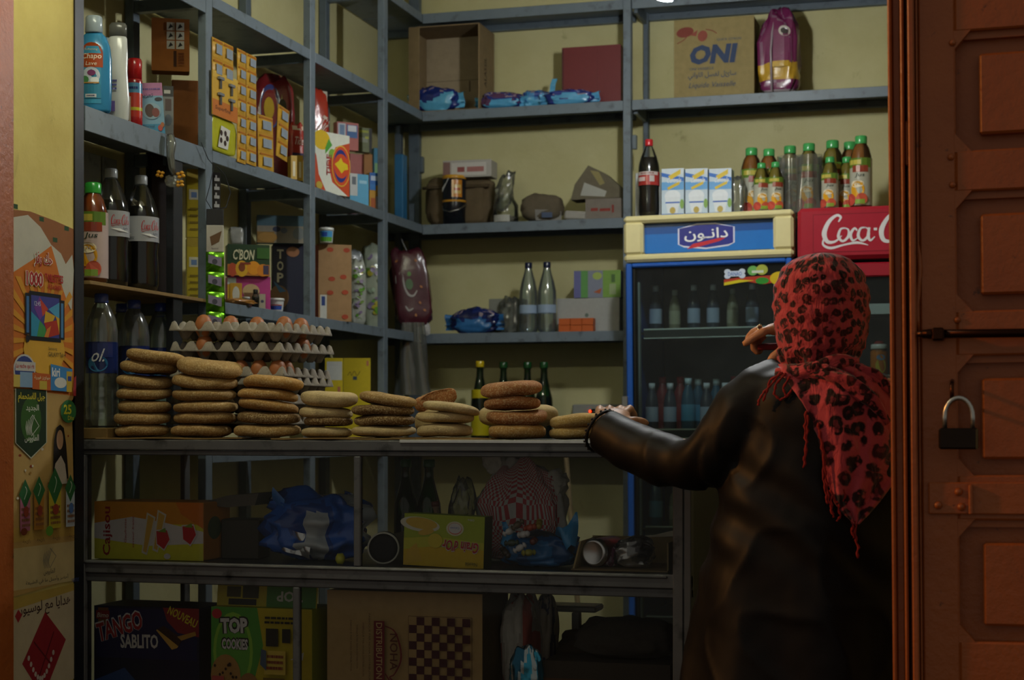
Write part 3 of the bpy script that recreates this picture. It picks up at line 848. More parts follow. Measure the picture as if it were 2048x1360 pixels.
for px, X, lab in ((222, -2.075, 'diet cola bottle with silver label between the juice bottle and another cola'), (282, -2.06, 'diet cola bottle with silver label at the end next to the dark carton')):
    bottle('cola_bottle', lab, COKE, AX(px, X, Z3), ('#9aa0a4', .0158, .272, .295), None, ('#0b0605', .215), CLEAR, (.125, .188, '#9c9ea2'), dietprint, rz=TH - .1)
JUICE = [(.026, 0), (.034, .005), (.0355, .02), (.0345, .07), (.0355, .13), (.0355, .155), (.033, .175), (.026, .2), (.017, .215), (.0165, .226)]
def juiceprint(scale=1.0):
    def f(p, W, h):
        p.rect(W * .1, h * .80, W * .9, h, '#5c7a2a', 6); p.rect(W * .2, h * .86, W * .6, h * .96, '#b8a94a', 4); p.rect(W * .35, h * .70, W * .8, h * .84, '#8a3a2a', 4)
        p.text('Jus', W * .42, h * .58, W * .26, h * .1, '#2c3c34', .01, .3)
        p.ell(W * .5, h * .33, W * .2, h * .17, '#d59a1e'); p.ell(W * .5, h * .45, W * .18, h * .08, '#e2d6b8')
        for k in range(6): p.ell(W * (.38 + .05 * k), h * (.44 + .02 * (k % 2)), W * .015, h * .02, '#d7a640', 8)
        p.ell(W * .3, h * .12, W * .16, h * .13, '#b8483a'); p.ell(W * .62, h * .13, W * .15, h * .12, '#c0563e'); p.rect(W * .45, h * .02, W * .7, h * .12, '#7d9c3a', 4)
    return f
bottle('juice_bottle', 'orange juice bottle with green cap beside the steel corner angle', JUICE, AX(186, -2.045, Z3), ('#2f9a3a', .019, .214, .24), None, ('#a04a16', .215), CLEAR, (.012, .168, '#b8a4a0'), juiceprint(), rz=TH - .1)
o = pillow_mesh(.085, .06, .1, '#a59672', 3, .4, .8, .8).build('paper_bag', CLOTH, None, AX(262, -2.155, Z3 + .15), (.2, .1, 0)); tag(o, 'crumpled beige paper bag lying behind the cola bottle tops', 'bag')
loc, w, h = place(205, 285, 385, Z3, X=-2.15, rel=.35)
carton('biscuit_carton', 'white and pink carton behind the diet cola bottles, a crumpled bag on it', 'box', loc, TH + .35, w, .05, .15, '#8f8578', mat=PRINT)
loc, w, h = place(302, 348, 275, Z3, X=-2.13, rel=.5)
carton('tea_carton', 'tall very dark brown carton standing at the back beside the cola bottles', 'box', loc, TH + .5, w, .05, h, '#1c1211', right=lambda p, w, h: p.rect(w * .4, h * .1, w * .5, h * .7, '#4a1a16'), mat=PRINT)
def yb(p, w, h):
    p.rect(0, h * .86, w, h, '#a8922c'); p.rect(w * .15, h * .55, w * .85, h * .7, '#d0cdb0'); p.rect(w * .3, h * .58, w * .7, h * .66, '#6a86b0')
    for k in range(4): p.rect(w * .2, h * (.1 + k * .1), w * .8, h * (.13 + k * .1), '#7d6a14')
zz = Z3
for i, (t0, lab) in enumerate(((475, 'yellow carton under another yellow carton, between the dark post and the shelf post'), (338, 'yellow carton on top of another yellow carton beside the shelf post'))):
    loc, w, h = place(374, 402, t0, zz, X=-2.1, rel=.3)
    carton('yellow_carton', lab, 'box', loc, TH + .3, w, .04, h, '#b8a41c', yb, mat=PRINT); zz += h + .001
# --- water bottles on a plank behind the loaves
def plank():
    o = MB().box(XW + .012, XS + .03, 3.432, 3.93, CZ, CZ + .026, '#7b6238', .002).build('wooden_plank', CARD)
    tag(o, 'rough wooden plank under the water bottles beside the loaves', 'plank')
plank()
WATER = [(.030, 0), (.0385, .006), (.039, .03), (.0375, .034), (.039, .038), (.039, .06), (.0375, .064), (.039, .068), (.039, .09), (.0375, .094), (.039, .098), (.0385, .13), (.0385, .205), (.0385, .23), (.034, .262), (.022, .288), (.0145, .3), (.014, .312)]
def waterprint(p, W, h):
    p.rect(W * .2, h * .5, W * .8, h * .95, '#22306a', 6); p.ell(W * .5, h * .3, W * .2, h * .26, '#2a6a9c'); p.text('ol.', W * .36, h * .36, W * .26, h * .42, '#d8dce4', .005, .35)
for px, X, lab in ((203, -2.05, 'large water bottle next to the steel corner angle'), (268, -2.075, 'large water bottle behind the tallest stack of loaves'), (322, -2.06, 'large water bottle next to the egg trays'), (244, -2.17, 'large water bottle at the back against the wall, between two others'), (316, -2.175, 'large water bottle at the back, nearest to the dark post')):
    bottle('water_bottle', lab, WATER, AX(px, X, CZ + .027), ('#3a4c9a', .0165, .300, .322), 'water bottles on the plank', None, WATERP, (.13, .205, '#1d2a5c'), waterprint, rz=TH)

# --- second bay: sachet strips hung from the shelf above
def sachet_strip(label, px0, px1, y0, y1, X=-1.997, n=6, tilt=0.0):
    Y0, Y1 = onX(px0, X), onX(px1, X); Yc = (Y0 + Y1) / 2
    d = dep(X, Yc); zt, zb = zp(y0, d), zp(y1, d)
    t = thing('sachet_strip', label, 'sachets', (X, Yc, zt), PI / 2, 'yellow sachet strips', ry=tilt)
    w = Y1 - Y0; hh = (zt - zb) / n
    m0 = None
    for k in range(n):
        if m0 is None:
            m = MB()
            m.box(-w / 2, w / 2, -.0008, .0008, -hh, 0, '#b9892a')
            def fn(u, v):
                x, z = (u - .5) * w * .92, -hh * (.06 + .88 * v)
                return (x, -.0009 - .006 * math.sin(PI * u) * math.sin(PI * v), z)
            m.grid(fn, 7, 7, '#c79a33')
            m.box(-w * .28, w * .26, -.0078, -.0070, -hh * .78, -hh * .30, '#8f9aa6')
            m.box(-w * .42, w * .42, -.0042, -.0036, -hh * .2, -hh * .1, '#a9651e')
            s = m.build('sachet', FILM, t); m0 = s.data
        else: s = link('sachet', m0, t)
        s.location = (0, 0, -k * hh)
sachet_strip('short strip of yellow sachets hanging above the razor card next to the shelf post', 424, 444, 78, 158, n=2)
sachet_strip('short strip of yellow sachets hanging above the razor card, second from the post', 444, 466, 88, 168, n=2)
sachet_strip('long strip of yellow sachets hanging beside the razor card', 474, 491, 100, 326, n=7)
sachet_strip('long strip of yellow sachets hanging beside the maroon detergent bag', 492, 512, 110, 330, n=7)
sachet_strip('half-length strip of yellow sachets leaning at the shelf edge below the maroon bag', 514, 545, 232, 340, X=-2.01, n=3, tilt=-.05)
sachet_strip('narrow strip of yellow sachets with white panels under the maroon bag', 556, 578, 215, 320, X=-2.015, n=3, tilt=.1)
def razor_card():
    X = -1.9925; Y0, Y1 = onX(424, X), onX(474, X); d = dep(X, (Y0 + Y1) / 2); z0, z1 = zp(238, d), zp(150, d)
    t = thing('razor_card', 'yellow and orange display card with grey razors fixed on it', 'display card', (X, (Y0 + Y1) / 2, z0), PI / 2)
    w, h = Y1 - Y0, z1 - z0
    MB().box(-w / 2, w / 2, -.0012, .0012, 0, h, '#c49a2e').build('card', PRINT, t)
    p = Print(); p.rect(0, 0, w, h * .36, '#b8681f'); p.text('Superfine', w * .1, h * .12, w * .6, h * .12, '#5a2c10', .01, .2); p.rect(0, h * .85, w, h, '#c8a23c')
    p.build('print', PRINT, t, lambda u, v, e: (u - w / 2, -.0013 - e, v))
    for a, b in ((.18, .86), (.62, .80), (.18, .5), (.62, .46)):
        m = MB(); m.box(-.014, .014, -.010, -.002, -.004, .004, '#787c82', .001); m.box(-.003, .003, -.008, -.002, -.028, -.002, '#54585e', .001)
        m.build('razor', PLAST, t, ((a - .4) * w, 0, b * h))
razor_card()
def noodle_bag():
    X = -1.9965; Y0, Y1 = onX(425, X), onX(476, X); d = dep(X, (Y0 + Y1) / 2); z0, z1 = Z2 + .002, zp(236, d)
    w, h = Y1 - Y0, z1 - z0
    t = thing('seasoning_bag', 'bright yellow-green bag with white picture tag at the shelf edge below the razor card', 'bag', (X - .012, (Y0 + Y1) / 2, z0), PI / 2)
    pillow_mesh(w, .02, h, '#b0b020', 8, .1, .4, .4).build('pouch', FILM, t)
    p = Print(); p.poly([(0, .0), (.06, 0), (.075, .055), (.02, .06)], '#c8c6bc')
    for a, b in ((.02, .04), (.045, .042), (.018, .02), (.042, .015), (.055, .03)): p.ell(a, b, .008, .008, '#3a2c26', 9, rot=.5)
    p.build('picture_tag', PAPER, t, lambda u, v, e: (u - w * .3, -.0125 - e, v + .012))
noodle_bag()
def det_bag(name, label, px0, px1, ytop, z, X, col, seed, rel=.4, prints=None, d=.07, ez=.5, mat=FILM, ry=0, group=None, cat='bag', Y=None):
    loc, w, h = place(px0, px1, ytop, z, X=X, Y=Y, rel=rel)
    t = thing(name, label, cat, loc, TH + rel, group, ry=ry)
    pillow_mesh(w, d, h, col, seed, .14, .5, ez).build('pouch', mat, t, (0, d / 2, 0))
    if prints:
        p = Print(); prints(p, w, h)
        p.build('print', mat, t, lambda u, v, e: (u - w / 2, d / 2 - (d / 2 + .003 + e) * max(.05, 1 - abs((u - w / 2) / (w / 2)) ** 4) ** .5 * max(.05, 1 - abs(v / h * 2 - 1) ** 4) ** .5 - .002, v))
    return t
def maroonp(p, w, h):
    p.ell(w * .4, h * .72, w * .24, h * .2, '#3a3f74'); p.ell(w * .38, h * .7, w * .2, h * .17, '#6e1f22'); p.ell(w * .36, h * .7, w * .12, h * .1, '#a98a1c')
    p.poly([(w * .6, h * .95), (w * .9, h * .75), (w * .8, h * .55), (w * .55, h * .6)], '#a49a5a'); p.ell(w * .68, h * .72, w * .09, h * .07, '#141414')
det_bag('detergent_bag', 'maroon detergent bag with yellow ring emblem standing behind the yellow sachets', 507, 592, 150, Z2, -2.13, '#6e1d20', 11, .35, maroonp)
def redp(p, w, h):
    p.rect(w * .1, h * .1, w * .9, h * .25, '#3a3050'); p.text('Tide', w * .15, h * .45, w * .6, h * .2, '#dcc8c0', .01, .2); p.rect(w * .1, h * .82, w * .9, h * .93, '#d0b8a0')
t_ = det_bag('detergent_bag', 'small red detergent pack with white lettering above the tiny yellow boxes', 582, 612, 246, zp(312, 5.0), -2.06, '#a8342a', 12, .6, redp, d=.03)
for i, px in enumerate((588, 600)):
    loc, w, h = place(px - 6, px + 6, 311, Z2, X=-2.05, rel=.5)
    carton('small_yellow_box', 'tiny yellow and black box under the red detergent pack', 'box', loc, TH + .5, w, .03, h, '#c09a34', lambda p, w, h: (p.rect(0, 0, w, h * .2, '#1b1a18'), p.rect(w * .3, h * .3, w * .7, h * .8, '#e0d6b4')), mat=PRINT, group='tiny yellow boxes')
# --- third bay, upper: detergents and cereals
def tidep(p, w, h):
    p.rect(0, 0, w, h, '#c24a24'); p.poly([(0, h), (w, h), (w, h * .88), (w * .6, h * .78), (w * .38, h * .5), (w * .5, h * .2), (w * .95, 0), (w * .35, 0), (w * .12, h * .3), (w * .05, h * .6), (0, h * .66)], '#d5d8cc')
    p.ell(w * .2, h * .86, w * .24, h * .16, '#d6b21e'); p.poly([(w * .4, h * .9), (w * .5, h * .8), (w * .3, h * .64), (w * .3, h * .74)], '#4c9a34'); p.ell(w * .5, h * .66, w * .1, h * .08, '#7dac3c')
    p.ell(w * .75, h * .48, w * .27, h * .34, '#d8b03a'); p.ell(w * .75, h * .48, w * .25, h * .32, '#cc4c22'); p.ell(w * .74, h * .48, w * .20, h * .27, '#23307c'); p.ell(w * .75, h * .48, w * .21, h * .2, '#cc4a20')
    p.poly([(w * .56, h * .5), (w * .68, h * .56), (w * .74, h * .62), (w * .8, h * .55), (w * .93, h * .52), (w * .95, h * .44), (w * .84, h * .42), (w * .76, h * .36), (w * .68, h * .42)], '#d8c01c')
    p.text('TIDE', w * .47, h * .30, h * .34, w * .14, '#a02a30', .012, rot=PI / 2); p.ell(w * .12, h * .12, w * .09, h * .06, '#b8a03a')
loc, w, h = place(629, 699, 266, Z2, X=-2.015, rel=.85)
carton('detergent_box', 'orange and white washing powder box with ring emblem and yellow blot', 'box', loc, TH + .85, w, .05, h, '#c24a24', tidep, mat=PRINT)
def red2(p, w, h):
    p.poly([(w * .55, h), (w, h), (w, h * .4), (w * .8, h * .5)], '#c8c4b0'); p.text('Tid', w * .1, h * .62, w * .5, h * .18, '#d8c4b8', .01, .2, -.4); p.ell(w * .7, h * .3, w * .1, h * .06, '#c9a82c')
det_bag('detergent_bag', 'red and white washing powder bag leaning above the orange washing powder box', 622, 662, 178, Z2, -2.12, '#b23a26', 14, .6, red2, d=.06)
boxes = [  # name, label, px0, px1, top, z base or None for on previous, X, rel, colour, artwork
 ('milk_powder_box', 'small pink and white box under another pink box behind the washing powder', 700, 727, 308, 0, -2.12, .55, '#a8605c', [(.45, .0, 1, .6, '#c9cdd2'), (0, .1, .4, .4, '#355f9c')]),
 ('milk_powder_box', 'pink and white box with blue badge lying on a pink box behind the washing powder', 674, 717, 245, 1, -2.12, .55, '#b0645e', [(.05, .1, .4, .95, '#b9c0c8'), (.12, .5, .34, .9, '#6b86a8'), (.45, .45, .95, .92, '#3d659c'), (.5, .68, .9, .9, '#d0d4d8')]),
 ('coffee_box', 'brown and orange box under the green and black box', 728, 746, 308, 0, -2.13, .5, '#a06a2c', [(.3, .1, .7, .6, '#5a4a5c'), (.9, 0, 1, 1, '#1a1816')]),
 ('tea_box', 'green and black patterned box on top of the brown and orange box', 716, 744, 256, 1, -2.13, .5, '#6c7350', [(.8, 0, 1, 1, '#17181a'), (0, .8, .75, .9, '#9aa03a'), (.1, .4, .7, .6, '#8c9280'), (.5, .55, .75, .65, '#a8ac3c')]),
 ('light_blue_carton', 'tall light blue box behind the blue and orange cereal box', 748, 758, 296, 0, -2.15, .5, '#3c84a8', [(.1, .4, .9, .8, '#7fae7a')]),
 ('light_blue_carton', 'tall plain blue box next to the far shelf post', 760, 769, 300, 0, -2.17, .5, '#4f95b4', []),
 ('sugar_box', 'sky blue and white box beside the washing powder box', 700, 737, 348, 0, -2.03, .6, '#5aa6cc', [(.0, .3, .4, 1, '#c6cac8'), (.1, .65, .32, .9, '#6a7078'), (.5, .7, .9, .8, '#9ccbe0')]),
 ('cereal_box', 'small blue and orange cereal box next to the sky blue box', 739, 764, 346, 0, -2.035, .55, '#c09028', [(0, .68, 1, 1, '#2a66b0'), (.1, .8, .8, .92, '#b8c8dc'), (.0, .55, .5, .7, '#2f74b8'), (.1, .1, .45, .35, '#a8541c'), (.5, .1, .8, .4, '#a9acb8')]),
]
zt = Z2
for nm, lab, a, b, tp, on, X, rel, c, art in boxes:
    z = zt if on else Z2
    loc, w, h = place(a, b, tp, z, X=X, rel=rel)
    def fr(p, w, h, art=art):
        for x0, y0, x1, y1, cc in art: p.rect(x0 * w, y0 * h, x1 * w, y1 * h, cc)
    carton(nm, lab, 'box', loc, TH + rel, w, .03, h, c, fr if art else None, mat=PRINT, ch=.0015)
    zt = z + h + .001
# --- second bay, lower
def green_strip():
    X = -1.97; Yc = onX(430, X); d = dep(X, Yc); ztop = zp(418, d)
    s = d / FP
    t = thing('sachet_strip', 'hanging strip of shiny green sachets with black and white header card', 'sachets', (X, Yc, ztop), TH + .1)
    w = 34 * s
    m = MB(); m.box(-w / 2, w / 2, -.002, .002, -32 * s, 0, '#14131a', .001); m.build('header_card', PRINT, t)
    m = MB(); m.box(-w / 2, w / 2, -.0035, .0015, -86 * s, -32.5 * s, '#c2beb6', .001); c = m.build('label_card', PRINT, t)
    p = Print(); p.poly([(w * .2, 30 * s), (w * .9, 42 * s), (w * .75, 20 * s), (w * .3, 12 * s)], '#6a4a28'); p.text('Special', w * .3, 4 * s, w * .4, 5 * s, '#6a6470')
    p.build('print', PRINT, c, lambda u, v, e: (u - w / 2, -.0037 - e, v - 86 * s))
    hh = 40 * s; me = None
    for k in range(4):
        if me is None:
            m = MB()
            def fn(u, v): return ((u - .5) * w * 1.05, -.001 - .007 * math.sin(PI * u) * abs(math.sin(PI * v)) ** .6 - .002 * math.sin(9 * v + 5 * u), -hh * v)
            m.grid(fn, 10, 10, '#5f9c1c'); m.grid(lambda u, v: ((u - .5) * w * 1.05, .002 + .004 * math.sin(PI * u) * math.sin(PI * v), -hh * v), 6, 6, '#4f8c18')
            sc = m.build('sachet', FOIL, t)
            p = Print(); p.poly([(w * .12, hh * .85), (w * .9, hh * .7), (w * .9, hh * .25), (w * .12, hh * .45)], '#8f88a4'); p.ell(w * .5, hh * .5, w * .16, hh * .14, '#4c4a5c', 10)
            pr = p.build('print', FILM, sc, lambda u, v, e: (u - w / 2, -.0092 - e, v - hh)); me = (sc.data, pr.data)
        else:
            sc = link('sachet', me[0], t); link('print', me[1], sc)
        sc.location = (0, 0, -86 * s - k * hh)
    t2 = thing('sachet_strip', 'second strip of plain green sachets hanging askew behind the first green strip', 'sachets', (X - .012, Yc + .03, ztop - .004), TH - .7, ry=-.06)
    w2 = .045; m = MB()
    for k in range(1):
        m.box(-w2 / 2, w2 / 2, -.001, .001, -.075, 0, '#8f9a94', .0006)
    m.build('header_card', PRINT, t2)
    for k in range(4):
        m = MB(); m.grid(lambda u, v: ((u - .5) * w2, .006 * math.sin(PI * u) * math.sin(PI * v), -.055 * v), 8, 8, '#66aa1a'); m.grid(lambda u, v: ((u - .5) * w2, -.006 * math.sin(PI * u) * math.sin(PI * v), -.055 * v), 8, 8, '#66aa1a')
        m.build('sachet', FOIL, t2, (0, 0, -.075 - .055 * k))
green_strip()
def cord():
    X = -1.992; a = pt(424, 330, X=X); pts = []
    for px, py in ((398, 285), (412, 318), (424, 332), (416, 370), (408, 400), (420, 420), (448, 415), (457, 385), (446, 350), (430, 333)): pts.append(pt(px, py, X=X) + Vector((.006, 0, 0)))
    o = MB().tube(pts, .0012, 5, '#23252b').build('cord_loop', RUBBER); tag(o, 'thin dark cord looped around the shelf post above the green sachets', 'cord')
cord()
def black_pack(p, w, h):
    for k in range(4): p.rect(w * .15, h * (.12 + .22 * k), w * .85, h * (.2 + .22 * k), '#b8b8b6'); p.rect(w * .3, h * (.18 + .22 * k), w * .5, h * (.27 + .22 * k), '#b8b8b6')
loc, w, h = place(426, 441, 345, zp(422, 4.5), X=-2.03, rel=.4)
carton('coffee_pack', 'narrow black pack with white lettering hanging beside the shelf post', 'pack', loc, TH + .4, w, .012, h, '#16110f', black_pack, mat=PRINT)
def rows(*art):
    def f(p, w, h):
        for a in art:
            if a[0] == 'e': p.ell(a[1] * w, a[2] * h, a[3] * w, a[4] * h, a[5])
            elif a[0] == 't': p.text(a[1], a[2] * w, a[3] * h, a[4] * w, a[5] * h, a[6], a[7] if len(a) > 7 else .008, a[8] if len(a) > 8 else 0)
            elif a[0] == 'p': p.poly([(x * w, y * h) for x, y in a[1]], a[2])
            else: p.rect(a[0] * w, a[1] * h, a[2] * w, a[3] * h, a[4])
    return f
loc, w, h = place(455, 541, 553, Z3, X=-2.055, rel=.3)
carton('biscuit_box', 'pink biscuit box under the green fruit juice-powder box', 'box', loc, TH + .3, w, .05, h, '#a8357a',
       rows((0, .7, .2, .95, '#c0d0d0'), (.0, .1, .3, .75, '#c89a28'), ('e', .15, .42, .11, .22, '#c9c3ae'), ('e', .55, .55, .2, .22, '#b59a70'), (.38, .1, .75, .5, '#6a4a2c')), mat=PRINT)
l2, w2, h2 = place(455, 539, 489, Z3 + h + .001, X=-2.05, rel=.3)
carton('fruit_powder_box', 'dark green box with fruit pictures lying on the pink biscuit box', 'box', l2, TH + .3, w2, .05, h2, '#1f3b22',
       rows((0, 0, 1, .36, '#b8742c'), ('e', .12, .18, .1, .22, '#b0482a'), ('e', .34, .22, .15, .26, '#d0a020'), ('e', .34, .26, .08, .14, '#7a3a1c'), ('e', .62, .25, .16, .22, '#d58c1a'), ('e', .84, .18, .14, .2, '#c97a18'), (.85, .05, .98, .34, '#3a3550'), (.3, .36, .55, .42, '#8a3a20'), ('t', "C'BON", .12, .5, .5, .34, '#cbc8a8', .02, .1), (.7, .55, 1, .9, '#2f5a20')), right=rows((0, .4, 1, 1, '#8f9a96'), (0, 0, 1, .4, '#b85a34'), (.2, .2, .8, .7, '#c8a030')), mat=PRINT)
loc, w, h = place(546, 612, 489, Z3, X=-2.10, rel=.25)
def topv(p, w, h):
    for k, ch in enumerate('TOP'): p.text(ch, w * .12, h * (.80 - k * .16), w * .2, h * .13, '#b4b09a', .03)
    p.ell(w * .6, h * .9, w * .2, h * .07, '#8a5a38'); p.ell(w * .18, h * .28, w * .3, h * .16, '#6a4a26'); p.poly([(0, h * .5), (w * .4, h * .36), (w * .2, h * .34)], '#2f5a7c')
carton('cookie_box', 'dark navy cookie box with vertical white letters beside the shelf post', 'box', loc, TH + .25, w, .05, h, '#14172e', topv, mat=PRINT)
l3, w3, h3 = place(514, 612, 431, Z3 + h + .001, X=-2.11, rel=.2)
carton('rusk_box', 'blue-grey box with brown rusks lying on the dark navy cookie box', 'box', l3, TH + .2, w3, .05, h3, '#3f5a66', rows((0, 0, 1, .62, '#80796a'), (0, .0, .35, .4, '#8a6a34'), ('e', .22, .2, .2, .18, '#a07a3c'), ('e', .4, .5, .08, .1, '#2a3348'), ('e', .55, .45, .07, .1, '#55606c'), ('e', .85, .35, .12, .22, '#6a7070')), mat=PRINT)
det_bag('snack_bag', 'grey and white plastic snack bag lying on top of the green fruit box', 458, 488, 452, l2[2] + h2 + .001, -2.1, '#8a8c88', 21, .3, d=.04, mat=FILM)
loc, w, h = place(460, 484, 566, Z3, X=-2.025, rel=.3)
carton('yeast_box', 'small yellow box with white leaf picture before the pink biscuit box', 'box', loc, TH + .3, w, .02, h, '#c0922a', rows(('e', .5, .5, .3, .35, '#c6c8c0')), mat=PRINT)
def tub(name, label, loc, r, h, col, lid, band=None, rz=TH, mat=PLAST, cat='tub', group=None):
    t = thing(name, label, cat, loc, rz, group)
    MB().lathe([(r * .82, 0), (r * .86, .003), (r * .98, h * .8), (r, h * .82)], 24, col).build('body', mat, t)
    MB().lathe([(r * 1.06, h * .8), (r * 1.06, h * .95), (r, h)], 24, lid).build('lid', PLAST, t)
    if band:
        p = Print()
        for x0, y0, x1, y1, c in band: p.rect((x0 - .5) * r * 2.4, y0 * h * .8, (x1 - .5) * r * 2.4, y1 * h * .8, c, 6)
        p.build('label', PLAST, t, lambda u, v, e: ((r * (.83 + .16 * v / (h * .8)) + .001 + e) * math.sin(u / r), -(r * (.83 + .16 * v / (h * .8)) + .001 + e) * math.cos(u / r), v))
    return t
def tubpx(name, label, a, b, tp, z, X=None, Y=None, **k):
    loc, w, h = place(a, b, tp, z, X=X, Y=Y)
    return tub(name, label, loc, w / 2.12, h, **k)
tubpx('cream_tub', 'small white tub with blue and red label at the shelf edge before the navy box', 536, 569, 597, Z3, X=-2.025, col='#c4c8ca', lid='#cfd2d0', band=[(.2, .15, .9, .5, '#2a4a9c'), (.2, .55, .9, .62, '#b04a44')])
tubpx('glass_jar', 'little grey glass jar with white lid before the pink biscuit box', 484, 500, 594, Z3, X=-2.02, col='#7a8488', lid='#b4bcc0')
bottle('dark_bottle', 'short black bottle beside the little grey jar on the lower shelf', [(.010, 0), (.011, .03), (.011, .034), (.006, .042), (.006, .046)], AX(511, -2.03, Z3), ('#1a1a1a', .007, .042, .055), None, ('#0c0a0a', .034), CLEAR, rz=TH)
loc, w, h = place(518, 531, 588, Z3, X=-2.015, rel=.2)
carton('soap_box', 'small upright cream box beside the short black bottle', 'box', loc, TH + .2, w, .012, h, '#a59c8a', rows(('e', .5, .5, .25, .1, '#3a3c5a')), mat=PRINT)
o = pillow_mesh(.10, .05, .018, '#9c6a2c', 9, .3).build('snack_packet', FILM, None, AX(478, -2.02, Z3 + .001), (0, 0, TH + .8)); tag(o, 'flat orange and white snack packet lying at the lower shelf edge', 'packet')
# --- third bay, lower
loc, w, h = place(637, 703, 489, Z3, X=-2.03, rel=.35)
carton('flour_carton', 'brown carton with red stamps and a white corner label, a tub on top', 'box', loc, TH + .35, w, .07, h, '#9c7c58',
       rows((.05, .02, .25, .34, '#c3c4bc'), (.09, .2, .2, .32, '#3a4a80'), *[('e', x, y, .1, .03, '#a24a34') for x, y in ((.35, .93), (.85, .93), (.4, .55), (.75, .58), (.35, .37), (.8, .38), (.8, .06))]), left=lambda p, w, h: p.rect(0, 0, w, h, '#a85a4c'))
tubpx('yoghurt_tub', 'white tub with green and blue label on top of the brown carton', 637, 668, 456, Z3 + h + .001, X=-2.045, col='#c6cac4', lid='#d0d4d0', band=[(.1, .1, .95, .45, '#5c9a3a'), (.15, .45, .95, .95, '#4a94c8'), (.3, .5, .6, .85, '#2a4a9c')])
def diap(seed):
    r = random.Random(seed)
    def f(p, w, h):
        for k in range(26):
            p.ell(r.uniform(.15, .85) * w, r.uniform(.1, .9) * h, r.uniform(.04, .12) * w, r.uniform(.02, .05) * h, r.choice(['#6c8f3a', '#5f9a30', '#8a7a9c', '#b0a83a', '#9fb49a', '#7a6a8c']), 9, rot=r.uniform(0, 3))
    return f
det_bag('diaper_pack', 'white and green plastic diaper pack beside the brown stamped carton', 702, 735, 520, Z3, -2.05, '#a3a89e', 31, .3, diap(3), d=.09, ez=.35)
det_bag('diaper_pack', 'green speckled diaper pack squeezed against the far shelf post', 728, 776, 494, Z3, -2.10, '#98a28e', 32, .3, diap(5), d=.09, ez=.35)
det_bag('shopping_bag', 'dark grey and white bag stuffed above the white diaper pack', 692, 728, 500, Z3 + .14, -2.12, '#8d9496', 33, .3, d=.06)
for a, b, lab, art in ((650, 686, 'yellow carton with white label on the low shelf behind the egg trays', [(.1, .5, .95, .92, '#b9bcb8'), (.7, .2, .85, .35, '#b06a50')]), (687, 741, 'wide yellow carton with black handwriting on the low shelf', [(.85, .82, .93, .94, '#b06a54'), (.35, .5, .5, .58, '#3a4a58')])):
    loc, w, h = place(a, b, 716, Z4, X=-2.06, rel=.1)
    def fr(p, w, h, art=art):
        for x0, y0, x1, y1, cc in art: p.rect(x0 * w, h * .5 + y0 * h * .5, x1 * w, h * .5 + y1 * h * .5, cc)
        if len(art[0]) and a > 660: stroke(p, [(w * .15, h * .8), (w * .25, h * .84), (w * .3, h * .8), (w * .4, h * .85), (w * .5, h * .8), (w * .62, h * .85)], .0016, '#3a3210')
    carton('yellow_carton', lab, 'box', loc, TH + .1, w, .07, h, '#c0ac14', fr, mat=PRINT)
# ================================================================ goods on the back shelves
Z1 = LV[1]
def open_carton():
    loc, w, h = place(814, 962, 50, Z1, Y=YB + .012)
    t = thing('open_carton', 'empty brown cardboard box lying open towards the room on the top back shelf', 'box', loc, 0)
    d, k = .19, .004; c = '#7f6c50'; c2 = '#8b7757'
    MB().box(-w / 2, w / 2, d - k, d, 0, h, '#9a8a70').build('back_panel', CARD, t)
    p = Print(); p.rect(.0, h * .47, w * .98, h * .475, '#4c4234'); p.rect(w * .64, h * .33, w * .66, h * .46, '#5a4e3c')
    p.build('fold_line', CARD, t, lambda u, v, e: (u - w / 2, d - k - e, v))
    MB().box(-w / 2, -w / 2 + k, 0, d - k, k, h - k, c2).build('side_panel', CARD, t)
    sp = MB().box(w / 2 - k, w / 2, 0, d - k, k, h - k, c2).build('side_panel', CARD, t)
    MB().box(-w / 2, w / 2, 0, d - k, h - k, h, c).build('top_panel', CARD, t)
    MB().box(-w / 2, w / 2, 0, d - k, 0, k, c).build('bottom_panel', CARD, t)
    for s, a in ((-1, .35), (1, .9)):
        M = Matrix.Translation((s * w / 2, 0, 0)) @ Matrix.Rotation(s * a, 4, 'Z')
        f = MB().box(*((-.05, 0) if s > 0 else (0, .05)), -.003, 0, .004, h - .004, c2, 0, M).build('flap', CARD, t) if s < 0 else None
    p = Print(); p.text('ALASSIL', 0, 0, h * .35, .03, '#3a3226', .01, rot=PI / 2)
    p.build('stamp', CARD, sp, lambda u, v, e: (w / 2 + e, .09 + u, v + h * .3))
open_carton()
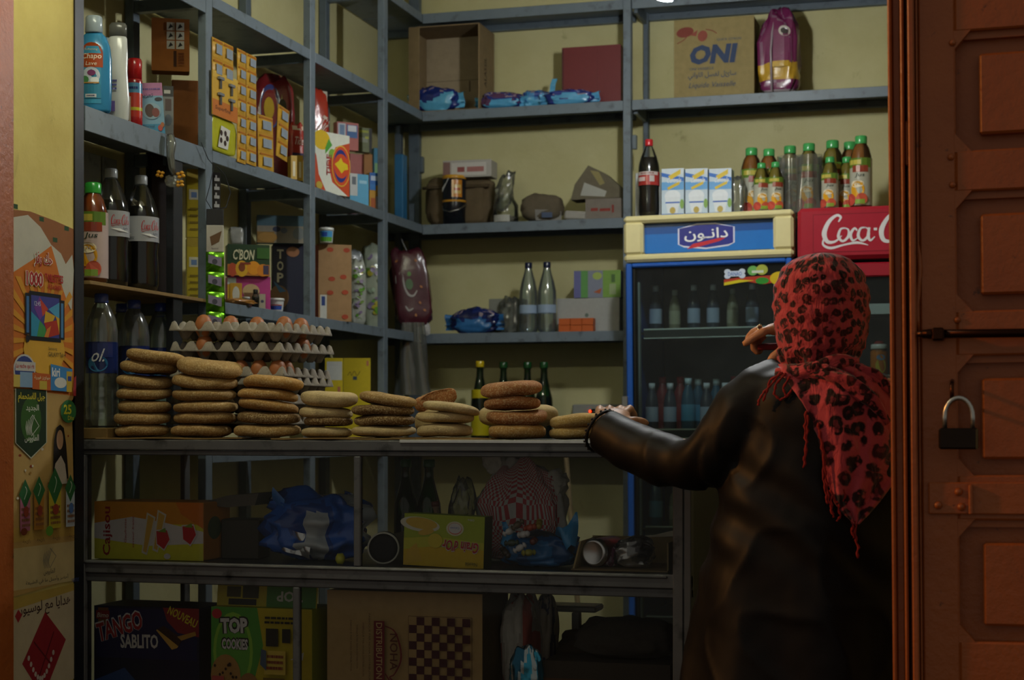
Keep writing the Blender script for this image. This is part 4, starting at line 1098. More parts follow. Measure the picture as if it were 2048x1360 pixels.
def foilpack(name, label, px0, px1, ytop, z, Y, cols, seed, rz=0, group=None, d=.07, ears=False):
    loc, w, h = place(px0, px1, ytop, z, Y=Y)
    t = thing(name, label, 'packet', (loc[0], loc[1], z), rz, group)
    r = random.Random(seed); sd = Vector((seed, seed * 2.1, 0))
    def cf(u, v):
        n = noise.noise(Vector((math.cos(2 * PI * u) * 2.2, math.sin(2 * PI * u) * 2.2, v * 4)) + sd) * .3
        fx = -math.cos(2 * PI * u); fy = math.sin(2 * PI * u)
        if fy < .1 and -.75 < fx < .6 and .06 + n < v < .5 + n: return cols[1]
        if v > .55 and abs(n) < .022: return '#9a8a94'
        return cols[0] if n > -.06 else cols[2]
    pillow_mesh(w, d, h, cols[0], seed, .3, .55, .75, 44, 22, colfn=cf).build('pouch', FILM, t, (0, d / 2, 0))
    for s in (-1, 1):
        m = MB(); m.grid(lambda u, v: (s * (w * .44 + .035 * u), d / 2 + .012 * math.sin(v * 14) * u, h * (.15 + .6 * v) + .01 * u * math.sin(9 * v)), 4, 14, cols[1])
        m.build('crimped_end', FILM, t)
    if ears:
        m = MB(); m.grid(lambda u, v: (w * .45 + .02 * u + .012 * v, d / 2 + .004 * math.sin(8 * v), h * .8 + .055 * v), 4, 8, cols[1]); m.build('torn_corner', FILM, t)
BLU = ('#26357c', '#5aa6cc', '#1c2a66')
foilpack('wet_wipe_packet', 'blue foil packet lying in front of the open cardboard box', 820, 912, 172, Z1 + .006, YB + .03, BLU, 41)
foilpack('wet_wipe_packet', 'blue foil packet next to the open cardboard box on the top back shelf', 957, 1040, 183, Z1, YB + .02, ('#27357e', '#4f9cc8', '#5a3a5c'), 47)
foilpack('wet_wipe_packet', 'light blue foil packet with one raised corner between two other blue packets', 1040, 1096, 178, Z1, YB + .05, ('#3c7cb4', '#57a4cc', '#2a4590'), 43, ears=True)
foilpack('wet_wipe_packet', 'blue foil packet in front of the dark red box', 1088, 1184, 178, Z1, YB + .012, ('#283a88', '#5aa2cc', '#1f2f74'), 54, d=.05)
loc, w, h = place(1122, 1243, 92, Z1, Y=YB + .08)
carton('red_box', 'large plain dark red box on the top back shelf', 'box', loc, 0, w, .13, h, '#6a2226', rows((.0, .0, .03, .97, '#4a181c'), (.6, .0, .605, 1, '#5a1c20')), mat=PRINT)
# second shelf
loc, w, h = place(842, 982, 352, Z2, Y=YB + .075)
t = thing('paper_bundle', 'big crumpled brown paper bundle behind the paint bucket, a flat white box on top', 'bundle', loc, 0)
pillow_mesh(w, .13, h, '#5f513c', 61, .16, .45, .4).build('wrapping', CARD, t, (0, .065, 0))
MB().tube([(w * (-.5 + .1 * i), .0 - .004 * (i % 2), h * .78) for i in range(11)], .006, 6, '#4c402e').build('fold', CARD, t)
l2, w2, h2 = place(884, 984, 320, Z2 + h * .95, Y=YB + .05)
carton('flat_white_box', 'flat white box with red lettering on the brown paper bundle', 'box', l2, .04, w2, .09, h2, '#a7a39c', rows((0, .1, .15, .9, '#7a5c58'), (.18, .1, .9, .85, '#bdbab4'), (.3, .3, .45, .6, '#8a4a48'), (.5, .3, .85, .6, '#a06a66')), mat=PRINT)
def bucket():
    loc, w, h = place(877, 925, 349, Z2, Y=YB + .018)
    t = thing('paint_bucket', 'small dark plastic bucket with yellow rims and white wire handle', 'bucket', (loc[0], loc[1] + w / 2, Z2), 0)
    r = w / 2
    MB().lathe([(r * .92, 0, '#14161c'), (r * .96, h * .4, '#14161c'), (r * .97, h * .46, '#191b22'), (r, h * .93, '#c08a28'), (r * 1.04, h * .96, '#c8952e'), (r * 1.0, h)], 28).build('body', PLAST, t)
    MB().lathe([(r * 1.005, h * .46, '#c08a28'), (r * 1.02, h * .5)], 28, '#c08a28', cap=False).build('rim', PLAST, t)
    p = Print(); p.rect(r * .1, h * .55, r * 1.0, h * .9, '#b5741f', 5); p.rect(r * .25, h * .62, r * .9, h * .8, '#c9a85c', 5); p.lines(r * .3, h * .66, r * .8, h * .76, 1, '#a03018', 4); p.poly([(-r * .9, h * .75), (-r * .1, h * .93), (-r * .2, h * .93), (-r * .9, h * .66)], '#b8b8b4')
    p.build('label', PLAST, t, lambda u, v, e: ((r * 1.01 + e) * math.sin(u / r), -(r * 1.01 + e) * math.cos(u / r), v))
    MB().tube([(-r * 1.03, -.0, h * .4), (-r * .7, -r * .8, h * .30), (0, -r * 1.08, h * .25), (r * .7, -r * .85, h * .30), (r * 1.05, -.0, h * .42)], .0025, 6, '#b9bab6').build('handle', METAL, t)
bucket()
o = pillow_mesh(.06, .05, .14, '#a9a68c', 63, .5, .8, .8).build('plastic_bag', WRAP, None, AY(1000, YB + .09, Z2 + .05), (0, .25, 0)); tag(o, 'limp translucent plastic bag hanging off the brown paper bundle', 'bag')
def jar():
    loc, w, h = place(978, 1030, 388, Z2, Y=YB + .02); r = w / 2
    t = thing('candy_jar', 'squat clear jar lying open in front of the brown paper bundle', 'jar', (loc[0], loc[1] + r, Z2), 0)
    MB().lathe([(r * .8, 0), (r, .01), (r, h * .65), (r * .7, h * .85), (r * .62, h)], 24, cap=False).build('body', CLEAR, t)
    pillow_mesh(r * 1.7, r * 1.5, h * .28, '#8c8676', 5, .2).build('contents', CLOTH, t, (0, 0, .002))
    p = Print(); p.rect(-r * .8, .004, r * .6, h * .28, '#a8a8a0', 6); p.build('label', PAPER, t, lambda u, v, e: ((r + .0005 + e) * math.sin(u / r), -(r + .0005 + e) * math.cos(u / r), v))
jar()
t = det_bag('spice_bag', 'lumpy grey-brown paper pack between the jar and the folded newspaper', 1040, 1126, 385, Z2, None, '#5d5444', 71, -.1, rows((.35, .05, .95, .4, '#8d8a84'), (.5, .12, .75, .3, '#56627a')), d=.09, ez=.8, mat=CARD, Y=YB + .012)
o = MB().box(-.04, .04, 0, .05, 0, .032, '#98958d', .006).build('folded_newspaper', PAPER, None, AY(1150, YB + .012, Z2), (0, .06, .15)); tag(o, 'small folded newspaper wad lying beside the lumpy paper pack', 'newspaper')
loc, w, h = place(1170, 1243, 397, Z2, Y=YB + .02)
carton('flat_carton', 'low greyish carton with faded red handwriting beneath the grey paper bag', 'box', loc, 0, w, .13, h, '#7d756c', rows((.15, .4, .35, .55, '#8a4038'), (.4, .38, .7, .52, '#8a4038'), (.74, .3, .8, .68, '#8a4038')))
def paperbag():
    l3, w3, h3 = place(1140, 1240, 330, Z2 + h + .002, Y=YB + .04)
    t = thing('paper_bag', 'tilted grey paper bag with a white label lying open on the low carton', 'bag', l3, 0)
    ol = [(-w3 * .5, 0), (-w3 * .42, h3 * .45), (-w3 * .14, h3), (w3 * .2, h3 * .75), (w3 * .5, h3 * .35), (w3 * .5, h3 * .02), (0, h3 * .02)]
    MB().prism(ol, .0, .09, '#6b6453').build('sheet', CARD, t)
    p = Print(); p.poly([(-w3 * .3, h3 * .12), (-w3 * .22, h3 * .5), (w3 * .24, h3 * .22), (w3 * .2, h3 * .06)], '#a6a69e'); p.poly([(-w3 * .1, h3 * .85), (w3 * .08, h3 * .8), (w3 * .2, h3 * .45), (w3 * .1, h3 * .4)], '#8e8458')
    p.build('label', PAPER, t, lambda u, v, e: (u, -e, v))
paperbag()
# third shelf
foilpack('snack_packet', 'dark blue foil packet on the shelf beside the two empty clear bottles', 895, 992, 616, Z3, YB + .03, ('#1c2a66', '#2f6aa4', '#141c48'), 81)
loc, w, h = place(976, 1046, 597, Z3, Y=YB + .12)
carton('white_carton', 'low white carton behind the empty clear bottles, next to the dark blue packet', 'box', loc, 0, w, .08, h, '#7d7f76', mat=PRINT)
SODA = [(.024, 0), (.032, .006), (.034, .02), (.0335, .07), (.034, .12), (.033, .15), (.026, .185), (.017, .215), (.0125, .235), (.012, .252)]
for px, yy, c in ((1057, YB + .05, 'empty clear plastic bottle with dark cap next to the white carton'), (1094, YB + .045, 'empty clear plastic bottle with dark cap beside the orange box')):
    bottle('empty_bottle', c, SODA, AY(px, yy, Z3), ('#1d2440', .0135, .235, .256), None, None, WATERP, (.07, .1, '#8fa2b8'), None, rz=0, n=22)
o = pillow_mesh(.10, .08, .13, '#9a9a96', 85, .4, .8, .8).build('plastic_bag', WRAP, None, AY(1025, YB + .1, Z3 + .001)); tag(o, 'crumpled translucent plastic bag slumped beside the empty clear bottles', 'bag')
loc, w, h = place(1112, 1240, 596, Z3, Y=YB + .08)
carton('white_carton', 'long white carton with the purple and green box on top of it', 'box', loc, 0, w, .12, h, '#9c9d98', rows(('e', .48, .5, .03, .06, '#5a6a60')), mat=PRINT)
l2, w2, h2 = place(1147, 1242, 541, Z3 + h + .001, Y=YB + .08)
carton('bulb_box', 'purple and green printed box lying on the long white carton', 'box', l2, .05, w2, .1, h2, '#5e5f94', rows((.15, 0, .3, 1, '#57904a'), (.3, 0, .7, 1, '#7b8092'), (.62, 0, 1, 1, '#739a3e'), ('e', .5, .8, .1, .14, '#9cae54'), ('p', [(.42, .2), (.6, .35), (.56, .14)], '#a8542a'), (.8, .55, .88, .85, '#45652c'), (.76, .1, .9, .5, '#8fa070')), mat=PRINT)
loc, w, h = place(1116, 1188, 636, Z3, Y=YB + .035)
t = thing('matchbox_pack', 'flat orange pack of matchboxes in front of the long white carton', 'pack', loc, 0)
for r_ in range(2):
    for k in range(3): MB().box(-w / 2 + k * w / 3, -w / 2 + (k + 1) * w / 3 - .001, 0, .035, r_ * h / 2, (r_ + 1) * h / 2 - .0008, '#b8551c', .001).build('matchbox', PRINT, t)
# low shelf: green bottles and a power strip
GB = [(.026, 0), (.031, .006), (.032, .03), (.032, .13), (.030, .16), (.020, .2), (.0125, .235), (.0115, .262), (.013, .266), (.013, .278)]
for px, yy, top, lab, lb in ((960, YB + .04, 722, 'green glass bottle with yellow cap and yellow label behind the smooth loaves', '#b8a81c'), (1007, YB + .08, 724, 'green glass bottle without label behind the smooth loaves, next to the yellow-capped one', None), (1055, YB + .08, 724, 'green glass bottle with green cap between two plain green bottles', None), (1088, YB + .04, 724, 'tall dark green glass bottle at the end of the row of green bottles', None)):
    loc = AY(px, yy, Z4); d = dep(loc[0], loc[1]); sc = (zp(top, d) - Z4) / .29
    t = bottle('green_bottle', lab, [(r * sc, z * sc) for r, z in GB], loc, (('#c2a818' if lb else '#1c4a24'), .0145 * sc, .268 * sc, .29 * sc), None, ('#0f3a14', .17 * sc), GREENG, ((.16 * sc, .19 * sc, lb) if lb else None), None, rz=0, n=20)
    if lb:
        MB().lathe([(.0328 * sc, .03 * sc), (.0328 * sc, .11 * sc)], 30, '#b0a41c', cap=False).build('label', PLAST, t)
def power_strip():
    loc, w, h = place(1128, 1240, 796, Z4 + .0, Y=YB + .10)
    loc = (loc[0], loc[1], zp(838, 6.0)); h = .055
    t = thing('power_strip', 'white socket strip with black holes and a red indicator on the back wall', 'socket', (loc[0], YW - .03, loc[2]), 0)
    MB().box(-w / 2, w / 2, 0, .03, 0, h, '#8f8f88', .004).build('housing', PLAST, t)
    for k in (-.1, .12, .34): MB().lathe([(.014, 0), (.014, .002)], 16, '#101010', M=Matrix.Translation((k * w, -.0005, h * .45)) @ Matrix.Rotation(PI / 2, 4, 'X')).build('socket_hole', PLAST, t)
    MB().lathe([(.004, 0), (.004, .003), (.002, .005)], 12, '#ff3010', M=Matrix.Translation((-.16 * w, -.0, h * .52)) @ Matrix.Rotation(PI / 2, 4, 'X')).build('indicator', LED, t)
power_strip()
# corner: tall blue box, hanging maroon bag and clear bags
loc, w, h = place(788, 806, 308, Z2, Y=YB + .02)
carton('blue_carton', 'tall plain blue carton standing in the corner of the back shelf', 'box', loc, 0, w, .05, h, '#2f6c98', mat=PRINT)
def hang_bag():
    Y = YB - .06; p0 = pt(832, 655, Y=Y); p1 = pt(832, 498, Y=Y); d = dep(p0.x, p0.y); w = 74 * d / FP; h = p1.z - p0.z
    t = thing('snack_bag_string', 'maroon foil bag with white swirls hanging in the corner from the shelf', 'bag', (p0.x, Y, p0.z), TH, ry=-.12)
    pillow_mesh(w, .05, h, '#4a1c28', 91, .2, .5, .5).build('pouch', FILM, t)
    p = Print()
    stroke(p, [(w * .12, h * .58), (w * .16, h * .68), (w * .3, h * .68), (w * .34, h * .52), (w * .42, h * .42), (w * .55, h * .4), (w * .66, h * .46)], [.003, .008, .007, .006, .008, .007, .003], '#a8a2a0')
    p.ell(w * .47, h * .55, w * .1, h * .07, '#4a6a44'); p.ell(w * .5, h * .68, w * .05, h * .03, '#5a8a3c'); stroke(p, [(w * .3, h * .28), (w * .38, h * .22), (w * .5, h * .24)], [.004, .007, .003], '#a8a2a0')
    for a, b in ((.2, .86), (.72, .84), (.78, .5), (.7, .3), (.8, .2), (.55, .15)): p.ell(w * a, h * b, .006, .004, '#b07040', 8, rot=a * 3)
    p.build('print', FILM, t, lambda u, v, e: (u - w / 2, -(.0262 + e) * max(.1, 1 - abs(u / w * 2 - 1) ** 4) ** .5, v))
    pillow_mesh(.03, .02, .05, '#b0b0b0', 93, .4).build('torn_corner', FILM, t, (.035, 0, -.035))
    MB().tube([(0, 0, h - .004), (-.012, .012, h + .03), (-.02, .03, h + .06)], .002, 5, '#888888').build('string', RUBBER, t)
hang_bag()
def clear_bags():
    Y = YB - .09; p0 = pt(826, 790, Y=Y); p1 = pt(826, 645, Y=Y); h = p1.z - p0.z
    t = thing('plastic_bag', 'bunch of empty clear plastic bags hanging below the maroon foil bag', 'bag', (p0.x, Y, p0.z), TH)
    for k in range(3):
        def fn(u, v, k=k):
            a = 2 * PI * u; r = (.018 + .03 * (1 - v)) * (1 + .25 * math.sin(3 * a + k * 2 + 3 * v))
            return (math.cos(a) * r + (k - 1) * .02, math.sin(a) * r * .5, h * v)
        MB().grid(fn, 24, 10, '#888888', wrap=True).build('film', WRAP, t)
clear_bags()
# top right shelf: washing-up carton and purple bag
def onip(p, w, h):
    c = '#3d4a66'
    p.ell(w * .14, h * .84, w * .11, h * .065, '#7c4038', rot=.15); p.ell(w * .36, h * .78, w * .06, h * .07, '#8c4c42', rot=-.3); p.poly([(w * .2, h * .8), (w * .3, h * .86), (w * .28, h * .78)], '#8c4c42'); stroke(p, [(w * .04, h * .7), (w * .12, h * .74), (w * .18, h * .8)], .003, '#7c4038'); stroke(p, [(w * .4, h * .86), (w * .48, h * .84), (w * .54, h * .8)], .003, '#7c4038')
    p.text('QUICK CITRON', w * .54, h * .70, w * .3, h * .035, c, .004); p.text('ONI', w * .195, h * .408, w * .58, h * .25, '#8a7a5c', .055, .17); p.text('ONI', w * .18, h * .415, w * .58, h * .25, c, .055, .17)
    p.text('ONI VAISSELLE', w * .2, h * .345, w * .3, h * .033, c, .004); p.text('سائل لغسل الاواني', w * .18, h * .22, w * .6, h * .1, c, .006); p.text('Liquide Vaisselle', w * .18, h * .1, w * .58, h * .085, '#4c5468', .0, .3)
loc, w, h = place(1347, 1508, 36, Z1, Y=YB + .02)
carton('dish_soap_carton', 'brown carton with large blue lettering and Arabic text on the top shelf', 'box', loc, .0, w, .15, h, '#8f8057', onip)
def purp():
    loc, w, h = place(1512, 1592, 16, Z1, Y=YB + .015)
    t = thing('rice_bag', 'upright purple bag with yellow band and white foot next to the lettered carton', 'bag', loc, -.1)
    def cf(u, v):
        if v < .2: return '#9a9094'
        if .36 < v < .45 and .5 < u < 1: return '#b8902a'
        return '#6c2450' if (int(u * 40) + int(v * 20)) % 7 else '#7c5a70'
    pillow_mesh(w, .11, h, '#6c2450', 95, .22, .45, .45, 40, 26, colfn=cf, taper=lambda z: 1 - .35 * max(0, z - .7) / .3).build('pouch', FILM, t, (0, .055, 0))
    MB().tube([(-w * .1, -.006, .0), (-w * .12, -.008, h * .5), (-w * .1, .002, h * .72), (-w * .06, .03, h * .97)], .004, 6, '#9a8c94').build('seam', FILM, t)
    p = Print(); p.rect(w * .44, h * .34, w * .90, h * .74, '#6c2450', 5); p.ell(w * .72, h * .72, w * .15, h * .06, '#b8b0a8', rot=-.5); p.ell(w * .72, h * .72, w * .1, h * .035, '#2c2428', rot=-.5); p.rect(w * .42, h * .30, w * .92, h * .37, '#b8922a', 5)
    p.build('print', FILM, t, lambda u, v, e: (u - w / 2, .055 - (.063 + e) * max(.05, 1 - abs(u / w * 2 - 1) ** 4) ** .5, v))
purp()

# ================================================================ on top of the refrigerators
bottle('cola_bottle', 'cola bottle with red cap and red label on the cream refrigerator header', [(r * .80, z * .88) for r, z in COKE], AY(1298, YF + .06, FTOP + .001), ('#b8242c', .0132, .24, .262), None, ('#0b0605', .2), CLEAR, (.105, .15, '#a0302c'),
       lambda p, W, h: (p.rect(W * .15, h * .75, W * .85, h, '#b8a8a4', 6), p.rect(W * .58, h * .25, W * .72, h * .7, '#b9b2b0', 3), p.rect(W * .2, h * .3, W * .45, h * .6, '#c9b4b0', 3), p.lines(W * .3, h * .8, W * .7, h * .95, 1, '#7a4440', 2)), rz=0)
def milkp(p, w, h):
    p.rect(0, 0, w, h, '#b9cad6'); p.rect(0, h * .86, w, h, '#c0ccd4'); p.rect(0, h * .55, w, h * .72, '#5f9cd0'); p.poly([(0, h * .92), (w, h * .8), (w, h * .72), (0, h * .84)], '#2464b8'); p.poly([(w * .3, h * .84), (w * .85, h * .98), (w * .85, h * .88), (w * .4, h * .76)], '#d0b428'); p.poly([(w * .25, h * .6), (w * .85, h * .74), (w * .8, h * .66), (w * .3, h * .55)], '#d0b428')
    p.text('Centrale', w * .22, h * .7, w * .64, h * .11, '#d5dbe0', .014, .25); p.ell(w * .5, h * .42, w * .36, h * .13, '#d8dee2'); p.poly([(w * .15, h * .4), (w * .85, h * .4), (w * .72, h * .06), (w * .28, h * .06)], '#d2d8dc'); p.rect(w * .18, h * .27, w * .82, h * .3, '#2558b0'); p.ell(w * .5, h * .12, w * .13, h * .07, '#b09a4a'); p.rect(0, 0, w, h * .05, '#2a6cc0'); p.ell(w * .92, h * .25, w * .09, h * .1, '#7aa04c')
ML = ['milk carton next to the cola bottle on the cream header', 'milk carton in the middle of the three milk cartons', 'milk carton next to the juice bottles, in plastic wrap']
for k in range(3):
    loc, w, h = place(1323 + 47.5 * k, 1368 + 47.5 * k, 337, FTOP + .001, Y=YF + .05)
    carton('milk_carton', 'blue and white ' + ML[k], 'carton', loc, 0, w, .06, h, '#a9bcc8', milkp, mat=PRINT)
    l4, w4, h4 = place(1325 + 47.5 * k, 1368 + 47.5 * k, 337, FTOP + .001, Y=YF + .135)
loc, w, h = place(1270, 1322, 345, FTOP + .001, Y=YF + .18)
carton('milk_carton', 'plain white backed carton standing behind the cola bottle', 'carton', loc, 0, w, .06, h, '#b0b4b4', mat=PRINT)
o = pillow_mesh(.05, .08, .13, '#888888', 97, .3, .5, .5).build('plastic_wrap', WRAP, None, AY(1474, YF + .1, FTOP + .001)); tag(o, 'loose plastic wrap at the end of the row of milk cartons', 'wrap')
JL = {1503: 'juice bottle beside the plastic-wrapped milk cartons', 1538: 'juice bottle behind the two small juice bottles', 1523: 'small juice bottle before the larger ones next to the milk cartons', 1551: 'small juice bottle beside another small one, near the wrapped bottles', 1580: 'juice bottle in plastic wrap over the gap between the refrigerators', 1618: 'wrapped juice bottle on the edge of the red refrigerator', 1665: 'tall juice bottle between the wrapped bottles and the largest bottle', 1660: 'small juice bottle before the tall one on the red refrigerator', 1700: 'orange juice bottle partly hidden by the largest bottle', 1694: 'small juice bottle squeezed beside the largest bottle', 1722: 'largest juice bottle with fruit picture on the red refrigerator'}
for px, top, s, yy in ((1503, 297, 1, .18), (1538, 299, 1, .13), (1523, 327, 0, .055), (1551, 325, 0, .055), (1580, 293, 1, .19), (1618, 288, 1, .11), (1665, 282, 1, .14), (1660, 315, 0, .055), (1700, 285, 1, .215), (1694, 315, 0, .115), (1722, 273, 1.2, .055)):
    zb = FTOP if px < 1590 else KTOP
    loc = AY(px, YF + yy, zb + .001); d = dep(loc[0], loc[1]); hh = zp(top, d) - zb; sc = hh / .24
    rr = {1: 1.05, 0: 1.05, 1.2: 1.0}[s]
    jc = '#8a5216' if px in (1503, 1538, 1700, 1722) else '#7a6a1c'
    bottle('juice_bottle', JL[px], [(r * sc * rr, z * sc) for r, z in JUICE], loc, ('#3f9a52', .019 * sc * rr, .214 * sc, .24 * sc), 'juice bottles on the refrigerators', (jc, .215 * sc), CLEAR, (.012 * sc, .165 * sc, '#a8a796'), juiceprint(), rz=TH * .4 + (px % 7 - 3) * .12, n=20)
for px, lab in ((1582, 'clear plastic film around the juice bottle over the refrigerator gap'), (1620, 'clear plastic film bag hanging loosely around the juice bottle on the red refrigerator')):
    o = MB().grid(lambda u, v: ((.041 + .004 * math.sin(5 * 2 * PI * u + 4 * v) + .012 * (1 - v) ** 2) * math.cos(2 * PI * u), (.041 + .004 * math.sin(7 * 2 * PI * u)) * math.sin(2 * PI * u), .19 * v), 40, 12, '#999999', wrap=True).build('film_wrap', WRAP, None, AY(px, YF + .1, (FTOP if px < 1590 else KTOP) + .002)); tag(o, lab, 'wrap')
# drinks inside the blue refrigerator
SM = [(.018, 0), (.022, .004), (.022, .09), (.018, .115), (.010, .135), (.010, .145)]
fxm = (FX0 + FX1) / 2
def mini(label, loc, c, capc, bandc, sc=1.0):
    t = thing('small_bottle', label, 'bottle', loc, 0, 'small bottles in the refrigerators')
    MB().lathe([(r * sc, z * sc) for r, z in SM], 14, c).build('body', PLAST, t)
    MB().lathe([(.0224 * sc, .03 * sc), (.0224 * sc, .08 * sc)], 14, bandc, cap=False).build('label', PLAST, t)
    MB().lathe([(.011 * sc, .14 * sc), (.011 * sc, .16 * sc)], 12, capc).build('cap', PLAST, t)
proto = {}
def minis(z, n, y, kinds, lab, x0, dx):
    for k in range(n):
        kd = kinds[k % len(kinds)]
        loc = (x0 + dx * k - .018 * (z - .0) + .0, y, z)
        if kd not in proto: mini(lab, loc, *kd); proto[kd] = bpy.context.scene.objects[-1] if False else [o for o in COL.objects if o.name.startswith('small_bottle')][-1]
        else: dup(proto[kd], loc, label=lab)
KA, KB, KC, KD_ = ('#3a4250', '#d0d8e0', '#a8b6cc', 1.0), ('#7a2830', '#a83038', '#8c3a40', 1.15), ('#2a5a74', '#c0d4dc', '#4f96b8', 1.1), ('#8d8a70', '#b0b2aa', '#a8a68c', .9)
minis(1.161, 7, YF + .09, [KA, KA, KC], 'small dark bottle in the front row on the middle shelf of the blue refrigerator', FX0 + .075, .062)
minis(1.161, 7, YF + .2, [KB, KB, KC, KC], 'small bottle in the second row on the middle shelf of the blue refrigerator', FX0 + .09, .062)
minis(1.496, 6, YF + .16, [KA, KD_, KA], 'small bottle on the upper shelf of the blue refrigerator', FX0 + .08, .066)
minis(.836, 6, YF + .1, [KC, KD_, KA], 'small bottle on the lower shelf of the blue refrigerator', FX0 + .08, .066)
# yoghurt drink in the red refrigerator
loc = AY(1758, YF + .06, zp(752, 5.3) - .004)
loc = (loc[0], YF + .06, loc[2])
t = bottle('yoghurt_drink', 'orange drink cup with white lid standing alone in the red refrigerator', [(.022, 0), (.027, .004), (.027, .085), (.024, .092)], loc, ('#c6c4bc', .026, .092, .108), None, ('#b0641c', .09), CLEAR, (.006, .084, '#b8681c'), lambda p, W, h: (p.ell(W * .5, h * .4, W * .2, h * .3, '#c0a82c'), p.ell(W * .5, h * .75, W * .16, h * .12, '#6a86a4')), rz=TH, cat='drink')
MB().lathe([(.018, .108), (.012, .118)], 16, '#8a2a24').build('straw_tip', PLAST, t)
# ================================================================ inside the counter, upper glass
GAIN[0] = 2.3  # lightens the goods' colours in place of light falling into the counter
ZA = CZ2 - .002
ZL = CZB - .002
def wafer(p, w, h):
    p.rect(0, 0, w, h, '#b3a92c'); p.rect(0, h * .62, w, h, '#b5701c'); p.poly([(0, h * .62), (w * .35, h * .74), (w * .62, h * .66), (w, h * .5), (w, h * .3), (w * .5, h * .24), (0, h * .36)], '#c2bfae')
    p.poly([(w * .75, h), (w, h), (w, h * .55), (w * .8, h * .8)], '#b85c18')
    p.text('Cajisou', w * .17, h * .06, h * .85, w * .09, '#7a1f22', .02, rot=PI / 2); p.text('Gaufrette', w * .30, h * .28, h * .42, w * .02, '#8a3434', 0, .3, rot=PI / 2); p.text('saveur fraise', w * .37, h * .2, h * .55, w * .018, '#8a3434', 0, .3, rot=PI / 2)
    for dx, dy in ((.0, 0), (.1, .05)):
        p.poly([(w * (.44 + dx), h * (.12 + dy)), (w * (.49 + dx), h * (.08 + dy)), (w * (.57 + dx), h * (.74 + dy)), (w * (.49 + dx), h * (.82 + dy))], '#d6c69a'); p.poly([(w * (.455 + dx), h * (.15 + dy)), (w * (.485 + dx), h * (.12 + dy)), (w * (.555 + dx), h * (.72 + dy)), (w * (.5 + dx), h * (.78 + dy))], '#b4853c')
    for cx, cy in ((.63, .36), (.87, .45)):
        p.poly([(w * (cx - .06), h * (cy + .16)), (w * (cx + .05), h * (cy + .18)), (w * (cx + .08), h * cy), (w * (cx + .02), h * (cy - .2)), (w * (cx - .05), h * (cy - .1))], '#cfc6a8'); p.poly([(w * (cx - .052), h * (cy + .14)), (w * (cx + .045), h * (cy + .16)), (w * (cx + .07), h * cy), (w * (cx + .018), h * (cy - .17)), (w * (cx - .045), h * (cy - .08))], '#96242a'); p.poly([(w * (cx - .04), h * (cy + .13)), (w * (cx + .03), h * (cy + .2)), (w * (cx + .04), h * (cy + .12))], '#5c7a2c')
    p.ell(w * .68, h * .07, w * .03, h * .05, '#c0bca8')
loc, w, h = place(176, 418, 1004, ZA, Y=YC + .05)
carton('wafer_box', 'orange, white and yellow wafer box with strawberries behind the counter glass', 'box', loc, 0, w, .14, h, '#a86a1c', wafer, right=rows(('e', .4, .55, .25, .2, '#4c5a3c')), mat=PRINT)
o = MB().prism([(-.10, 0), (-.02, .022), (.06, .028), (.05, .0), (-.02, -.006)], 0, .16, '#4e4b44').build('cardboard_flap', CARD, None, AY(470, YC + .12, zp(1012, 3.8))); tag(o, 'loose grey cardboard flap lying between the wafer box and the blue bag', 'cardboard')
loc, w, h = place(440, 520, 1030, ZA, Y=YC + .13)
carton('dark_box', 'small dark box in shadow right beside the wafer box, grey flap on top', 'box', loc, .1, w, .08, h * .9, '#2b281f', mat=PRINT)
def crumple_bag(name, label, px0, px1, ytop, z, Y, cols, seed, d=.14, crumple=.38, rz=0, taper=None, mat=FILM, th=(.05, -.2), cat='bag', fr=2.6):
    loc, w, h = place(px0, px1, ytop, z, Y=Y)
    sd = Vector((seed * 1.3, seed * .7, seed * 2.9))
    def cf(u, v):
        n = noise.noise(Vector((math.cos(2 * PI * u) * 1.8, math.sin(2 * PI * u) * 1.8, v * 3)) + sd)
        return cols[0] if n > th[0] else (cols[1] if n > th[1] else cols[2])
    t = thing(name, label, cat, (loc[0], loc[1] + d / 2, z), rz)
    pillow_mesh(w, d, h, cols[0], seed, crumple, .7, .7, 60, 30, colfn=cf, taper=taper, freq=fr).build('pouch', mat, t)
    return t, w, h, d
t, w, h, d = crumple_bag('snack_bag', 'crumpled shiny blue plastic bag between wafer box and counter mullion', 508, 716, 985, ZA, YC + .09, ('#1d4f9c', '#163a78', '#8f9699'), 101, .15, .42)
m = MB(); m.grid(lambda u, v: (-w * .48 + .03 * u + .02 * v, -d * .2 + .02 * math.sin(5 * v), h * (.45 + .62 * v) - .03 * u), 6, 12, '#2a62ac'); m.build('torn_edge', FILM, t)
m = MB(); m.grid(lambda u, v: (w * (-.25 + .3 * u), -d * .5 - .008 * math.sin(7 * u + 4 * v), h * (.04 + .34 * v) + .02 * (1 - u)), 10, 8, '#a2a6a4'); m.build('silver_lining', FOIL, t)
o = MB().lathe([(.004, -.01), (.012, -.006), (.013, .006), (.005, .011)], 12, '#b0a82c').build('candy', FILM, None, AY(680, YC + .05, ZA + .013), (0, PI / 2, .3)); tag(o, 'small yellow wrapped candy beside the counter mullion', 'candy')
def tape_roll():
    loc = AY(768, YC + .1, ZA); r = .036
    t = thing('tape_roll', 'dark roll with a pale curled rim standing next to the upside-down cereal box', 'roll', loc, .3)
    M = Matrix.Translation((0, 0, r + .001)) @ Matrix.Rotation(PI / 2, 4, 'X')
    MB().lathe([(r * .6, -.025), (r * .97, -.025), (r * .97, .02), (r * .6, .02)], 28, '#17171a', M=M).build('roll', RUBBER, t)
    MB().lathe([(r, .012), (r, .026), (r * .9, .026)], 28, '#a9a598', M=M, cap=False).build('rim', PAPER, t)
tape_roll()
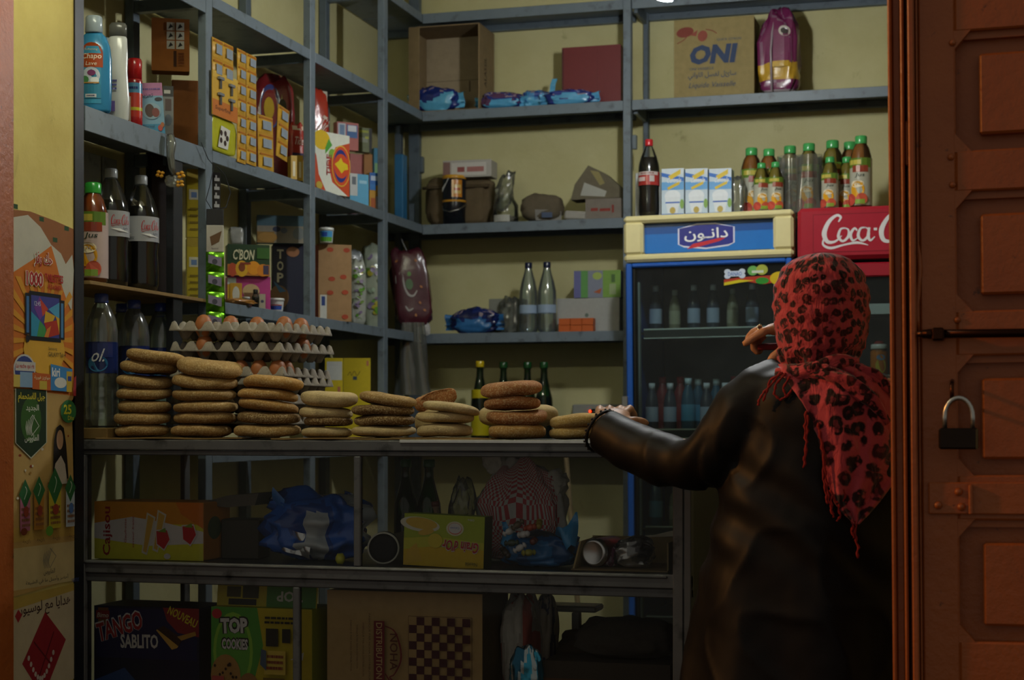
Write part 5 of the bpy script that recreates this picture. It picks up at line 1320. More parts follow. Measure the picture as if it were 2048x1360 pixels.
def graindor(p, w, h):
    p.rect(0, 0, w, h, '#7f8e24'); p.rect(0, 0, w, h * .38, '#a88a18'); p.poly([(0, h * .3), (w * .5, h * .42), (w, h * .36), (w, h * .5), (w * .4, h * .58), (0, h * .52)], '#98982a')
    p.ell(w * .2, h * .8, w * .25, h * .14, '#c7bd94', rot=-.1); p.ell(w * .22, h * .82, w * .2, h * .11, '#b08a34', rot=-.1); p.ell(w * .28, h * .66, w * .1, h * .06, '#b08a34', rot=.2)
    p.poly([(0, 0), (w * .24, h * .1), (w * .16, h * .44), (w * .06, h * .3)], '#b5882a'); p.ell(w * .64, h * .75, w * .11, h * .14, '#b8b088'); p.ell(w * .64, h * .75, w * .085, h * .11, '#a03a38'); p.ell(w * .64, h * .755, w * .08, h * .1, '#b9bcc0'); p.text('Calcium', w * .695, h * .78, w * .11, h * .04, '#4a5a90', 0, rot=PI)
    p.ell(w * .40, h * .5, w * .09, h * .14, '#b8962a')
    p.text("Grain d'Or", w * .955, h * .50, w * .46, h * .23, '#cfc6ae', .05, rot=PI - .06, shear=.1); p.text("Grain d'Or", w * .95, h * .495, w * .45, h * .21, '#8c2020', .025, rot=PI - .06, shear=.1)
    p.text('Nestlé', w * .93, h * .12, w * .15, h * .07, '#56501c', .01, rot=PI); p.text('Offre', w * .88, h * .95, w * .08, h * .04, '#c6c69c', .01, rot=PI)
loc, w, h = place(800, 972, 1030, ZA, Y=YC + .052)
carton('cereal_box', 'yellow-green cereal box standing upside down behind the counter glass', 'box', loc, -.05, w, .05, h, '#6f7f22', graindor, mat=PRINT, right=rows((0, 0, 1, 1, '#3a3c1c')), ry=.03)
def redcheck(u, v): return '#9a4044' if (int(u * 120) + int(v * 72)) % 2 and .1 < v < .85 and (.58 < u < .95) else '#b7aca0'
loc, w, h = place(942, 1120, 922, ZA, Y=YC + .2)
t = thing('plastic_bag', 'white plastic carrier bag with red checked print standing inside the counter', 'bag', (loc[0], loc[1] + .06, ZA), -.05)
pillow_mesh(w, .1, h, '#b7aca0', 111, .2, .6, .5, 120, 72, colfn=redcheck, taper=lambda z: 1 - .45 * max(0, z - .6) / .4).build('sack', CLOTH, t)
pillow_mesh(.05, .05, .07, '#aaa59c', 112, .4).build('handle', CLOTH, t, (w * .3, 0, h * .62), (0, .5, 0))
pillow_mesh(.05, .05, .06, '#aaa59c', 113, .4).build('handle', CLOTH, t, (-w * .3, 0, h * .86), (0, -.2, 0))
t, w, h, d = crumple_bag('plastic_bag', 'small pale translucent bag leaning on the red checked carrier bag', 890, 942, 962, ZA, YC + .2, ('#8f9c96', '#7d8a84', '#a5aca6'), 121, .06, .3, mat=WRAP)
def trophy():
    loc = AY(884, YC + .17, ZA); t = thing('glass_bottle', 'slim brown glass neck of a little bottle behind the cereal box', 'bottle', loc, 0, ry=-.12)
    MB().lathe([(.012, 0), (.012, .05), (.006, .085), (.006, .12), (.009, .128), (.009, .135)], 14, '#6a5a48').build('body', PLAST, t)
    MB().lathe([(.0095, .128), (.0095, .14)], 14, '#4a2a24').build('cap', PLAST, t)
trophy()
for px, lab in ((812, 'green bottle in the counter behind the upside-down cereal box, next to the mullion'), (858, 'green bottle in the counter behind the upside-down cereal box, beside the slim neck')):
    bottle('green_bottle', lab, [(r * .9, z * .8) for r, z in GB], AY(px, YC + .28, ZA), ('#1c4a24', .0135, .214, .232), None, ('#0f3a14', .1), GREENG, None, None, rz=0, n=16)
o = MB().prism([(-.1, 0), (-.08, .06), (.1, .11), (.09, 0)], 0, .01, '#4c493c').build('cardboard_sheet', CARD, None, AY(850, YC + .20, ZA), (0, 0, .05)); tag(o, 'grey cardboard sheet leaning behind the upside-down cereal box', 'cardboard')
t, w, h, d = crumple_bag('candy_bag', 'open shiny blue bag full of wrapped sweets in the counter', 992, 1150, 1068, ZA, YC + .07, ('#1e5a8c', '#15406c', '#27303a'), 131, .11, .3)
for s, hh in ((-1, .05), (1, .075)):
    m = MB(); m.grid(lambda u, v: (s * w * (.22 + .28 * u), -d * .3 + .02 * math.sin(6 * u + 3 * v), h * .6 + hh * v * (.4 + .6 * u) + .008 * math.sin(9 * u)), 8, 8, '#2c74ac'); m.build('torn_edge', FILM, t)
rr = random.Random(4)
cpos = (loc[0], 0)
bx, by = onY(1071, YC + .07), YC + .07
for k, (dx, dz, c) in enumerate(((-.055, .075, '#a9aca6'), (-.035, .09, '#4a4030'), (-.02, .07, '#b8b8b0'), (-.05, .05, '#2b3a30'), (-.03, .04, '#aab0ac'), (-.005, .085, '#8a3a24'), (.012, .092, '#7a6a2a'), (-.01, .03, '#7c7a2c'), (-.06, .03, '#2c2420'), (.0, .055, '#5c2c24'))):
    m = MB(); m.lathe([(.004, -.016), (.0075, -.012), (.003, -.009), (.007, -.006), (.0078, 0), (.007, .006), (.003, .009), (.0075, .012), (.004, .016)], 10, c)
    o = m.build('candy', FILM, None, (bx + dx, by - .014 - .006 * (k % 3), ZA + .006 + dz), (rr.uniform(0, 3), rr.uniform(.8, 2), rr.uniform(0, 3)))
    tag(o, 'small wrapped sweet among others in the open blue candy bag', 'candy', 'wrapped sweets in the blue bag')
def tray_box():
    a, b = onY(1150, YC + .09), onY(1345, YC + .09) - .004
    t = thing('cardboard_tray', 'low brown cardboard tray holding a can at the end of the counter', 'tray', ((a + b) / 2, YC + .055, ZA), 0)
    w = b - a; hh = .062; d = .2
    MB().box(-w / 2, w / 2, 0, d, 0, .003, '#6a5a3e').build('bottom', CARD, t)
    MB().box(-w / 2, w / 2, d, d + .003, 0, hh, '#7a6a48').build('back_wall', CARD, t)
    MB().prism([(-w / 2 - .0, 0), (-w / 2 + .004, 0), (-w / 2 + .02, hh), (-w / 2 + .016, hh)], .01, d, '#8a7a55').build('side_wall', CARD, t)
    MB().box(w / 2 - .003, w / 2, .01, d, 0, hh, '#7a6a48').build('side_wall', CARD, t)
    MB().prism([(-.02, hh), (w / 2, hh + .006), (w / 2, hh + .022), (.05, hh + .008)], d - .06, d - .057, '#9c9684').build('flap', CARD, t)
tray_box()
def can():
    loc = AY(1186, YC + .085, ZA + .036); t = thing('drink_can', 'red drink can lying on its side with its silver bottom to the glass', 'can', loc, -.25)
    M = Matrix.Rotation(-PI / 2, 4, 'X'); r = .031
    MB().lathe([(r * .75, .0, '#b0aea8'), (r * .86, -.002, '#b4b2ac'), (r, .012, '#7a2c26'), (r, .098, '#9a9a96'), (r * .85, .108)], 28, M=M).build('body', METAL, t)
    MB().lathe([(r * .74, .0005), (r * .5, .007), (.001, .010)], 28, '#a9a28c', M=M, cap=False).build('bottom', METAL, t)
can()
t, w, h, d = crumple_bag('foil_packet', 'crumpled silver foil packet leaning in the cardboard tray beside the can', 1222, 1302, 1078, ZA + .004, YC + .08, ('#8f8f8c', '#5c5c5c', '#2c2a2c'), 141, .06, .3, mat=FOIL, cat='packet')
t, w, h, d = crumple_bag('foil_packet', 'small purple foil packet squeezed between can and silver packet', 1205, 1232, 1095, ZA + .004, YC + .10, ('#5a2a44', '#3c1a30', '#8a8088'), 142, .04, .3, cat='packet')
# ================================================================ inside the counter, lower glass
def tango(p, w, h):
    H0 = h; p.rect(0, 0, w, h, '#12142c'); p.rect(w * .02, h * .45, w * .98, h * .98, '#14163a')
    p.poly([(w * .66, h), (w, h), (w, h * .70), (w * .80, h * .74), (w * .7, h * .86)], '#6a1c20'); p.text('NOUVEAU', w * .70, h * .94, w * .29, h * .09, '#a89c20', .02, rot=-.42)
    p.rect(w * .04, h * .80, w * .14, h * .98, '#5a3a1a'); p.rect(w * .02, h * .86, w * .15, h * .95, '#6a1a1c'); p.text('Bimo', w * .03, h * .875, w * .11, h * .05, '#b0a090', .01, .2)
    p.text('TANGO', w * .045, h * .60, w * .46, h * .22, '#a9a6a4', .07, .1, .3); p.text('TANGO', w * .05, h * .605, w * .45, h * .20, '#7c1f20', .03, .1, .3); p.text('SABLITO', w * .26, h * .555, w * .36, h * .15, '#a8a8a0', .03, 0, .02)
    p.poly([(w * .60, h * .76), (w * .66, h * .8), (w * .84, h * .66), (w * .8, h * .58), (w * .75, h * .56)], '#a8823a'); p.poly([(w * .61, h * .77), (w * .67, h * .81), (w * .85, h * .68), (w * .81, h * .6)], '#2c1a12'); p.poly([(w * .8, h * .7), (w * .97, h * .76), (w * .98, h * .72), (w * .84, h * .66)], '#8a6a2c'); p.poly([(0, h * .2), (w * .3, h * .35), (w * .5, h * .1), (w * .3, 0), (0, 0)], '#1c3a6a')
loc, w, h = place(176, 409, 1214, ZL, Y=YC + .05)
carton('biscuit_box', 'dark navy biscuit box with red and white lettering on the low counter shelf', 'box', loc, 0, w, .14, h, '#14162e', tango, mat=PRINT)
def topc(p, w, h):
    p.rect(0, 0, w, h, '#96881a'); p.poly([(0, 0), (w * .5, 0), (w * .44, h * .3), (w * .52, h * .62), (w * .46, h), (0, h)], '#3f7a2c'); p.ell(w * .22, h * .55, w * .2, h * .4, '#6f9a34'); p.ell(w * .22, h * .55, w * .17, h * .36, '#4c8430')
    p.text('TOP', w * .085, h * .72, w * .30, h * .18, '#1d1c1a', .12, 0, .05); p.text('TOP', w * .1, h * .725, w * .27, h * .16, '#b8b6ac', .05, 0, .05); p.text('COOKIES', w * .1, h * .565, w * .28, h * .13, '#1d1c1a', .1); p.text('COOKIES', w * .11, h * .57, w * .26, h * .11, '#b8b4a8', .04)
    p.ell(w * .06, h * .93, w * .05, h * .05, '#96262c'); p.ell(w * .15, h * .3, w * .15, h * .22, '#8a6a38'); p.ell(w * .38, h * .2, w * .1, h * .14, '#7a5a30')
    r = random.Random(3)
    for k in range(16): p.ell(w * (.15 + r.uniform(-.11, .11)), h * (.3 + r.uniform(-.15, .15)), w * .012, h * .016, '#2c1c10', 7)
    p.rect(w * .02, h * .2, w * .14, h * .3, '#96403c'); p.rect(w * .56, h * .62, w * .68, h * .8, '#1d1c18'); p.rect(w * .72, h * .66, w * .8, h * .8, '#1d1c18'); p.lines(w * .55, h * .84, w * .85, h * .93, 2, '#1d1c18', 6)
    p.rect(w * .55, h * .34, w * .76, h * .58, '#b09038'); p.lines(w * .58, h * .38, w * .74, h * .55, 3, '#6a3020', 7); p.poly([(w * .52, h * .44), (w * .58, h * .38), (w * .58, h * .58), (w * .53, h * .6)], '#3a4a5c'); p.rect(w * .55, h * .1, w * .76, h * .31, '#5a4a14'); p.poly([(w * .82, h * .5), (w * .95, h * .58), (w * .94, h * .5)], '#b8b8b0')
loc, w, h = place(413, 632, 1216, ZL, Y=YC + .052)
t = carton('cookie_box', 'green and yellow cookie box with its lid flap up, beside the navy biscuit box', 'box', loc, 0, w, .12, h, '#7c8420', topc, mat=PRINT)
f = MB().box(-w / 2, w / 2, .0, .003, h, h + .05, '#968a1c', .0008).build('lid_flap', PRINT, t, (0, .0, 0), (-.12, 0, 0))
p = Print(); p.rect(w * .5, .001, w * .99, .049, '#3c6a2a'); p.text('TOP', w * .86, .038, w * .26, .024, '#a8a69c', .03, rot=PI); p.rect(w * .12, .004, w * .4, .018, '#1d1c18'); p.rect(w * .1, .022, w * .24, .046, '#3a3414'); p.rect(w * .26, .02, w * .42, .048, '#2c2a14')
p.build('print', PRINT, f, lambda u, v, e: (u - w / 2, -e, h + v))
def noha(p, w, h):
    sq = w * .396 / 8; x0, y1 = w * .535, h * .80
    p.rect(x0 - .002, y1 - 8 * sq - .002, x0 + 8 * sq + .002, y1 + .002, '#4a3428'); p.rect(x0 - .001, y1 - 8 * sq - .001, x0 + 8 * sq + .001, y1 + .001, '#86714c')
    for i in range(8):
        for j in range(8):
            if (i + j) % 2: p.rect(x0 + i * sq, y1 - (j + 1) * sq, x0 + (i + 1) * sq, y1 - j * sq, '#3c2226')
    p.rect(w * .315, h * .26, w * .385, h * .76, '#5c2428'); p.text('DISTRIBUTION', w * .33, h * .745, h * .46, w * .04, '#96825c', .01, rot=-PI / 2)
    p.text('NOHA', w * .42, h * .66, h * .3, w * .05, '#4c2a24', .01, rot=-PI / 2)
    stroke(p, [(w * .39, h * .72), (w * .45, h * .68), (w * .485, h * .56), (w * .49, h * .44), (w * .45, h * .33), (w * .42, h * .3), (w * .46, h * .25), (w * .45, h * .22), (w * .39, h * .33)], [.002, .003, .004, .004, .003, .003, .005, .004, .002], '#5c2428')
    for k, (a, b) in enumerate(((.86, .3), (.78, .34), (.76, .4), (.8, .38))): p.text('FABRIQUE PAR NOHA DISTRIBUTION', w * (.28 - .04 * k), h * a * .95, h * (a - b), w * .014, '#4c3a2c', rot=-PI / 2)
loc, w, h = place(643, 972, 1184, ZL, Y=YC + .055)
carton('distribution_carton', 'brown carton printed with a chess board and dark red lettering on the low shelf', 'box', loc, 0, w, .2, h, '#86714c', noha, right=rows((0, 0, 1, 1, '#4a3f2c')))
t, w, h, d = crumple_bag('flour_sack', 'white woven sack with red print beside the chess board carton', 990, 1062, 1192, ZL, YC + .16, ('#a8a29a', '#8d8780', '#8a4a44'), 151, .14, .2, mat=CLOTH)
t, w, h, d = crumple_bag('flour_sack', 'white and navy sack behind the white woven sack', 1060, 1102, 1192, ZL, YC + .25, ('#9a948a', '#23264a', '#847c70'), 152, .1, .2, mat=CLOTH)
t, w, h, d = crumple_bag('foil_packet', 'shiny turquoise foil packet standing in front of the dark box', 1012, 1082, 1296, ZL, YC + .06, ('#2a7c96', '#8a9496', '#1a4a60'), 153, .05, .2, mat=FOIL, cat='packet')
def stool():
    loc = AY(1110, YC + .38, ZL); t = thing('plastic_stool', 'grey plastic stool leg seen behind the sacks in the counter', 'stool', loc, 0)
    for x in (-.03, .05): MB().box(x - .01, x + .01, 0, .02, 0, .2, '#5f6058', .003).build('leg', PLAST, t)
    MB().box(-.06, .1, 0, .08, .2, .215, '#6a6a60', .004).build('seat', PLAST, t)
stool()
o = pillow_mesh(.2, .16, .17, '#453c30', 155, .3, .7, .7, 40, 20).build('burlap_sack', CLOTH, None, AY(1205, YC + .37, ZL)); tag(o, 'brown burlap sack slumped behind the dusty dark box', 'sack')
loc, w, h = place(1082, 1342, 1296, ZL, Y=YC + .09)
carton('dusty_box', 'long dusty dark box lying on the low counter shelf near its end post', 'box', loc, 0, w, .14, h * .8, '#35302a', rows((0, .6, 1, .7, '#4a3424')))
l2 = (loc[0] + .03, loc[1] + .02, ZL + h * .8 + .001)
o = pillow_mesh(w * .75, .11, .09, '#33312e', 156, .25, .6, .7, 40, 18).build('grey_bundle', CLOTH, None, (l2[0], l2[1] + .06, l2[2])); tag(o, 'dark grey wrapped bundle lying on top of the dusty box', 'bundle')

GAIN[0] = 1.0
# ================================================================ cardboard and loaves on the counter
def sheet(px0, px1, lab, seed):
    a, b = onY(px0, YC + .01), onY(px1, YC + .01); r = random.Random(seed); pts = []
    for k in range(15): pts.append((a + (b - a) * k / 14, YC - .002 + r.uniform(0, .012)))
    for k in range(15): pts.append((b - (b - a) * k / 14, YC + .22 + r.uniform(-.01, .01)))
    n = len(pts); vs = [(x, y, CZ + .0012 + .001 * math.sin(x * 30)) for x, y in pts] + [(x, y, CZ + .0042 + .001 * math.sin(x * 30)) for x, y in pts]
    fs = [tuple(range(n)), tuple(range(n, 2 * n))] + [(i, (i + 1) % n, (i + 1) % n + n, i + n) for i in range(n)]
    cx = (a + b) / 2
    o = MB().add([(x - cx, y - YC, z - CZ) for x, y, z in vs], fs, '#8a6f44').build('cardboard_sheet', CARD, None, (cx, YC, CZ)); tag(o, lab, 'cardboard')
sheet(195, 486, 'thin cardboard sheet under the three stacks of brown loaves', 3)
sheet(545, 985, 'thin cardboard sheet under the floury loaves', 4)
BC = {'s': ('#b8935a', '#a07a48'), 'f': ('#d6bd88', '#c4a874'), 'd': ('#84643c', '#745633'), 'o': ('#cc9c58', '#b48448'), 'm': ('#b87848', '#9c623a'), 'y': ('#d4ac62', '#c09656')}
def loaf_mesh(w, th, kind, seed, half=False):
    c0, c1 = BC[kind]; sd = Vector((seed * 3.1, seed * 1.7, seed * .9))
    r = random.Random(seed)
    def prof(q):   # q -1..1 through the thickness
        return (1 - abs(q) ** 2.8) ** .5
    m = MB(); n, k = 40, 13
    vs = []; fs = []; cs = []
    for j in range(k):
        q = -1 + 2 * j / (k - 1); q = math.copysign(abs(q) ** .8, q)
        for i in range(n):
            a = 2 * PI * i / n; x, y = math.cos(a), math.sin(a)
            nz = noise.noise(Vector((x * 1.4, y * 1.4, q * .5)) + sd)
            R = (.38 + .62 * prof(q)) * (1 + .045 * nz)
            vs.append((x * R * w / 2, y * R * w / 2, q))
    out = []
    for x, y, q in vs:
        rr = math.hypot(x, y) / (w / 2)
        dz = noise.noise(Vector((x * 22, y * 22, 0)) + sd) * .14 + noise.noise(Vector((x * 10, y * 10, 3)) + sd) * .42
        z = q * th / 2 * (1 - .10 * (1 - rr)) + dz * th * .5
        out.append((x, y, z))
    for j in range(k - 1):
        for i in range(n):
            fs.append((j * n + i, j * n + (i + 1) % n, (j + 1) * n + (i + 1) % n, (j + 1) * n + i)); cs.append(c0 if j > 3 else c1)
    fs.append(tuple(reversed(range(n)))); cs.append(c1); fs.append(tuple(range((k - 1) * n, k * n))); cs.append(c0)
    if half:
        out = [(x, max(y, -.012 + .006 * noise.noise(Vector((x * 60, z * 90, 1)))), z) for x, y, z in out]
    return m.add(out, fs, cs, True)
ORD = ['topmost', 'second', 'third', 'fourth', 'fifth', 'sixth', 'bottom']
def stack(desc, rows_, Y=YC + .085):
    cy = [(r[2] + r[3]) / 2 for r in rows_]
    tb = (cy[-1] - cy[-2] if len(cy) > 1 else 20) * 3.65 / FP * 1.09
    for i, row in enumerate(rows_):
        x0, x1, y0, y1, kd, tilt = row[:6]
        pc = (x0 + x1) / 2; loc = AY(pc, Y + (row[6] if len(row) > 6 else 0), 0); d = dep(loc[0], loc[1])
        w = (x1 - x0) * d / FP; th = (y1 - y0) * d / FP - abs(tilt) * w * .55
        if len(rows_) > 1:
            gaps = [abs(cy[k + 1] - cy[k]) for k in (i - 1, i) if 0 <= k < len(cy) - 1]
            th = sum(gaps) / len(gaps) * d / FP * (1.09 if i else 1.22)
        zb = CZ + (.0052 if x0 < 960 else .0012) + tb / 2
        z = zb + (cy[-1] - cy[i]) * d / FP if len(rows_) > 1 else max(zp(cy[0], d), CZ + .0055 + th / 2)
        nm = ORD[i] if i < len(rows_) - 1 else 'bottom'
        o = loaf_mesh(w, th, kd, x0 + i * 7, len(row) > 7).build('round_loaf', BREAD, None, (loc[0], loc[1], z), (0, tilt, TH + (row[7] if len(row) > 7 else 0)))
        tag(o, f'{nm} round bread loaf {desc}', 'bread', 'round loaves on the counter')
stack('of the tallest stack, beside the water bottles', [(253, 373, 694, 730, 's', .14), (241, 354, 721, 750, 's', .04), (233, 345, 749, 775, 's', .02), (233, 343, 774, 800, 's', -.03), (237, 343, 797, 823, 's', -.05), (228, 341, 822, 851, 's', 0), (231, 338, 849, 871, 's', 0)])
stack('of the stack between the tallest stack and the golden loaves', [(354, 484, 717, 753, 's', .1), (345, 475, 747, 781, 's', .06), (346, 472, 774, 803, 's', .03), (347, 476, 799, 824, 's', -.03), (349, 471, 820, 850, 's', 0), (343, 464, 848, 871, 's', -.02)])
stack('of the golden stack before the egg trays', [(487, 606, 744, 786, 'o', .06), (476, 598, 772, 804, 'o', .1), (478, 598, 791, 828, 'o', .1), (475, 600, 819, 847, 'd', .04), (468, 601, 846, 871, 's', 0)])
stack('of the floury stack of four next to the golden loaves', [(602, 715, 773, 806, 'f', 0), (598, 705, 803, 831, 'f', .03), (607, 706, 825, 847, 'd', 0), (603, 705, 844, 869, 'f', 0)])
stack('of the stack with two dark loaves in its middle', [(719, 833, 779, 809, 's', .10), (703, 829, 803, 827, 'd', .03), (708, 831, 825, 849, 'd', .0), (703, 831, 847, 869, 'f', 0)])
stack('of the floury stack of three beside the smooth loaves', [(846, 961, 795, 833, 'f', .14), (833, 947, 818, 846, 'f', .06), (833, 945, 845, 871, 'f', 0)])
stack('of the four smooth reddish loaves', [(962, 1083, 757, 793, 'm', -.03), (968, 1080, 788, 815, 'm', -.02), (973, 1094, 812, 844, 'm', 0), (976, 1093, 842, 872, 'o', 0)])
stack('of the pair of pale loaves under the customer\'s hand', [(1100, 1212, 812, 844, 'y', -.05), (1098, 1206, 837, 867, 'y', -.02)], Y=YC + .11)
stack('propped behind the smooth reddish loaves', [(958, 1116, 812, 858, 'f', .0)], Y=YC + .26)
stack('leaning behind the floury stack of three, under the broken one', [(830, 930, 818, 870, 'f', 0, .14)])
stack('broken in half, leaning behind the floury stack of three', [(828, 916, 776, 822, 'm', -.2, .13, .5)])
# ================================================================ egg trays
def tray_mesh():
    p = .0475; nx, ny = 6, 6; A = .0215
    x0, x1 = -.62, nx - 1 + .62; y0, y1 = -.62, ny - 1 + .62
    RU = 62
    def h(i, j):
        ci = max(-.5, min(nx - .5, i)); cj = max(-.5, min(ny - .5, j))
        v = -.5 * (math.cos(2 * PI * ci) + math.cos(2 * PI * cj))
        v = max(-1, min(1, v * 1.35))
        e = max(0, max(-.5 - i, i - nx + .5, -.5 - j, j - ny + .5)) / .12
        edge = min(1, max(0, e))
        return A * (v * (1 - edge) + .0 * edge)
    m = MB()
    def fn(u, v):
        i = x0 + (x1 - x0) * u; j = y0 + (y1 - y0) * v
        return ((i - (nx - 1) / 2) * p, (j - (ny - 1) / 2) * p, h(i, j) + .0006 * noise.noise(Vector((i * 3, j * 3, 0))))
    m.grid(fn, RU, RU, '#9d968a')
    n0 = len(m.v)
    vs = [(x, y, z - .0026) for x, y, z in m.v]; fs = [tuple(reversed(f)) for f in m.f]
    m.add(vs, fs, '#8a8377', True)
    for a in range(RU - 1):
        for q0, q1 in ((a, a + 1), ((RU - 1) * RU + a + 1, (RU - 1) * RU + a), ((a + 1) * RU, a * RU), (a * RU + RU - 1, (a + 1) * RU + RU - 1)):
            m.f.append([q0, q1, q1 + n0, q0 + n0]); m.c.append(hx('#8d867a')); m.sm.append(False)
    return m, p, nx, ny
tm, TP, TNX, TNY = tray_mesh()
TXc, TYc = onY(505, YC + .33), YC + .33
td = dep(TXc, TYc)
TRZ = TH - .30
levels = [(660, .02, 0.05, .0), (700, .02, .04, -.02), (752, 0, 0, .03), (768, 0, 0, .0), (806, 0, 0, .02), (846, 0, 0, -.02)]
tdesc = ['topmost egg tray of the stack, with a few brown eggs in it', 'second egg tray from the top of the stack', 'third egg tray of the stack, brown eggs showing above it', 'fourth egg tray nested close under the third one', 'fifth egg tray of the stack, hidden behind loaves', 'lowest egg tray of the stack, standing on the counter']
tray0 = None; TO = []
for i, (py, rx, ry, dz) in enumerate(levels):
    z = zp(py, td - .1)
    if tray0 is None: o = tm.build('egg_tray', PULP); tray0 = o
    else: o = tray0.copy(); COL.objects.link(o)
    o.location = (TXc + (i % 2) * .004, TYc, z); o.rotation_euler = (rx, ry * .6, TRZ + dz)
    tag(o, 'grey moulded pulp ' + tdesc[i], 'egg tray', 'stacked egg trays'); TO.append(o)
em = MB().lathe([(.004, -.027), (.013, -.023), (.019, -.012), (.0215, 0), (.020, .011), (.015, .022), (.008, .028), (.002, .0295)], 18, '#a8683c').mesh('egg'); em.materials.append(EGG)
bpy.context.view_layer.update()
def egg(tr, i, j, lab):
    o = bpy.data.objects.new('egg', em); COL.objects.link(o)
    M = Matrix.Translation(TO[tr].location) @ TO[tr].rotation_euler.to_matrix().to_4x4()
    o.location = M @ Vector(((i - 2.5) * TP, (j - 2.5) * TP, .0085)); o.rotation_euler = (.05, .05, 0)
    tag(o, lab, 'egg', 'brown eggs in the trays')
for i, j, lab in ((1, 0, 'brown egg in the topmost tray, at its front row near the water bottles'), (2, 1, 'brown egg in the second row of the topmost tray'), (3, 2, 'brown egg in the third row of the topmost tray'), (5, 1, 'brown egg standing highest beside the topmost tray corner'), (5, 3, 'brown egg at the side of the topmost tray facing the yellow cartons')): egg(0, i, j, lab)
egg(1, 1, 0, 'brown egg in the second tray seen through a gap under the topmost tray'); egg(1, 5, 3, 'brown egg at the side of the second tray under the topmost one')
for i, j, lab in ((3, 0, 'brown egg in the third tray behind the golden loaf'), (4, 0, 'brown egg in the third tray, second along its front'), (5, 0, 'brown egg at the near corner of the third tray'), (5, 1, 'brown egg in the third tray behind its corner egg')): egg(2, i, j, lab)

# ================================================================ leaning sticks behind the counter
def broom(label, a, b, col, head):
    A, B = Vector(a), Vector(b)
    t = thing('broom', label, 'broom', (A.x, A.y, 0))
    MB().tube([(0, 0, .1), B - Vector((A.x, A.y, 0))], .009, 8, col).build('stick', CARD, t)
    MB().box(-.1, .1, -.02, .02, .0, .12, head, .01).build('brush', CLOTH, t)
p0 = pt(1188, 1100, Y=5.5); p1 = pt(1128, 915, Y=5.68)
broom('wooden broom leaning on the back shelves, seen through the counter glass', (onY(1180, 5.15), 5.15, 0), (p1.x, p1.y, p1.z + .1), '#7a6a4c', '#4a4438')
# ================================================================ posters on the left reveal
PX0 = XS + .0008
def PU(px): return onX(px, XS)
pz = .0011
def poster(name, label, fn, X, thick=.0006):
    t = thing(name, label, 'poster', (X, PU(22), H), PI / 2)
    p = Print(); fn(p)
    p.build('printed_sheet', PAPER, t, lambda u, v, e: (u, -e, v), eps=.00008, base=.0001)
    return t
PW = PU(147) - PU(22)
def U(px): return PU(px) - PU(22)
def V(py): return (HOR - py) * pz
def remnant(p):
    p.poly([(U(22), V(432)), (U(60), V(428)), (U(110), V(436)), (U(148), V(445)), (U(150), V(700)), (U(130), V(640)), (U(22), V(560))], '#8d5a34')
    for a, b in ((26, 420), (78, 434), (128, 442), (105, 470), (148, 480)): p.rect(U(a), V(b + 9), U(a + 9), V(b), '#2c4a2c')
poster('torn_poster', 'torn brown poster remnant with green tape bits glued high on the reveal', remnant, XS + .0006)
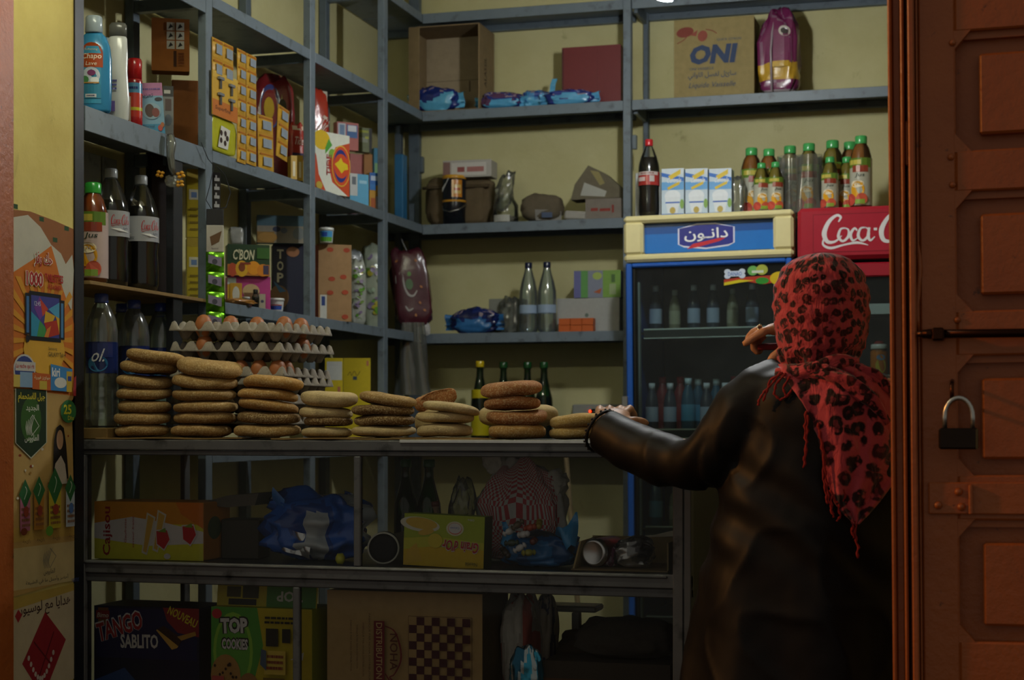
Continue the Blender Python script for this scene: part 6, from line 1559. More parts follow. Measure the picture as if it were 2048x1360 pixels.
def tablets(p):
    W = PW
    p.poly([(0, V(545)), (0, V(448)), (W * .25, V(436)), (W * .45, V(455)), (W * .62, V(486)), (W * .78, V(500)), (W * .86, V(520)), (W * .97, V(498)), (W, V(530)), (W * .96, V(615)), (W * .9, V(600)), (W * 1.0, V(790)), (0, V(782)), (0, V(560))], '#b6b2a2')
    p.poly([(0, V(556)), (W * .3, V(525)), (W * .62, V(488)), (W * .70, V(520)), (W * .80, V(568)), (W * .94, V(616)), (W * 1.0, V(640)), (W * 1.0, V(790)), (0, V(782))], '#c06a20')
    cx, cy = W * .5, V(680)
    import itertools
    for k in range(26):
        a0 = 2 * PI * k / 26; a1 = a0 + PI / 30
        def cl(a, r=.26):
            x, y = cx + math.cos(a) * r, cy + math.sin(a) * r
            x = min(max(x, .002), W * .99)
            return (x, min(max(y, V(776)), V(575) + .02))
        rr = .12
        def ray(a):
            dx, dy = math.cos(a), math.sin(a); t = .3
            if dx > 1e-6: t = min(t, (W * .97 - cx) / dx)
            if dx < -1e-6: t = min(t, (0.001 - cx) / dx)
            if dy > 1e-6: t = min(t, (V(575 if dx > 0 else 560) - cy + (.02 if abs(dx) < .3 else 0)) / dy)
            if dy < -1e-6: t = min(t, (V(778) - cy) / dy)
            return (cx + dx * t, cy + dy * t)
        p.poly([(cx, cy), ray(a0), ray(a1)], '#c88c28')
    p.ell(cx, V(700), W * .33, .055, '#cf9f34')
    p.text('حك وفز', W * .33, V(536), W * .30, .036, '#d8d0c0', .06); p.text('حك وفز', W * .34, V(535), W * .28, .034, '#9c2a24', .02)
    p.text('1000', W * .20, V(576), W * .28, .034, '#d4cbb8', .09); p.text('1000', W * .21, V(575), W * .26, .032, '#a0241f', .03); p.text('TABLETTES', W * .50, V(562), W * .30, .018, '#a0241f', .04); p.text('À GAGNER', W * .55, V(576), W * .22, .012, '#a0241f', .03)
    p.rect(W * .19, V(672), W * .4, V(590), '#191a1f'); p.rect(W * .21, V(668), W * .4, V(596), '#3c6a9c'); p.rect(W * .66, V(676), W * .82, V(596), '#191a1f'); p.rect(W * .68, V(672), W * .80, V(602), '#4a7aa4')
    p.rect(W * .25, V(682), W * .76, V(585), '#15161a'); x0, x1, y0, y1 = W * .28, W * .73, V(674), V(593)
    def q(a, b): return (x0 + (x1 - x0) * a, y0 + (y1 - y0) * b)
    p.rect(x0, y0, x1, y1, '#3d3f86')
    for tri, c in (([(0, .6), (.3, .4), (.2, 0), (0, 0)], '#2f86a4'), ([(.3, .4), (.55, .2), (.45, 0), (.2, 0)], '#3f8a4a'), ([(.3, 1), (.5, .65), (.3, .4), (.1, .7)], '#6a3a8c'), ([(.3, .95), (.6, .7), (.4, .5)], '#b5402c'), ([(.5, .65), (.85, .55), (.7, .3), (.45, .35)], '#c8a02c'), ([(.45, .35), (.9, .45), (1, .1), (.6, 0)], '#a8301f'), ([(.6, .7), (1, .9), (1, .5), (.85, .55)], '#4a94b8'), ([(.55, .2), (.7, .3), (.6, 0), (.45, 0)], '#c87a28'), ([(.85, .55), (1, .5), (1, .1), (.9, .45)], '#c89c2c')): p.poly([q(a, b) for a, b in tri], c)
    p.text('12:45', *q(.1, .75), W * .1, .01, '#c6ccd8'); p.text('Samsung', W * .55, V(700), W * .14, .008, '#3c3828'); p.text('GALAXY Tab 4', W * .55, V(712), W * .28, .010, '#3c3828', .005); p.ell(W * .22, V(680), W * .03, .008, '#1a1a1c')
    p.ell(W * .17, V(742), W * .17, .034, '#b4b4ae'); p.ell(W * .17, V(742), W * .15, .030, '#2c3c78'); p.rect(W * .03, V(744), W * .34, V(726), '#b9b6ae'); p.text('La vache qui rit', W * .04, V(741), W * .28, .012, '#9c2a2c', .02); p.rect(0, V(776), W * .12, V(752), '#c0aa50'); p.rect(W * .1, V(776), W * .30, V(746), '#7d9ab4')
    p.poly([(W * .29, V(779)), (W * .6, V(781)), (W * .6, V(748)), (W * .29, V(746))], '#b0561f'); p.text('جوائز فورية', W * .32, V(760), W * .25, .009, '#d5c3a0', .01); p.rect(W * .40, V(779), W * .52, V(762), '#b9a23a')
    p.poly([(W * .58, V(780)), (W * .92, V(782)), (W * .94, V(735)), (W * .58, V(727))], '#3a7cb0'); p.text('kiri', W * .6, V(752), W * .13, .020, '#d8d8d4', .03); p.ell(W * .74, V(764), W * .1, .012, '#c6c6bc'); p.rect(W * .84, V(782), W * .93, V(740), '#b79a30'); p.rect(W * .86, V(760), W * .92, V(750), '#2c3c80'); p.poly([(W * .95, V(790)), (W, V(790)), (W, V(748)), (W * .97, V(752))], '#96282c')
poster('prize_poster', 'orange sunburst poster with tablets and 1000 TABLETTES lettering on the reveal', tablets, XS + .0012)
def soap(p):
    W = PW; r = random.Random(8)
    p.poly([(W * .0, V(1184)), (W * 1.02, V(1168)), (W * 1.02, V(795)), (W * .96, V(800)), (W * .9, V(840)), (W * 1.0, V(790)), (0, V(779))], '#b39255'); p.rect(0, V(1172), W * 1.0, V(1090), '#bca878'); p.rect(0, V(1078), W, V(1050), '#b8974c')
    for k in range(26): p.ell(W * r.uniform(.05, .9), V(r.uniform(860, 1060)), .003 + .003 * r.random(), .003, r.choice(['#c9c0a6', '#8a3a1c', '#d0c8b0', '#96702c']), 7)
    def bad(g, c): p.poly([(W * .05 - g, V(779)), (W * .52 + g, V(779)), (W * .52 + g, V(885)), (W * .28, V(914) - g), (W * .05 - g, V(885))], c)
    bad(.003, '#b8b8a0'); bad(0, '#1c2f18'); p.ell(W * .28, V(840), W * .16, .05, '#33591f')
    p.text('جيل الاستحمام', W * .08, V(806), W * .42, .022, '#c8b82c', .02); p.text('الجديد', W * .2, V(824), W * .2, .016, '#c6c8b8', .02); p.text('الطاووس', W * .18, V(885), W * .22, .018, '#c6c8b8', .015)
    for k in range(5): stroke(p, [(W * (.22 + .02 * k), V(870)), (W * (.2 + .02 * k), V(856)), (W * (.21 + .03 * k), V(842 - 3 * k))], [.001, .003, .001], '#c6c8b8')
    for a, b in (((.28, 872), (.40, 852)), ((.40, 852), (.3, 830)), ((.3, 830), (.26, 838))): stroke(p, [(W * a[0], V(a[1])), (W * b[0], V(b[1]))], .0016, '#c6c8b8', 1)
    p.ell(W * .88, V(822), W * .13, .026, '#2c6a3c'); p.text('25', W * .80, V(828), W * .13, .022, '#c8c02c', .03); p.text('Dhs', W * .87, V(840), W * .1, .010, '#c8c02c')
    # a dark-haired figure
    p.poly([(W * .62, V(960)), (W * .64, V(880)), (W * .68, V(855)), (W * .74, V(849)), (W * .80, V(856)), (W * .84, V(890)), (W * .88, V(960))], '#19120f'); p.ell(W * .735, V(880), W * .055, .022, '#b08a6c'); p.poly([(W * .60, V(970)), (W * .66, V(928)), (W * .75, V(912)), (W * .82, V(930)), (W * .86, V(970))], '#b7aa9c')
    for cx, top, c, s in ((.18, 960, '#b06a84', .9), (.38, 955, '#a8742c', .9), (.62, 940, '#b0a02c', 1.15), (.86, 955, '#a8b0b8', .85)):
        w = W * .085 * s; p.rect(W * cx - w, V(1058), W * cx + w, V(top + 30), c); p.poly([(W * cx, V(top + 62 * s)), (W * cx + w * 1.25, V(top + 28 * s)), (W * cx, V(top - 4)), (W * cx - w * 1.25, V(top + 28 * s))], '#2a6034'); stroke(p, [(W * cx - .004, V(top + 40 * s)), (W * cx + .006, V(top + 22 * s)), (W * cx, V(top + 12 * s))], .002, '#b8c4b0'); p.lines(W * cx - w * .8, V(1052), W * cx + w * .8, V(1010), 4, '#7a5030', int(cx * 90)); p.ell(W * cx, V(1020), w * .5, .012, '#8a3a28' if cx < .7 else '#4a6aa0')
    p.ell(W * .5, V(1062), W * .06, .011, '#5a8a2c'); p.ell(W * .1, V(1058), W * .05, .008, '#6a3018')
    for cx in (.08, .3, .55, .82): p.text('رائحة', W * cx, V(1082), W * .12, .010, '#5a4a30', .0)
    for k in range(5): stroke(p, [(W * (.42 + .02 * k), V(1136)), (W * (.40 + .02 * k), V(1120)), (W * (.42 + .03 * k), V(1104 - 2 * k))], [.001, .003, .001], '#6a6a60')
    for a, b in (((.5, 1136), (.6, 1114)), ((.6, 1114), (.5, 1096))): stroke(p, [(W * a[0], V(a[1])), (W * b[0], V(b[1]))], .0016, '#6a6a60', 1)
    p.text('الطاووس', W * .4, V(1150), W * .18, .014, '#4a483c', .01); p.text('أحضر وأجمل ما في الطبيعة', W * .12, V(1166), W * .68, .014, '#3c3a30', .008); p.text('NESTLE', W * .86, V(1172), W * .12, .008, '#3a4a80', .01)
poster('soap_poster', 'beige shower gel poster with four bottles and green badge on the reveal', soap, XS + .0018)
def jewel(p):
    W = PW
    p.poly([(0, V(1375)), (W, V(1375)), (W, V(1180)), (0, V(1198))], '#b6a88c'); p.poly([(0, V(1210)), (W, V(1192)), (W, V(1178)), (0, V(1186))], '#b09648')
    p.text('هدايا مع لوسيور', W * .12, V(1232), W * .82, .034, '#3a2420', .01, rot=.02); p.poly([(W * .05, V(1222)), (W * .1, V(1236)), (W * .16, V(1222)), (W * .1, V(1210))], '#96282c')
    p.poly([(W * .16, V(1318)), (W * .52, V(1225)), (W * .86, V(1290)), (W * .56, V(1375)), (W * .4, V(1375))], '#8a1f26'); stroke(p, [(W * .34, V(1280)), (W * .6, V(1330))], .004, '#5a1218'); stroke(p, [(W * .66, V(1268)), (W * .4, V(1360))], .004, '#5a1218')
    for k in range(12): p.ell(W * (.26 + .035 * k), V(1310 + 46 * math.sin(k / 11 * PI)), .005, .006, '#b8a8a0', 8)
poster('jewel_poster', 'pale poster with red diamond and bead necklace low on the reveal', jewel, XS + .0012)

# ================================================================ the wooden door leaf on the right
YD = 2.85
def DX(px): return onY(px, YD)
DS = dep(DX(1900), YD) / FP
def door():
    root = bpy.data.objects.new('door_1', None); COL.objects.link(root); root['kind'] = 'structure'
    ox = DX(1803); root.location = (ox, YD, 0); root.rotation_euler = (0, -.0085, 0)
    s = DS
    def x(px): return (px - 1803) * s          # px measured on the row of the door foot
    def z(py): return H + (HOR - py) * s
    def B(name, a, b, y0, y1, z0, z1, ch=.003, m=DOORM, col='#8a4a1e', par=None): return MB().box(a, b, y0, y1, z0, z1, col, ch).build(name, m, par or root)
    T = 2.74
    for a, b, y0, y1 in ((1793, 1801, .012, .07), (1801, 1818, .026, .08), (1818, 1825, .006, .08), (1833, 1846, .000, .08), (1847, 1852, .014, .08)):
        B('moulding', x(a), x(b), y0, y1, .01, T, .0025)
    B('backing', x(1824), x(1834), .05, .08, .01, T)
    B('hinge', x(1826.5), x(1832.5), .012, .045, z(325), z(235), .002)
    L0, L1, R0 = 1853, 1925, 2260                # stile and far stile
    B('stile', x(L0), x(L1), .018, .06, .01, T)
    B('stile', x(R0), x(R0 + 80), .018, .06, .01, T)
    panels = [(-300, -30), (60, 300), (382, 622), (712, 952), (1042, 1286), (1376, 1600), (1700, 1980)]
    prev = T
    for i, (t0, b0) in enumerate(panels):
        zt, zb = min(z(t0), T - .02), z(b0)
        if zt > prev - .01: prev = prev
        else: B('rail', x(L1), x(R0), .018, .06, zt, prev)
        pn = B('panel', x(L1) - .004, x(R0) + .004, .046, .058, zb - .004, zt + .004)
        ins = 46 * s
        xa, xb, za, zb2 = x(L1) + ins, x(R0) - ins, zb + ins * .7, zt - ins
        B('raised_field', xa, xb, .022, .05, za, zb2, .004, par=pn)
        for cx, cz, sx, sz in ((x(L1), zt, 1, -1), (x(L1), zb, 1, 1), (x(R0), zt, -1, -1), (x(R0), zb, -1, 1)):
            MB().prism([(cx - sx * .002, cz - sz * .002), (cx + sx * .026, cz - sz * .002), (cx - sx * .002, cz + sz * .030)], .019, .05, '#8a4a1e').build('corner_block', DOORM, pn)
        MB().prism([(x(L1), zt), (x(R0), zt), (x(R0), zt - .012), (x(L1), zt - .012)], .03, .05, '#8a4a1e').build('bevel', DOORM, pn)
        prev = zb
    B('rail', x(L1), x(R0), .018, .06, .01, prev)
    st = B('iron_strap', x(1866), x(R0), .010, .02, z(1030), z(966), .002)
    B('strap_joint', x(1944), x(1952), .000, .012, z(1030), z(970), .002, par=st)
    for a, b in ((1925, 985), (1885, 1012), (1930, 1015)): MB().lathe([(.007, 0), (.006, .004), (.001, .006)], 12, '#8a4a1e', M=Matrix.Translation((x(a), .010, z(b))) @ Matrix.Rotation(PI / 2, 4, 'X')).build('rivet', DOORM, st)
    bo = MB().tube([(x(1858), -.004, z(668)), (x(2100), -.004, z(671)), (x(2240), -.004, z(671))], .0075, 12, '#2e1a12').build('bolt', METAL, root)
    MB().lathe([(.004, 0), (.0065, .012), (.0085, .02), (.0085, .026)], 12, '#3a2418', M=Matrix.Translation((x(1846), -.004, z(668))) @ Matrix.Rotation(PI / 2, 4, 'Y')).build('bolt_tip', METAL, bo)
    for a in (1888, 2180): B('bolt_bracket', x(a - 12), x(a + 12), -.014, .02, z(682), z(656), .003, METAL, '#3a2216', par=bo)
    ey = MB().tube([(x(1914), .018, z(762)), (x(1914), -.006, z(768)), (x(1914), -.012, z(786)), (x(1914), -.004, z(800)), (x(1914), .018, z(800))], .0035, 8, '#4a2c1c').build('staple', METAL, root)
    for a, b in ((1920, 82), (1915, 312), (1918, 368), (1925, 640)): MB().lathe([(.006, 0), (.005, .003), (.001, .005)], 10, '#8a4a1e', M=Matrix.Translation((x(a), .018, z(b))) @ Matrix.Rotation(PI / 2, 4, 'X')).build('nail_head', DOORM, root)
    MB().tube([(x(1850 + 3 * math.sin(k * .9)), .016, z(480 + 26 * k)) for k in range(8)], [.001, .003, .0045, .004, .005, .0035, .004, .002], 7, '#8a4a1e').build('paint_run', DOORM, root)
    return root, x, z
door_root, dx_, dz_ = door()
def padlock():
    t = thing('padlock', 'heavy padlock with shiny steel shackle hanging open on the orange wooden door', 'padlock', (DX(1918), YD - .022, H + (HOR - 898) * DS), -.05)
    s = DS; w = 76 * s; h = 42 * s
    MB().box(-w / 2, w / 2, -.012, .012, 0, h, '#2f2621', .003).build('body', METAL, t)
    p = Print(); p.rect(w * .94, .001, w * .99, h * .95, '#5a4a30'); p.build('edge_plate', METAL, t, lambda u, v, e: (u - w / 2, -.0122 - e, v))
    r = 27 * s; c0 = h + 22 * s
    pts = [(-r, 0, h - .004), (-r, 0, c0)] + [(-r * math.cos(PI * k / 12), 0, c0 + 38 * s * math.sin(PI * k / 12)) for k in range(1, 12)] + [(r, 0, c0), (r, 0, h - .004)]
    MB().tube(pts, .0042, 12, '#b9b9b4').build('shackle', METAL, t)
padlock()
# ================================================================ the customer
YP = 3.22
PR = thing('person', 'person in long black coat and red leopard-print headscarf reaching to the counter', 'person', (onY(1620, YP), YP, 0))
RO = Vector(PR.location)
def Q(px, py, Y): return pt(px, py, Y=Y) - RO
def mpx(px, Y): return dep(onY(px, Y), Y) / FP
def remeshed(mb, name, voxel, smooth_it, disp=None, colfn=None, mat=None):
    me = mb.mesh(name + '_raw')
    bm = bmesh.new(); bm.from_mesh(me); bmesh.ops.recalc_face_normals(bm, faces=bm.faces); bm.to_mesh(me); bm.free()
    o = bpy.data.objects.new(name + '_raw', me); COL.objects.link(o)
    r = o.modifiers.new('remesh', 'REMESH'); r.mode = 'VOXEL'; r.voxel_size = voxel
    s = o.modifiers.new('smooth', 'SMOOTH'); s.factor = .5; s.iterations = smooth_it
    dg = bpy.context.evaluated_depsgraph_get()
    m2 = bpy.data.meshes.new_from_object(o.evaluated_get(dg))
    bpy.data.objects.remove(o); bpy.data.meshes.remove(me)
    if disp:
        cs = [v.co + v.normal * disp(v.co, v.normal) for v in m2.vertices]
        for v, c in zip(m2.vertices, cs): v.co = c
    for a in list(m2.color_attributes): m2.color_attributes.remove(a)
    if colfn:
        ca = m2.color_attributes.new('Col', 'FLOAT_COLOR', 'POINT')
        buf = []
        for v in m2.vertices: buf += [*colfn(v.co), 1.0]
        ca.data.foreach_set('color', buf)
    m2.polygons.foreach_set('use_smooth', [True] * len(m2.polygons))
    m2.materials.clear(); m2.materials.append(mat)
    return link(name, m2, PR)
def ellipsoid(mb, c, r, M=None, n=24, k=14):
    c = Vector(c)
    def fn(u, v):
        a = 2 * PI * u; b = -PI / 2 + PI * (.02 + .96 * v)
        p = Vector((math.cos(a) * math.cos(b) * r[0], math.sin(a) * math.cos(b) * r[1], math.sin(b) * r[2]))
        if M is not None: p = M @ p
        return c + p
    n0 = len(mb.v); mb.grid(fn, n, k, wrap=True)
    mb.f.append(list(reversed(range(n0, n0 + n)))); mb.c.append((1, 1, 1)); mb.sm.append(True)
    mb.f.append(list(range(n0 + (k - 1) * n, n0 + k * n))); mb.c.append((1, 1, 1)); mb.sm.append(True)
def rings(mb, secs, n=28):
    """closed loft of elliptic sections (centre, half width vector, half depth vector)"""
    vs = []; fs = []
    for c, a, b in secs:
        for k in range(n):
            t = 2 * PI * k / n; vs.append(c + a * math.cos(t) + b * math.sin(t))
    for i in range(len(secs) - 1):
        for k in range(n): fs.append((i * n + k, i * n + (k + 1) % n, (i + 1) * n + (k + 1) % n, (i + 1) * n + k))
    fs += [tuple(reversed(range(n))), tuple(range((len(secs) - 1) * n, len(secs) * n))]
    mb.add(vs, fs, '#ffffff', True)
HC = Q(1644, 612, 3.20)
FD = Vector((-.62, .78, -.06)).normalized()              # where the face looks: to the shopkeeper's side
FR = Vector((FD.y, -FD.x, 0)).normalized()
FU = FR.cross(FD).normalized()
HM = Matrix((FR, FD, FU)).transposed()
wr_l = [Q(1232, 866, 3.355), Q(1228, 846, 3.385)]
def person_body():
    mb = MB()
    ellipsoid(mb, HC + Vector((0, 0, .008)), (.070, .088, .092), HM)
    ellipsoid(mb, HC + HM @ Vector((0, .035, -.045)), (.052, .052, .058), HM)           # jaw
    mb.tube([HC + HM @ Vector((0, .088, .012)), HC + HM @ Vector((0, .102, -.012)), HC + HM @ Vector((0, .086, -.022))], [.008, .012, .010], 10)
    for s in (-1, 1):
        ellipsoid(mb, HC + HM @ Vector((s * .029, .078, .010)), (.013, .010, .008), HM, 14, 8)
        ellipsoid(mb, HC + HM @ Vector((s * .03, .080, .026)), (.018, .010, .006), HM, 14, 8)
        ellipsoid(mb, HC + HM @ Vector((s * .071, -.005, -.006)), (.008, .014, .026), HM, 14, 8)
    ellipsoid(mb, HC + HM @ Vector((0, .086, -.046)), (.021, .010, .006), HM, 14, 8)
    ellipsoid(mb, HC + HM @ Vector((0, .084, -.056)), (.018, .010, .006), HM, 14, 8)
    mb.tube([HC + Vector((0, 0, -.05)), HC + Vector((-.002, .004, -.12)), HC + Vector((-.004, .01, -.17))], [.046, .044, .055], 18)
    zc = [(735, .07, .07), (760, .15, .085), (820, .15, .10), (950, .14, .11), (1080, .145, .12), (1180, .16, .13)]
    rings(mb, [(Q(1632, py, YP), Vector((w, 0, 0)), Vector((0, d, 0))) for py, w, d in zc])
    for s in (-1, 1):                                                                  # legs and feet
        x = s * .075
        mb.tube([(x, 0, .75), (x, 0, .45), (x, -.01, .1), (x, 0, .06)], [.075, .055, .04, .04], 14)
        mb.tube([(x, -.05, .045), (x, .05, .04), (x, .13, .03)], [.035, .036, .026], 12)
    # left arm and hand, lying on the counter edge
    mb.tube([Q(1535, 800, 3.21), Q(1460, 865, 3.20), Q(1400, 920, 3.22), Q(1310, 908, 3.29), wr_l[0]], [.05, .046, .042, .037, .028], 14)
    palm = [wr_l[0], wr_l[1], Q(1225, 833, 3.415), Q(1225, 828, 3.45)]
    rings(mb, [(c, Vector((w, .25 * w, 0)), Vector((0, -.2 * h, h))) for c, w, h in zip(palm, (.026, .034, .038, .036), (.020, .020, .018, .014))])
    for k, (dx, l) in enumerate(((-.028, .9), (-.010, 1.05), (.009, 1.1), (.027, 1.0))):
        b = Q(1225, 828, 3.445) + Vector((dx, dx * .25, .002))
        mb.tube([b, b + Vector((dx * .15, .026 * l, .010)), b + Vector((dx * .25, .052 * l, -.003)), b + Vector((dx * .3, .066 * l, -.026))], [.0095, .0092, .0085, .0065], 10)
    th = [Q(1248, 848, 3.395), Q(1268, 842, 3.405), Q(1284, 843, 3.42), Q(1295, 847, 3.43)]
    mb.tube(th, [.012, .0105, .0092, .007], 10)
    # right arm, bent up, hand raised before the face
    mb.tube([Q(1740, 800, 3.22), Q(1745, 880, 3.28), Q(1715, 900, 3.36), Q(1640, 780, 3.37), Q(1588, 684, 3.335)], [.05, .046, .042, .036, .026], 14)
    pr = [Q(1592, 672, 3.335), Q(1570, 661, 3.325), Q(1548, 657, 3.318), Q(1532, 658, 3.315)]
    ax = Vector((.1, .97, .12)).normalized()
    rings(mb, [(c, ax * w, Vector((.45, 0, .9)).normalized() * h) for c, w, h in zip(pr, (.024, .032, .036, .035), (.016, .015, .013, .011))])
    o4 = (-.026, -.008, .010, .027)
    paths = [((1530, 662), (1512, 672), (1499, 681), (1486, 690)), ((1526, 657), (1508, 664), (1498, 674), (1494, 688)), ((1524, 664), (1508, 680), (1508, 698), (1518, 708)), ((1528, 668), (1514, 684), (1515, 700), (1524, 706))]
    for off, pth in zip(o4, paths):
        mb.tube([Q(a, b, 3.315 + off) for a, b in pth], [.0096, .009, .0082, .0064], 10)
    mb.tube([Q(1578, 690, 3.30), Q(1560, 706, 3.29), Q(1546, 716, 3.285), Q(1538, 726, 3.285)], [.014, .0115, .0105, .0075], 10)
    sk, dk = hx('#bc8a66'), hx('#a87654')
    lips = HC + HM @ Vector((0, .092, -.05)); eyes = [HC + HM @ Vector((s * .029, .086, .010)) for s in (-1, 1)]; brows = [HC + HM @ Vector((s * .03, .088, .027)) for s in (-1, 1)]
    nails = [Q(1488, 687, 3.286), th[-1] + Vector((0, -.004, .004))]
    def cf(c):
        if (c - lips).length < .016: return hx('#8a4a3e')
        for e in eyes:
            if (c - e).length < .006: return hx('#1a100c')
            if (c - e).length < .010: return hx('#c8bcb0')
        for e in brows:
            if (c - e).length < .011: return hx('#2a1c14')
        if (c - nails[0]).length < .007: return hx('#c08a5c')
        return sk if noise.noise(c * 40) > -.1 else dk
    return remeshed(mb, 'body', .0038, 3, None, cf, SKIN)
person_body()
SEC = [(724, 1642, 56, .062), (738, 1638, 100, .085), (756, 1634, 148, .10), (800, 1632, 162, .118), (900, 1628, 172, .128), (980, 1622, 182, .134), (1060, 1614, 196, .14), (1200, 1606, 216, .152), (1360, 1598, 232, .162), (1600, 1590, 244, .17), (1925, 1586, 256, .175)]
def coat_sec(py):
    for a, b in zip(SEC, SEC[1:]):
        if a[0] <= py <= b[0]:
            t = (py - a[0]) / (b[0] - a[0]); return [a[i] + (b[i] - a[i]) * t for i in range(4)]
    return list(SEC[0] if py < SEC[0][0] else SEC[-1])
def coat_back(px, py, out=.0):
    """point on the back of the coat under a picture position"""
    _, cx, hw, hd = coat_sec(py)
    t = max(-.97, min(.97, (px - cx) / hw))
    Y = YP - hd * math.sqrt(1 - t * t) - out
    return Q(px, py, Y)
ARM = [(1575, 790, 3.22, .075), (1530, 806, 3.205, .074), (1490, 838, 3.195, .071), (1452, 880, 3.19, .066), (1415, 918, 3.20, .059), (1370, 926, 3.235, .054), (1315, 915, 3.275, .053), (1262, 895, 3.305, .053), (1222, 872, 3.330, .051), (1206, 862, 3.340, .049)]
def coat():
    mb = MB()
    rings(mb, [(Q(cx, py, YP), Vector((hw * mpx(cx, YP), 0, 0)), Vector((0, hd, 0))) for py, cx, hw, hd in SEC], 40)
    mb.tube([Q(a, b, c) for a, b, c, r in ARM], [r for *_, r in ARM], 22)
    mb.tube([Q(1720, 790, 3.22), Q(1758, 850, 3.26), Q(1735, 905, 3.35), Q(1660, 800, 3.385), Q(1612, 725, 3.35)], [.075, .068, .058, .052, .044], 18)
    elbow = Q(1385, 925, 3.22); hand = Q(1206, 862, 3.34); sh = Q(1500, 850, 3.19); arm_ax = (hand - elbow).normalized()
    def disp(c, n):
        d = 0
        # cloth folds: long vertical ones on the skirt, diagonal ones at the waist, short ones around the sleeve
        t = max(0, min(1, (H + .02 - c.z) / .5))
        a = math.atan2(c.y, c.x)
        nar = c.x > -.2 or c.z < H - .14
        if nar:
            d += t * .008 * math.sin(a * 6 + 2.2 * noise.noise(Vector((c.x * 3, c.y * 3, c.z * 2.2))) + c.z * 3)
            dg = c.x * 1.0 + c.z * 1.25
            w = max(0, 1 - abs(c.z - (H - .15)) / .22)
            d += w * .006 * math.sin(dg * 38 + 4 * noise.noise(c * 5))
        u = (c - elbow).dot(arm_ax)
        if c.x < -.02 and u > -.06 and c.z > H - .16:
            g = math.exp(-((u - .0) / .07) ** 2) + .35
            d += (.003 * g) * math.sin(u * 62 + 3.0 * noise.noise(c * 9) + 14 * c.z)
        q = Vector((c.x * 7 + c.z * 5, c.y * 6, c.z * 6 - c.x * 3))
        d += .0055 * (1 - abs(noise.noise(q)) * 2) ** 3 - .002
        d += .004 * noise.noise(Vector((c.x * 7, c.y * 7, c.z * 4))) + .0012 * noise.noise(c * 28)
        return d
    return remeshed(mb, 'coat', .0075, 6, disp, None, COAT)
coat()
def cuff():
    c = Q(1204, 862, 3.342); ax = (Q(1206, 862, 3.34) - Q(1262, 895, 3.305)).normalized()
    a = ax.cross(Vector((0, 0, 1))).normalized(); b = a.cross(ax); r = .0445
    m = MB(); m.tube([c + (a * math.cos(2 * PI * k / 40) + b * math.sin(2 * PI * k / 40)) * r for k in range(41)], [.003 + .0008 * (k % 2) for k in range(41)], 8, '#0c0b0c')
    m.build('cuff_trim', RUBBER, PR)
    for i in range(22):
        t = 2 * PI * i / 22; m = MB()
        ellipsoid(m, c + ax * .004 + (a * math.cos(t) + b * math.sin(t)) * (r + .002), (.0028,) * 3, None, 8, 6)
        if i < 22: m.c = [hx('#141213')] * len(m.f); m.build('bead', PLAST, PR)
cuff()
def uv_grid(name, fn, nu, nv, uvf, wrap=False, keep=None, parent=None, solid=.0018):
    vs = [fn(i / (nu if wrap else nu - 1), j / (nv - 1)) for j in range(nv) for i in range(nu)]
    fs = []; uvs = []
    for j in range(nv - 1):
        for i in range(nu if wrap else nu - 1):
            if keep and not keep((i + .5) / nu, (j + .5) / nv): continue
            i2 = (i + 1) % nu
            fs.append((j * nu + i, j * nu + i2, (j + 1) * nu + i2, (j + 1) * nu + i))
            uvs += [uvf(i, j), uvf(i + 1, j), uvf(i + 1, j + 1), uvf(i, j + 1)]
    me = bpy.data.meshes.new(name); me.from_pydata([tuple(v) for v in vs], [], fs)
    ul = me.uv_layers.new(name='UVMap')
    for l, q in zip(ul.data, uvs): l.uv = q
    me.polygons.foreach_set('use_smooth', [True] * len(me.polygons)); me.materials.append(SCARF)
    o = link(name, me, parent or PR)
    s = o.modifiers.new('cloth_thickness', 'SOLIDIFY'); s.thickness = solid; s.offset = 0
    return o
HP = [(507.5, 3), (509, 22), (514, 42), (522, 58), (535, 73), (553, 84), (575, 91), (600, 94), (630, 94), (660, 91), (688, 86), (708, 80), (722, 74), (733, 70), (742, 82), (752, 100), (766, 122)]
def head_r(v):
    t = v * (len(HP) - 1); i = min(int(t), len(HP) - 2); f = t - i
    return HP[i][0] + (HP[i + 1][0] - HP[i][0]) * f, HP[i][1] + (HP[i + 1][1] - HP[i][1]) * f
def headscarf():
    s = mpx(1642, 3.2)
    def fn(u, v):
        py, r = head_r(v); a = 2 * PI * u
        r *= s
        c = Q(1642 - (6 if py > 700 else 0), py, 3.205)
        dy = 1.12 if py < 735 else max(.7, 1.12 - (py - 735) * .02)
        p = Vector((math.cos(a) * r, math.sin(a) * r * dy, 0))
        q = Vector((math.cos(a) * 2.2, math.sin(a) * 2.2, py * .012))
        w = .0035 * noise.noise(q * 2.2) + .0018 * noise.noise(Vector((a * 3 + py * .02, py * .11, 0)))
        if py > 690: w += .006 * math.sin(a * 11 + 3 * noise.noise(q)) * min(1, (py - 690) / 40)
        else: w += .0016 * math.sin(py * .17 + 2.5 * math.cos(a + .6) + 2 * noise.noise(q)) * (1 if py < 640 else .5)
        z = 0
        if py > 735: z = -.022 * math.cos(a) ** 2 * (py - 735) / 31
        return c + p * (1 + w / max(r, .02)) + Vector((0, 0, z))
    fa = math.atan2(FD.y, FD.x) % (2 * PI)
    def keep(u, v):
        py, r = head_r(v); da = abs((2 * PI * u - fa + PI) % (2 * PI) - PI)
        if 548 < py < 712 and da < .62 * math.sin(PI * (py - 540) / 180): return False
        return True
    return uv_grid('headscarf', fn, 96, 70, lambda i, j: (i / 96 * .72, -head_r(j / 69)[0] * s * 1.3), True, keep)
hs = headscarf()
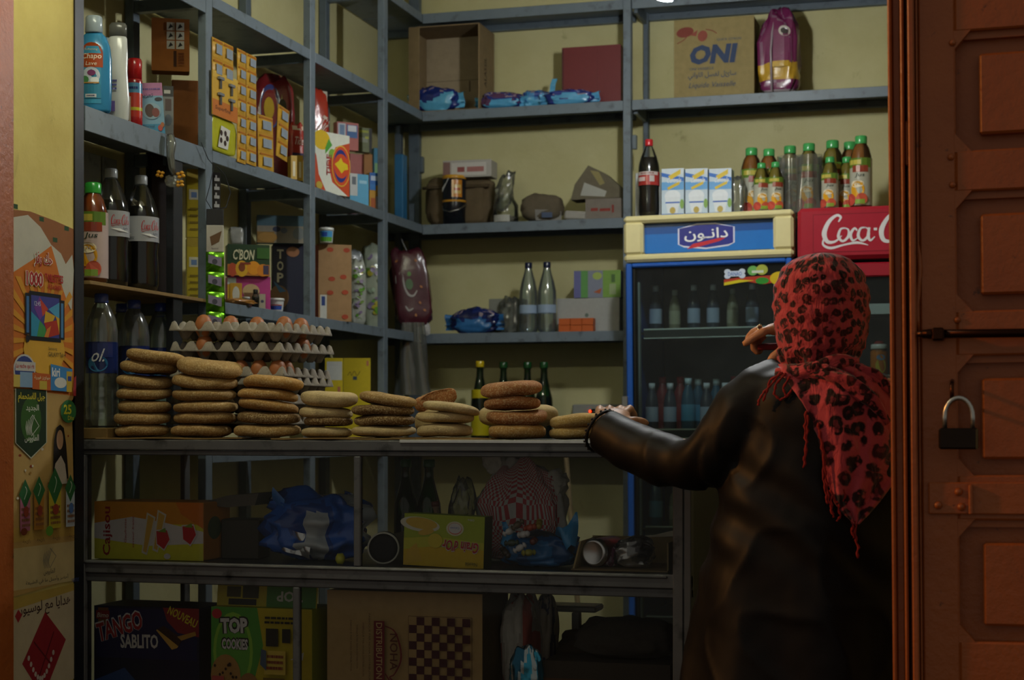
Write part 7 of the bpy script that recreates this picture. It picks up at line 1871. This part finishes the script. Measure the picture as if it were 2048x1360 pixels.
LB = [(728, 1556), (750, 1566), (775, 1583), (800, 1601), (830, 1620), (870, 1634), (920, 1646), (970, 1657), (1005, 1668), (1030, 1690), (1048, 1708)]
RB = [(728, 1726), (750, 1764), (775, 1790), (800, 1806), (830, 1818), (870, 1822), (920, 1810), (970, 1784), (1005, 1758), (1030, 1736), (1048, 1718)]
def itp(T, t):
    x = t * (len(T) - 1); i = min(int(x), len(T) - 2); f = x - i
    return [T[i][k] + (T[i + 1][k] - T[i][k]) * f for k in (0, 1)]
def drape():
    s = mpx(1660, 3.1)
    def fn(u, v):
        py, l = itp(LB, v); _, r = itp(RB, v)
        px = l + (r - l) * u
        px += 3.5 * noise.noise(Vector((py * .06, 0, 0))) * (1 if u < .05 else 0)
        out = .014 + .006 * math.sin(u * 16 + v * 7 + 2 * noise.noise(Vector((u * 3, v * 3, 0)))) + .005 * noise.noise(Vector((u * 9, v * 9, 4)))
        out += .03 * max(0, .12 - v) / .12
        return coat_back(px, py, max(out, .008))
    return uv_grid('scarf_drape', fn, 60, 60, lambda i, j: (.85 * (itp(LB, j / 59)[1] * s + (itp(RB, j / 59)[1] - itp(LB, j / 59)[1]) * s * i / 59) + .3, -.8 * itp(LB, j / 59)[0] * s), parent=hs)
drape()
def twists():
    for k, (pts, r) in enumerate(((((1552, 744), (1590, 748), (1632, 738), (1676, 724), (1716, 720)), .016), (((1600, 740), (1650, 746), (1700, 764), (1742, 800), (1776, 846)), .015), (((1660, 736), (1706, 736), (1748, 752), (1790, 790)), .014))):
        P3 = [coat_back(px, py, .026 if py > 735 else .020) for px, py in pts]
        if k == 0: P3 = [Q(px, py, 3.205 - .085 * math.sqrt(max(.05, 1 - ((px - 1636) / 100) ** 2)) - .012) for px, py in pts]
        fine = []
        for i in range(len(P3) - 1):
            for q in range(6): fine.append(P3[i].lerp(P3[i + 1], q / 6))
        fine.append(P3[-1]); L = len(fine)
        def fn(u, v, fine=fine, L=L, r=r):
            i = v * (L - 1); a = 2 * PI * u
            c = fine[min(int(round(i)), L - 1)]; t = (fine[min(int(i) + 1, L - 1)] - fine[max(int(i) - 1, 0)]).normalized()
            n1 = t.cross(Vector((0, 1, 0))).normalized(); n2 = t.cross(n1)
            rr = r * (.35 + .65 * math.sin(PI * min(max(v, .03), .97))) * (1 + .22 * math.sin(3 * a + v * 9))
            return c + n1 * math.cos(a) * rr + n2 * math.sin(a) * rr * .55
        uv_grid('scarf_twist', fn, 18, L, lambda i, j: (i / 18 * .09 + k * .2, j / L * .25), True, parent=hs, solid=.001)
twists()
STR = [[(1562, 744), (1545, 766), (1528, 784), (1518, 800), (1516, 814)], [(1572, 746), (1552, 768), (1548, 788), (1560, 800), (1578, 790), (1588, 770)], [(1566, 745), (1540, 760), (1534, 782), (1524, 808)], [(1580, 752), (1566, 776), (1572, 792), (1584, 782)],
       [(1612, 822), (1610, 860), (1613, 900), (1606, 945)], [(1616, 830), (1614, 870), (1610, 905), (1608, 930)], [(1636, 846), (1642, 880), (1648, 920), (1652, 960), (1658, 1000), (1668, 1036)], [(1638, 860), (1648, 905), (1646, 950), (1652, 990), (1656, 1012)], [(1660, 980), (1672, 1002), (1682, 1008), (1690, 996), (1686, 975)], [(1664, 990), (1662, 1015), (1668, 1040)], [(1712, 1042), (1710, 1070), (1716, 1095), (1714, 1122)], [(1706, 1040), (1704, 1062), (1708, 1080)], [(1676, 1008), (1680, 1030), (1674, 1046)]]
for i, s in enumerate(STR):
    P3 = []
    for a, b in zip(s, s[1:]):
        for q in range(5):
            px, py = a[0] + (b[0] - a[0]) * q / 5, a[1] + (b[1] - a[1]) * q / 5
            P3.append(coat_back(px + 1.5 * math.sin(py * .3), py, .016 if px > 1590 else .012))
    if s[0][0] < 1590:      # the strands lying over the shoulder
        P3 = [Q(px_, py_, YP - .115) for px_, py_ in [(a[0] + (b[0] - a[0]) * q / 5, a[1] + (b[1] - a[1]) * q / 5) for a, b in zip(s, s[1:]) for q in range(5)]]
    m = MB(); m.tube(P3, [.0022 + .0009 * math.sin(k * 2.1) for k in range(len(P3))], 6, '#8c2a26'); m.build('fringe_strand', CLOTH, hs)
def ring():
    c = Q(1521, 663, 3.300); r = .0105
    m = MB(); m.tube([c + Vector((-.4, 0, .5)).normalized() * math.cos(2 * PI * k / 20) * r + Vector((0, 1, 0)) * math.sin(2 * PI * k / 20) * r for k in range(21)], .0016, 7, '#c8c4b8'); g = m.build('ring', METAL, PR)
    for a in (-.006, -.002, .002, .006):
        for b in (0, .0035): 
            mm = MB(); ellipsoid(mm, c + Vector((-.004 + b, a, .0102 + b * .6)), (.0026,) * 3, None, 8, 6); mm.c = [hx('#e0dccc')] * len(mm.f); mm.build('stone', METAL, g)
ring()
for s in (-1, 1):
    m = MB(); m.tube([(s * .075, -.075, .035), (s * .075, -.04, .045), (s * .075, .04, .042), (s * .075, .11, .036), (s * .075, .165, .028)], [.026, .04, .042, .040, .022], 14, '#151312'); m.build('shoe', RUBBER, PR)
def wallet():
    a = Q(1552, 694, 3.30)
    o = MB().box(-.04, .012, -.0, .05, -.006, .006, '#6a2428', .002).build('wallet', CLOTH, None, a + RO, (.1, .0, -.25)); tag(o, 'small dark red wallet held in the raised hand', 'wallet')
wallet()
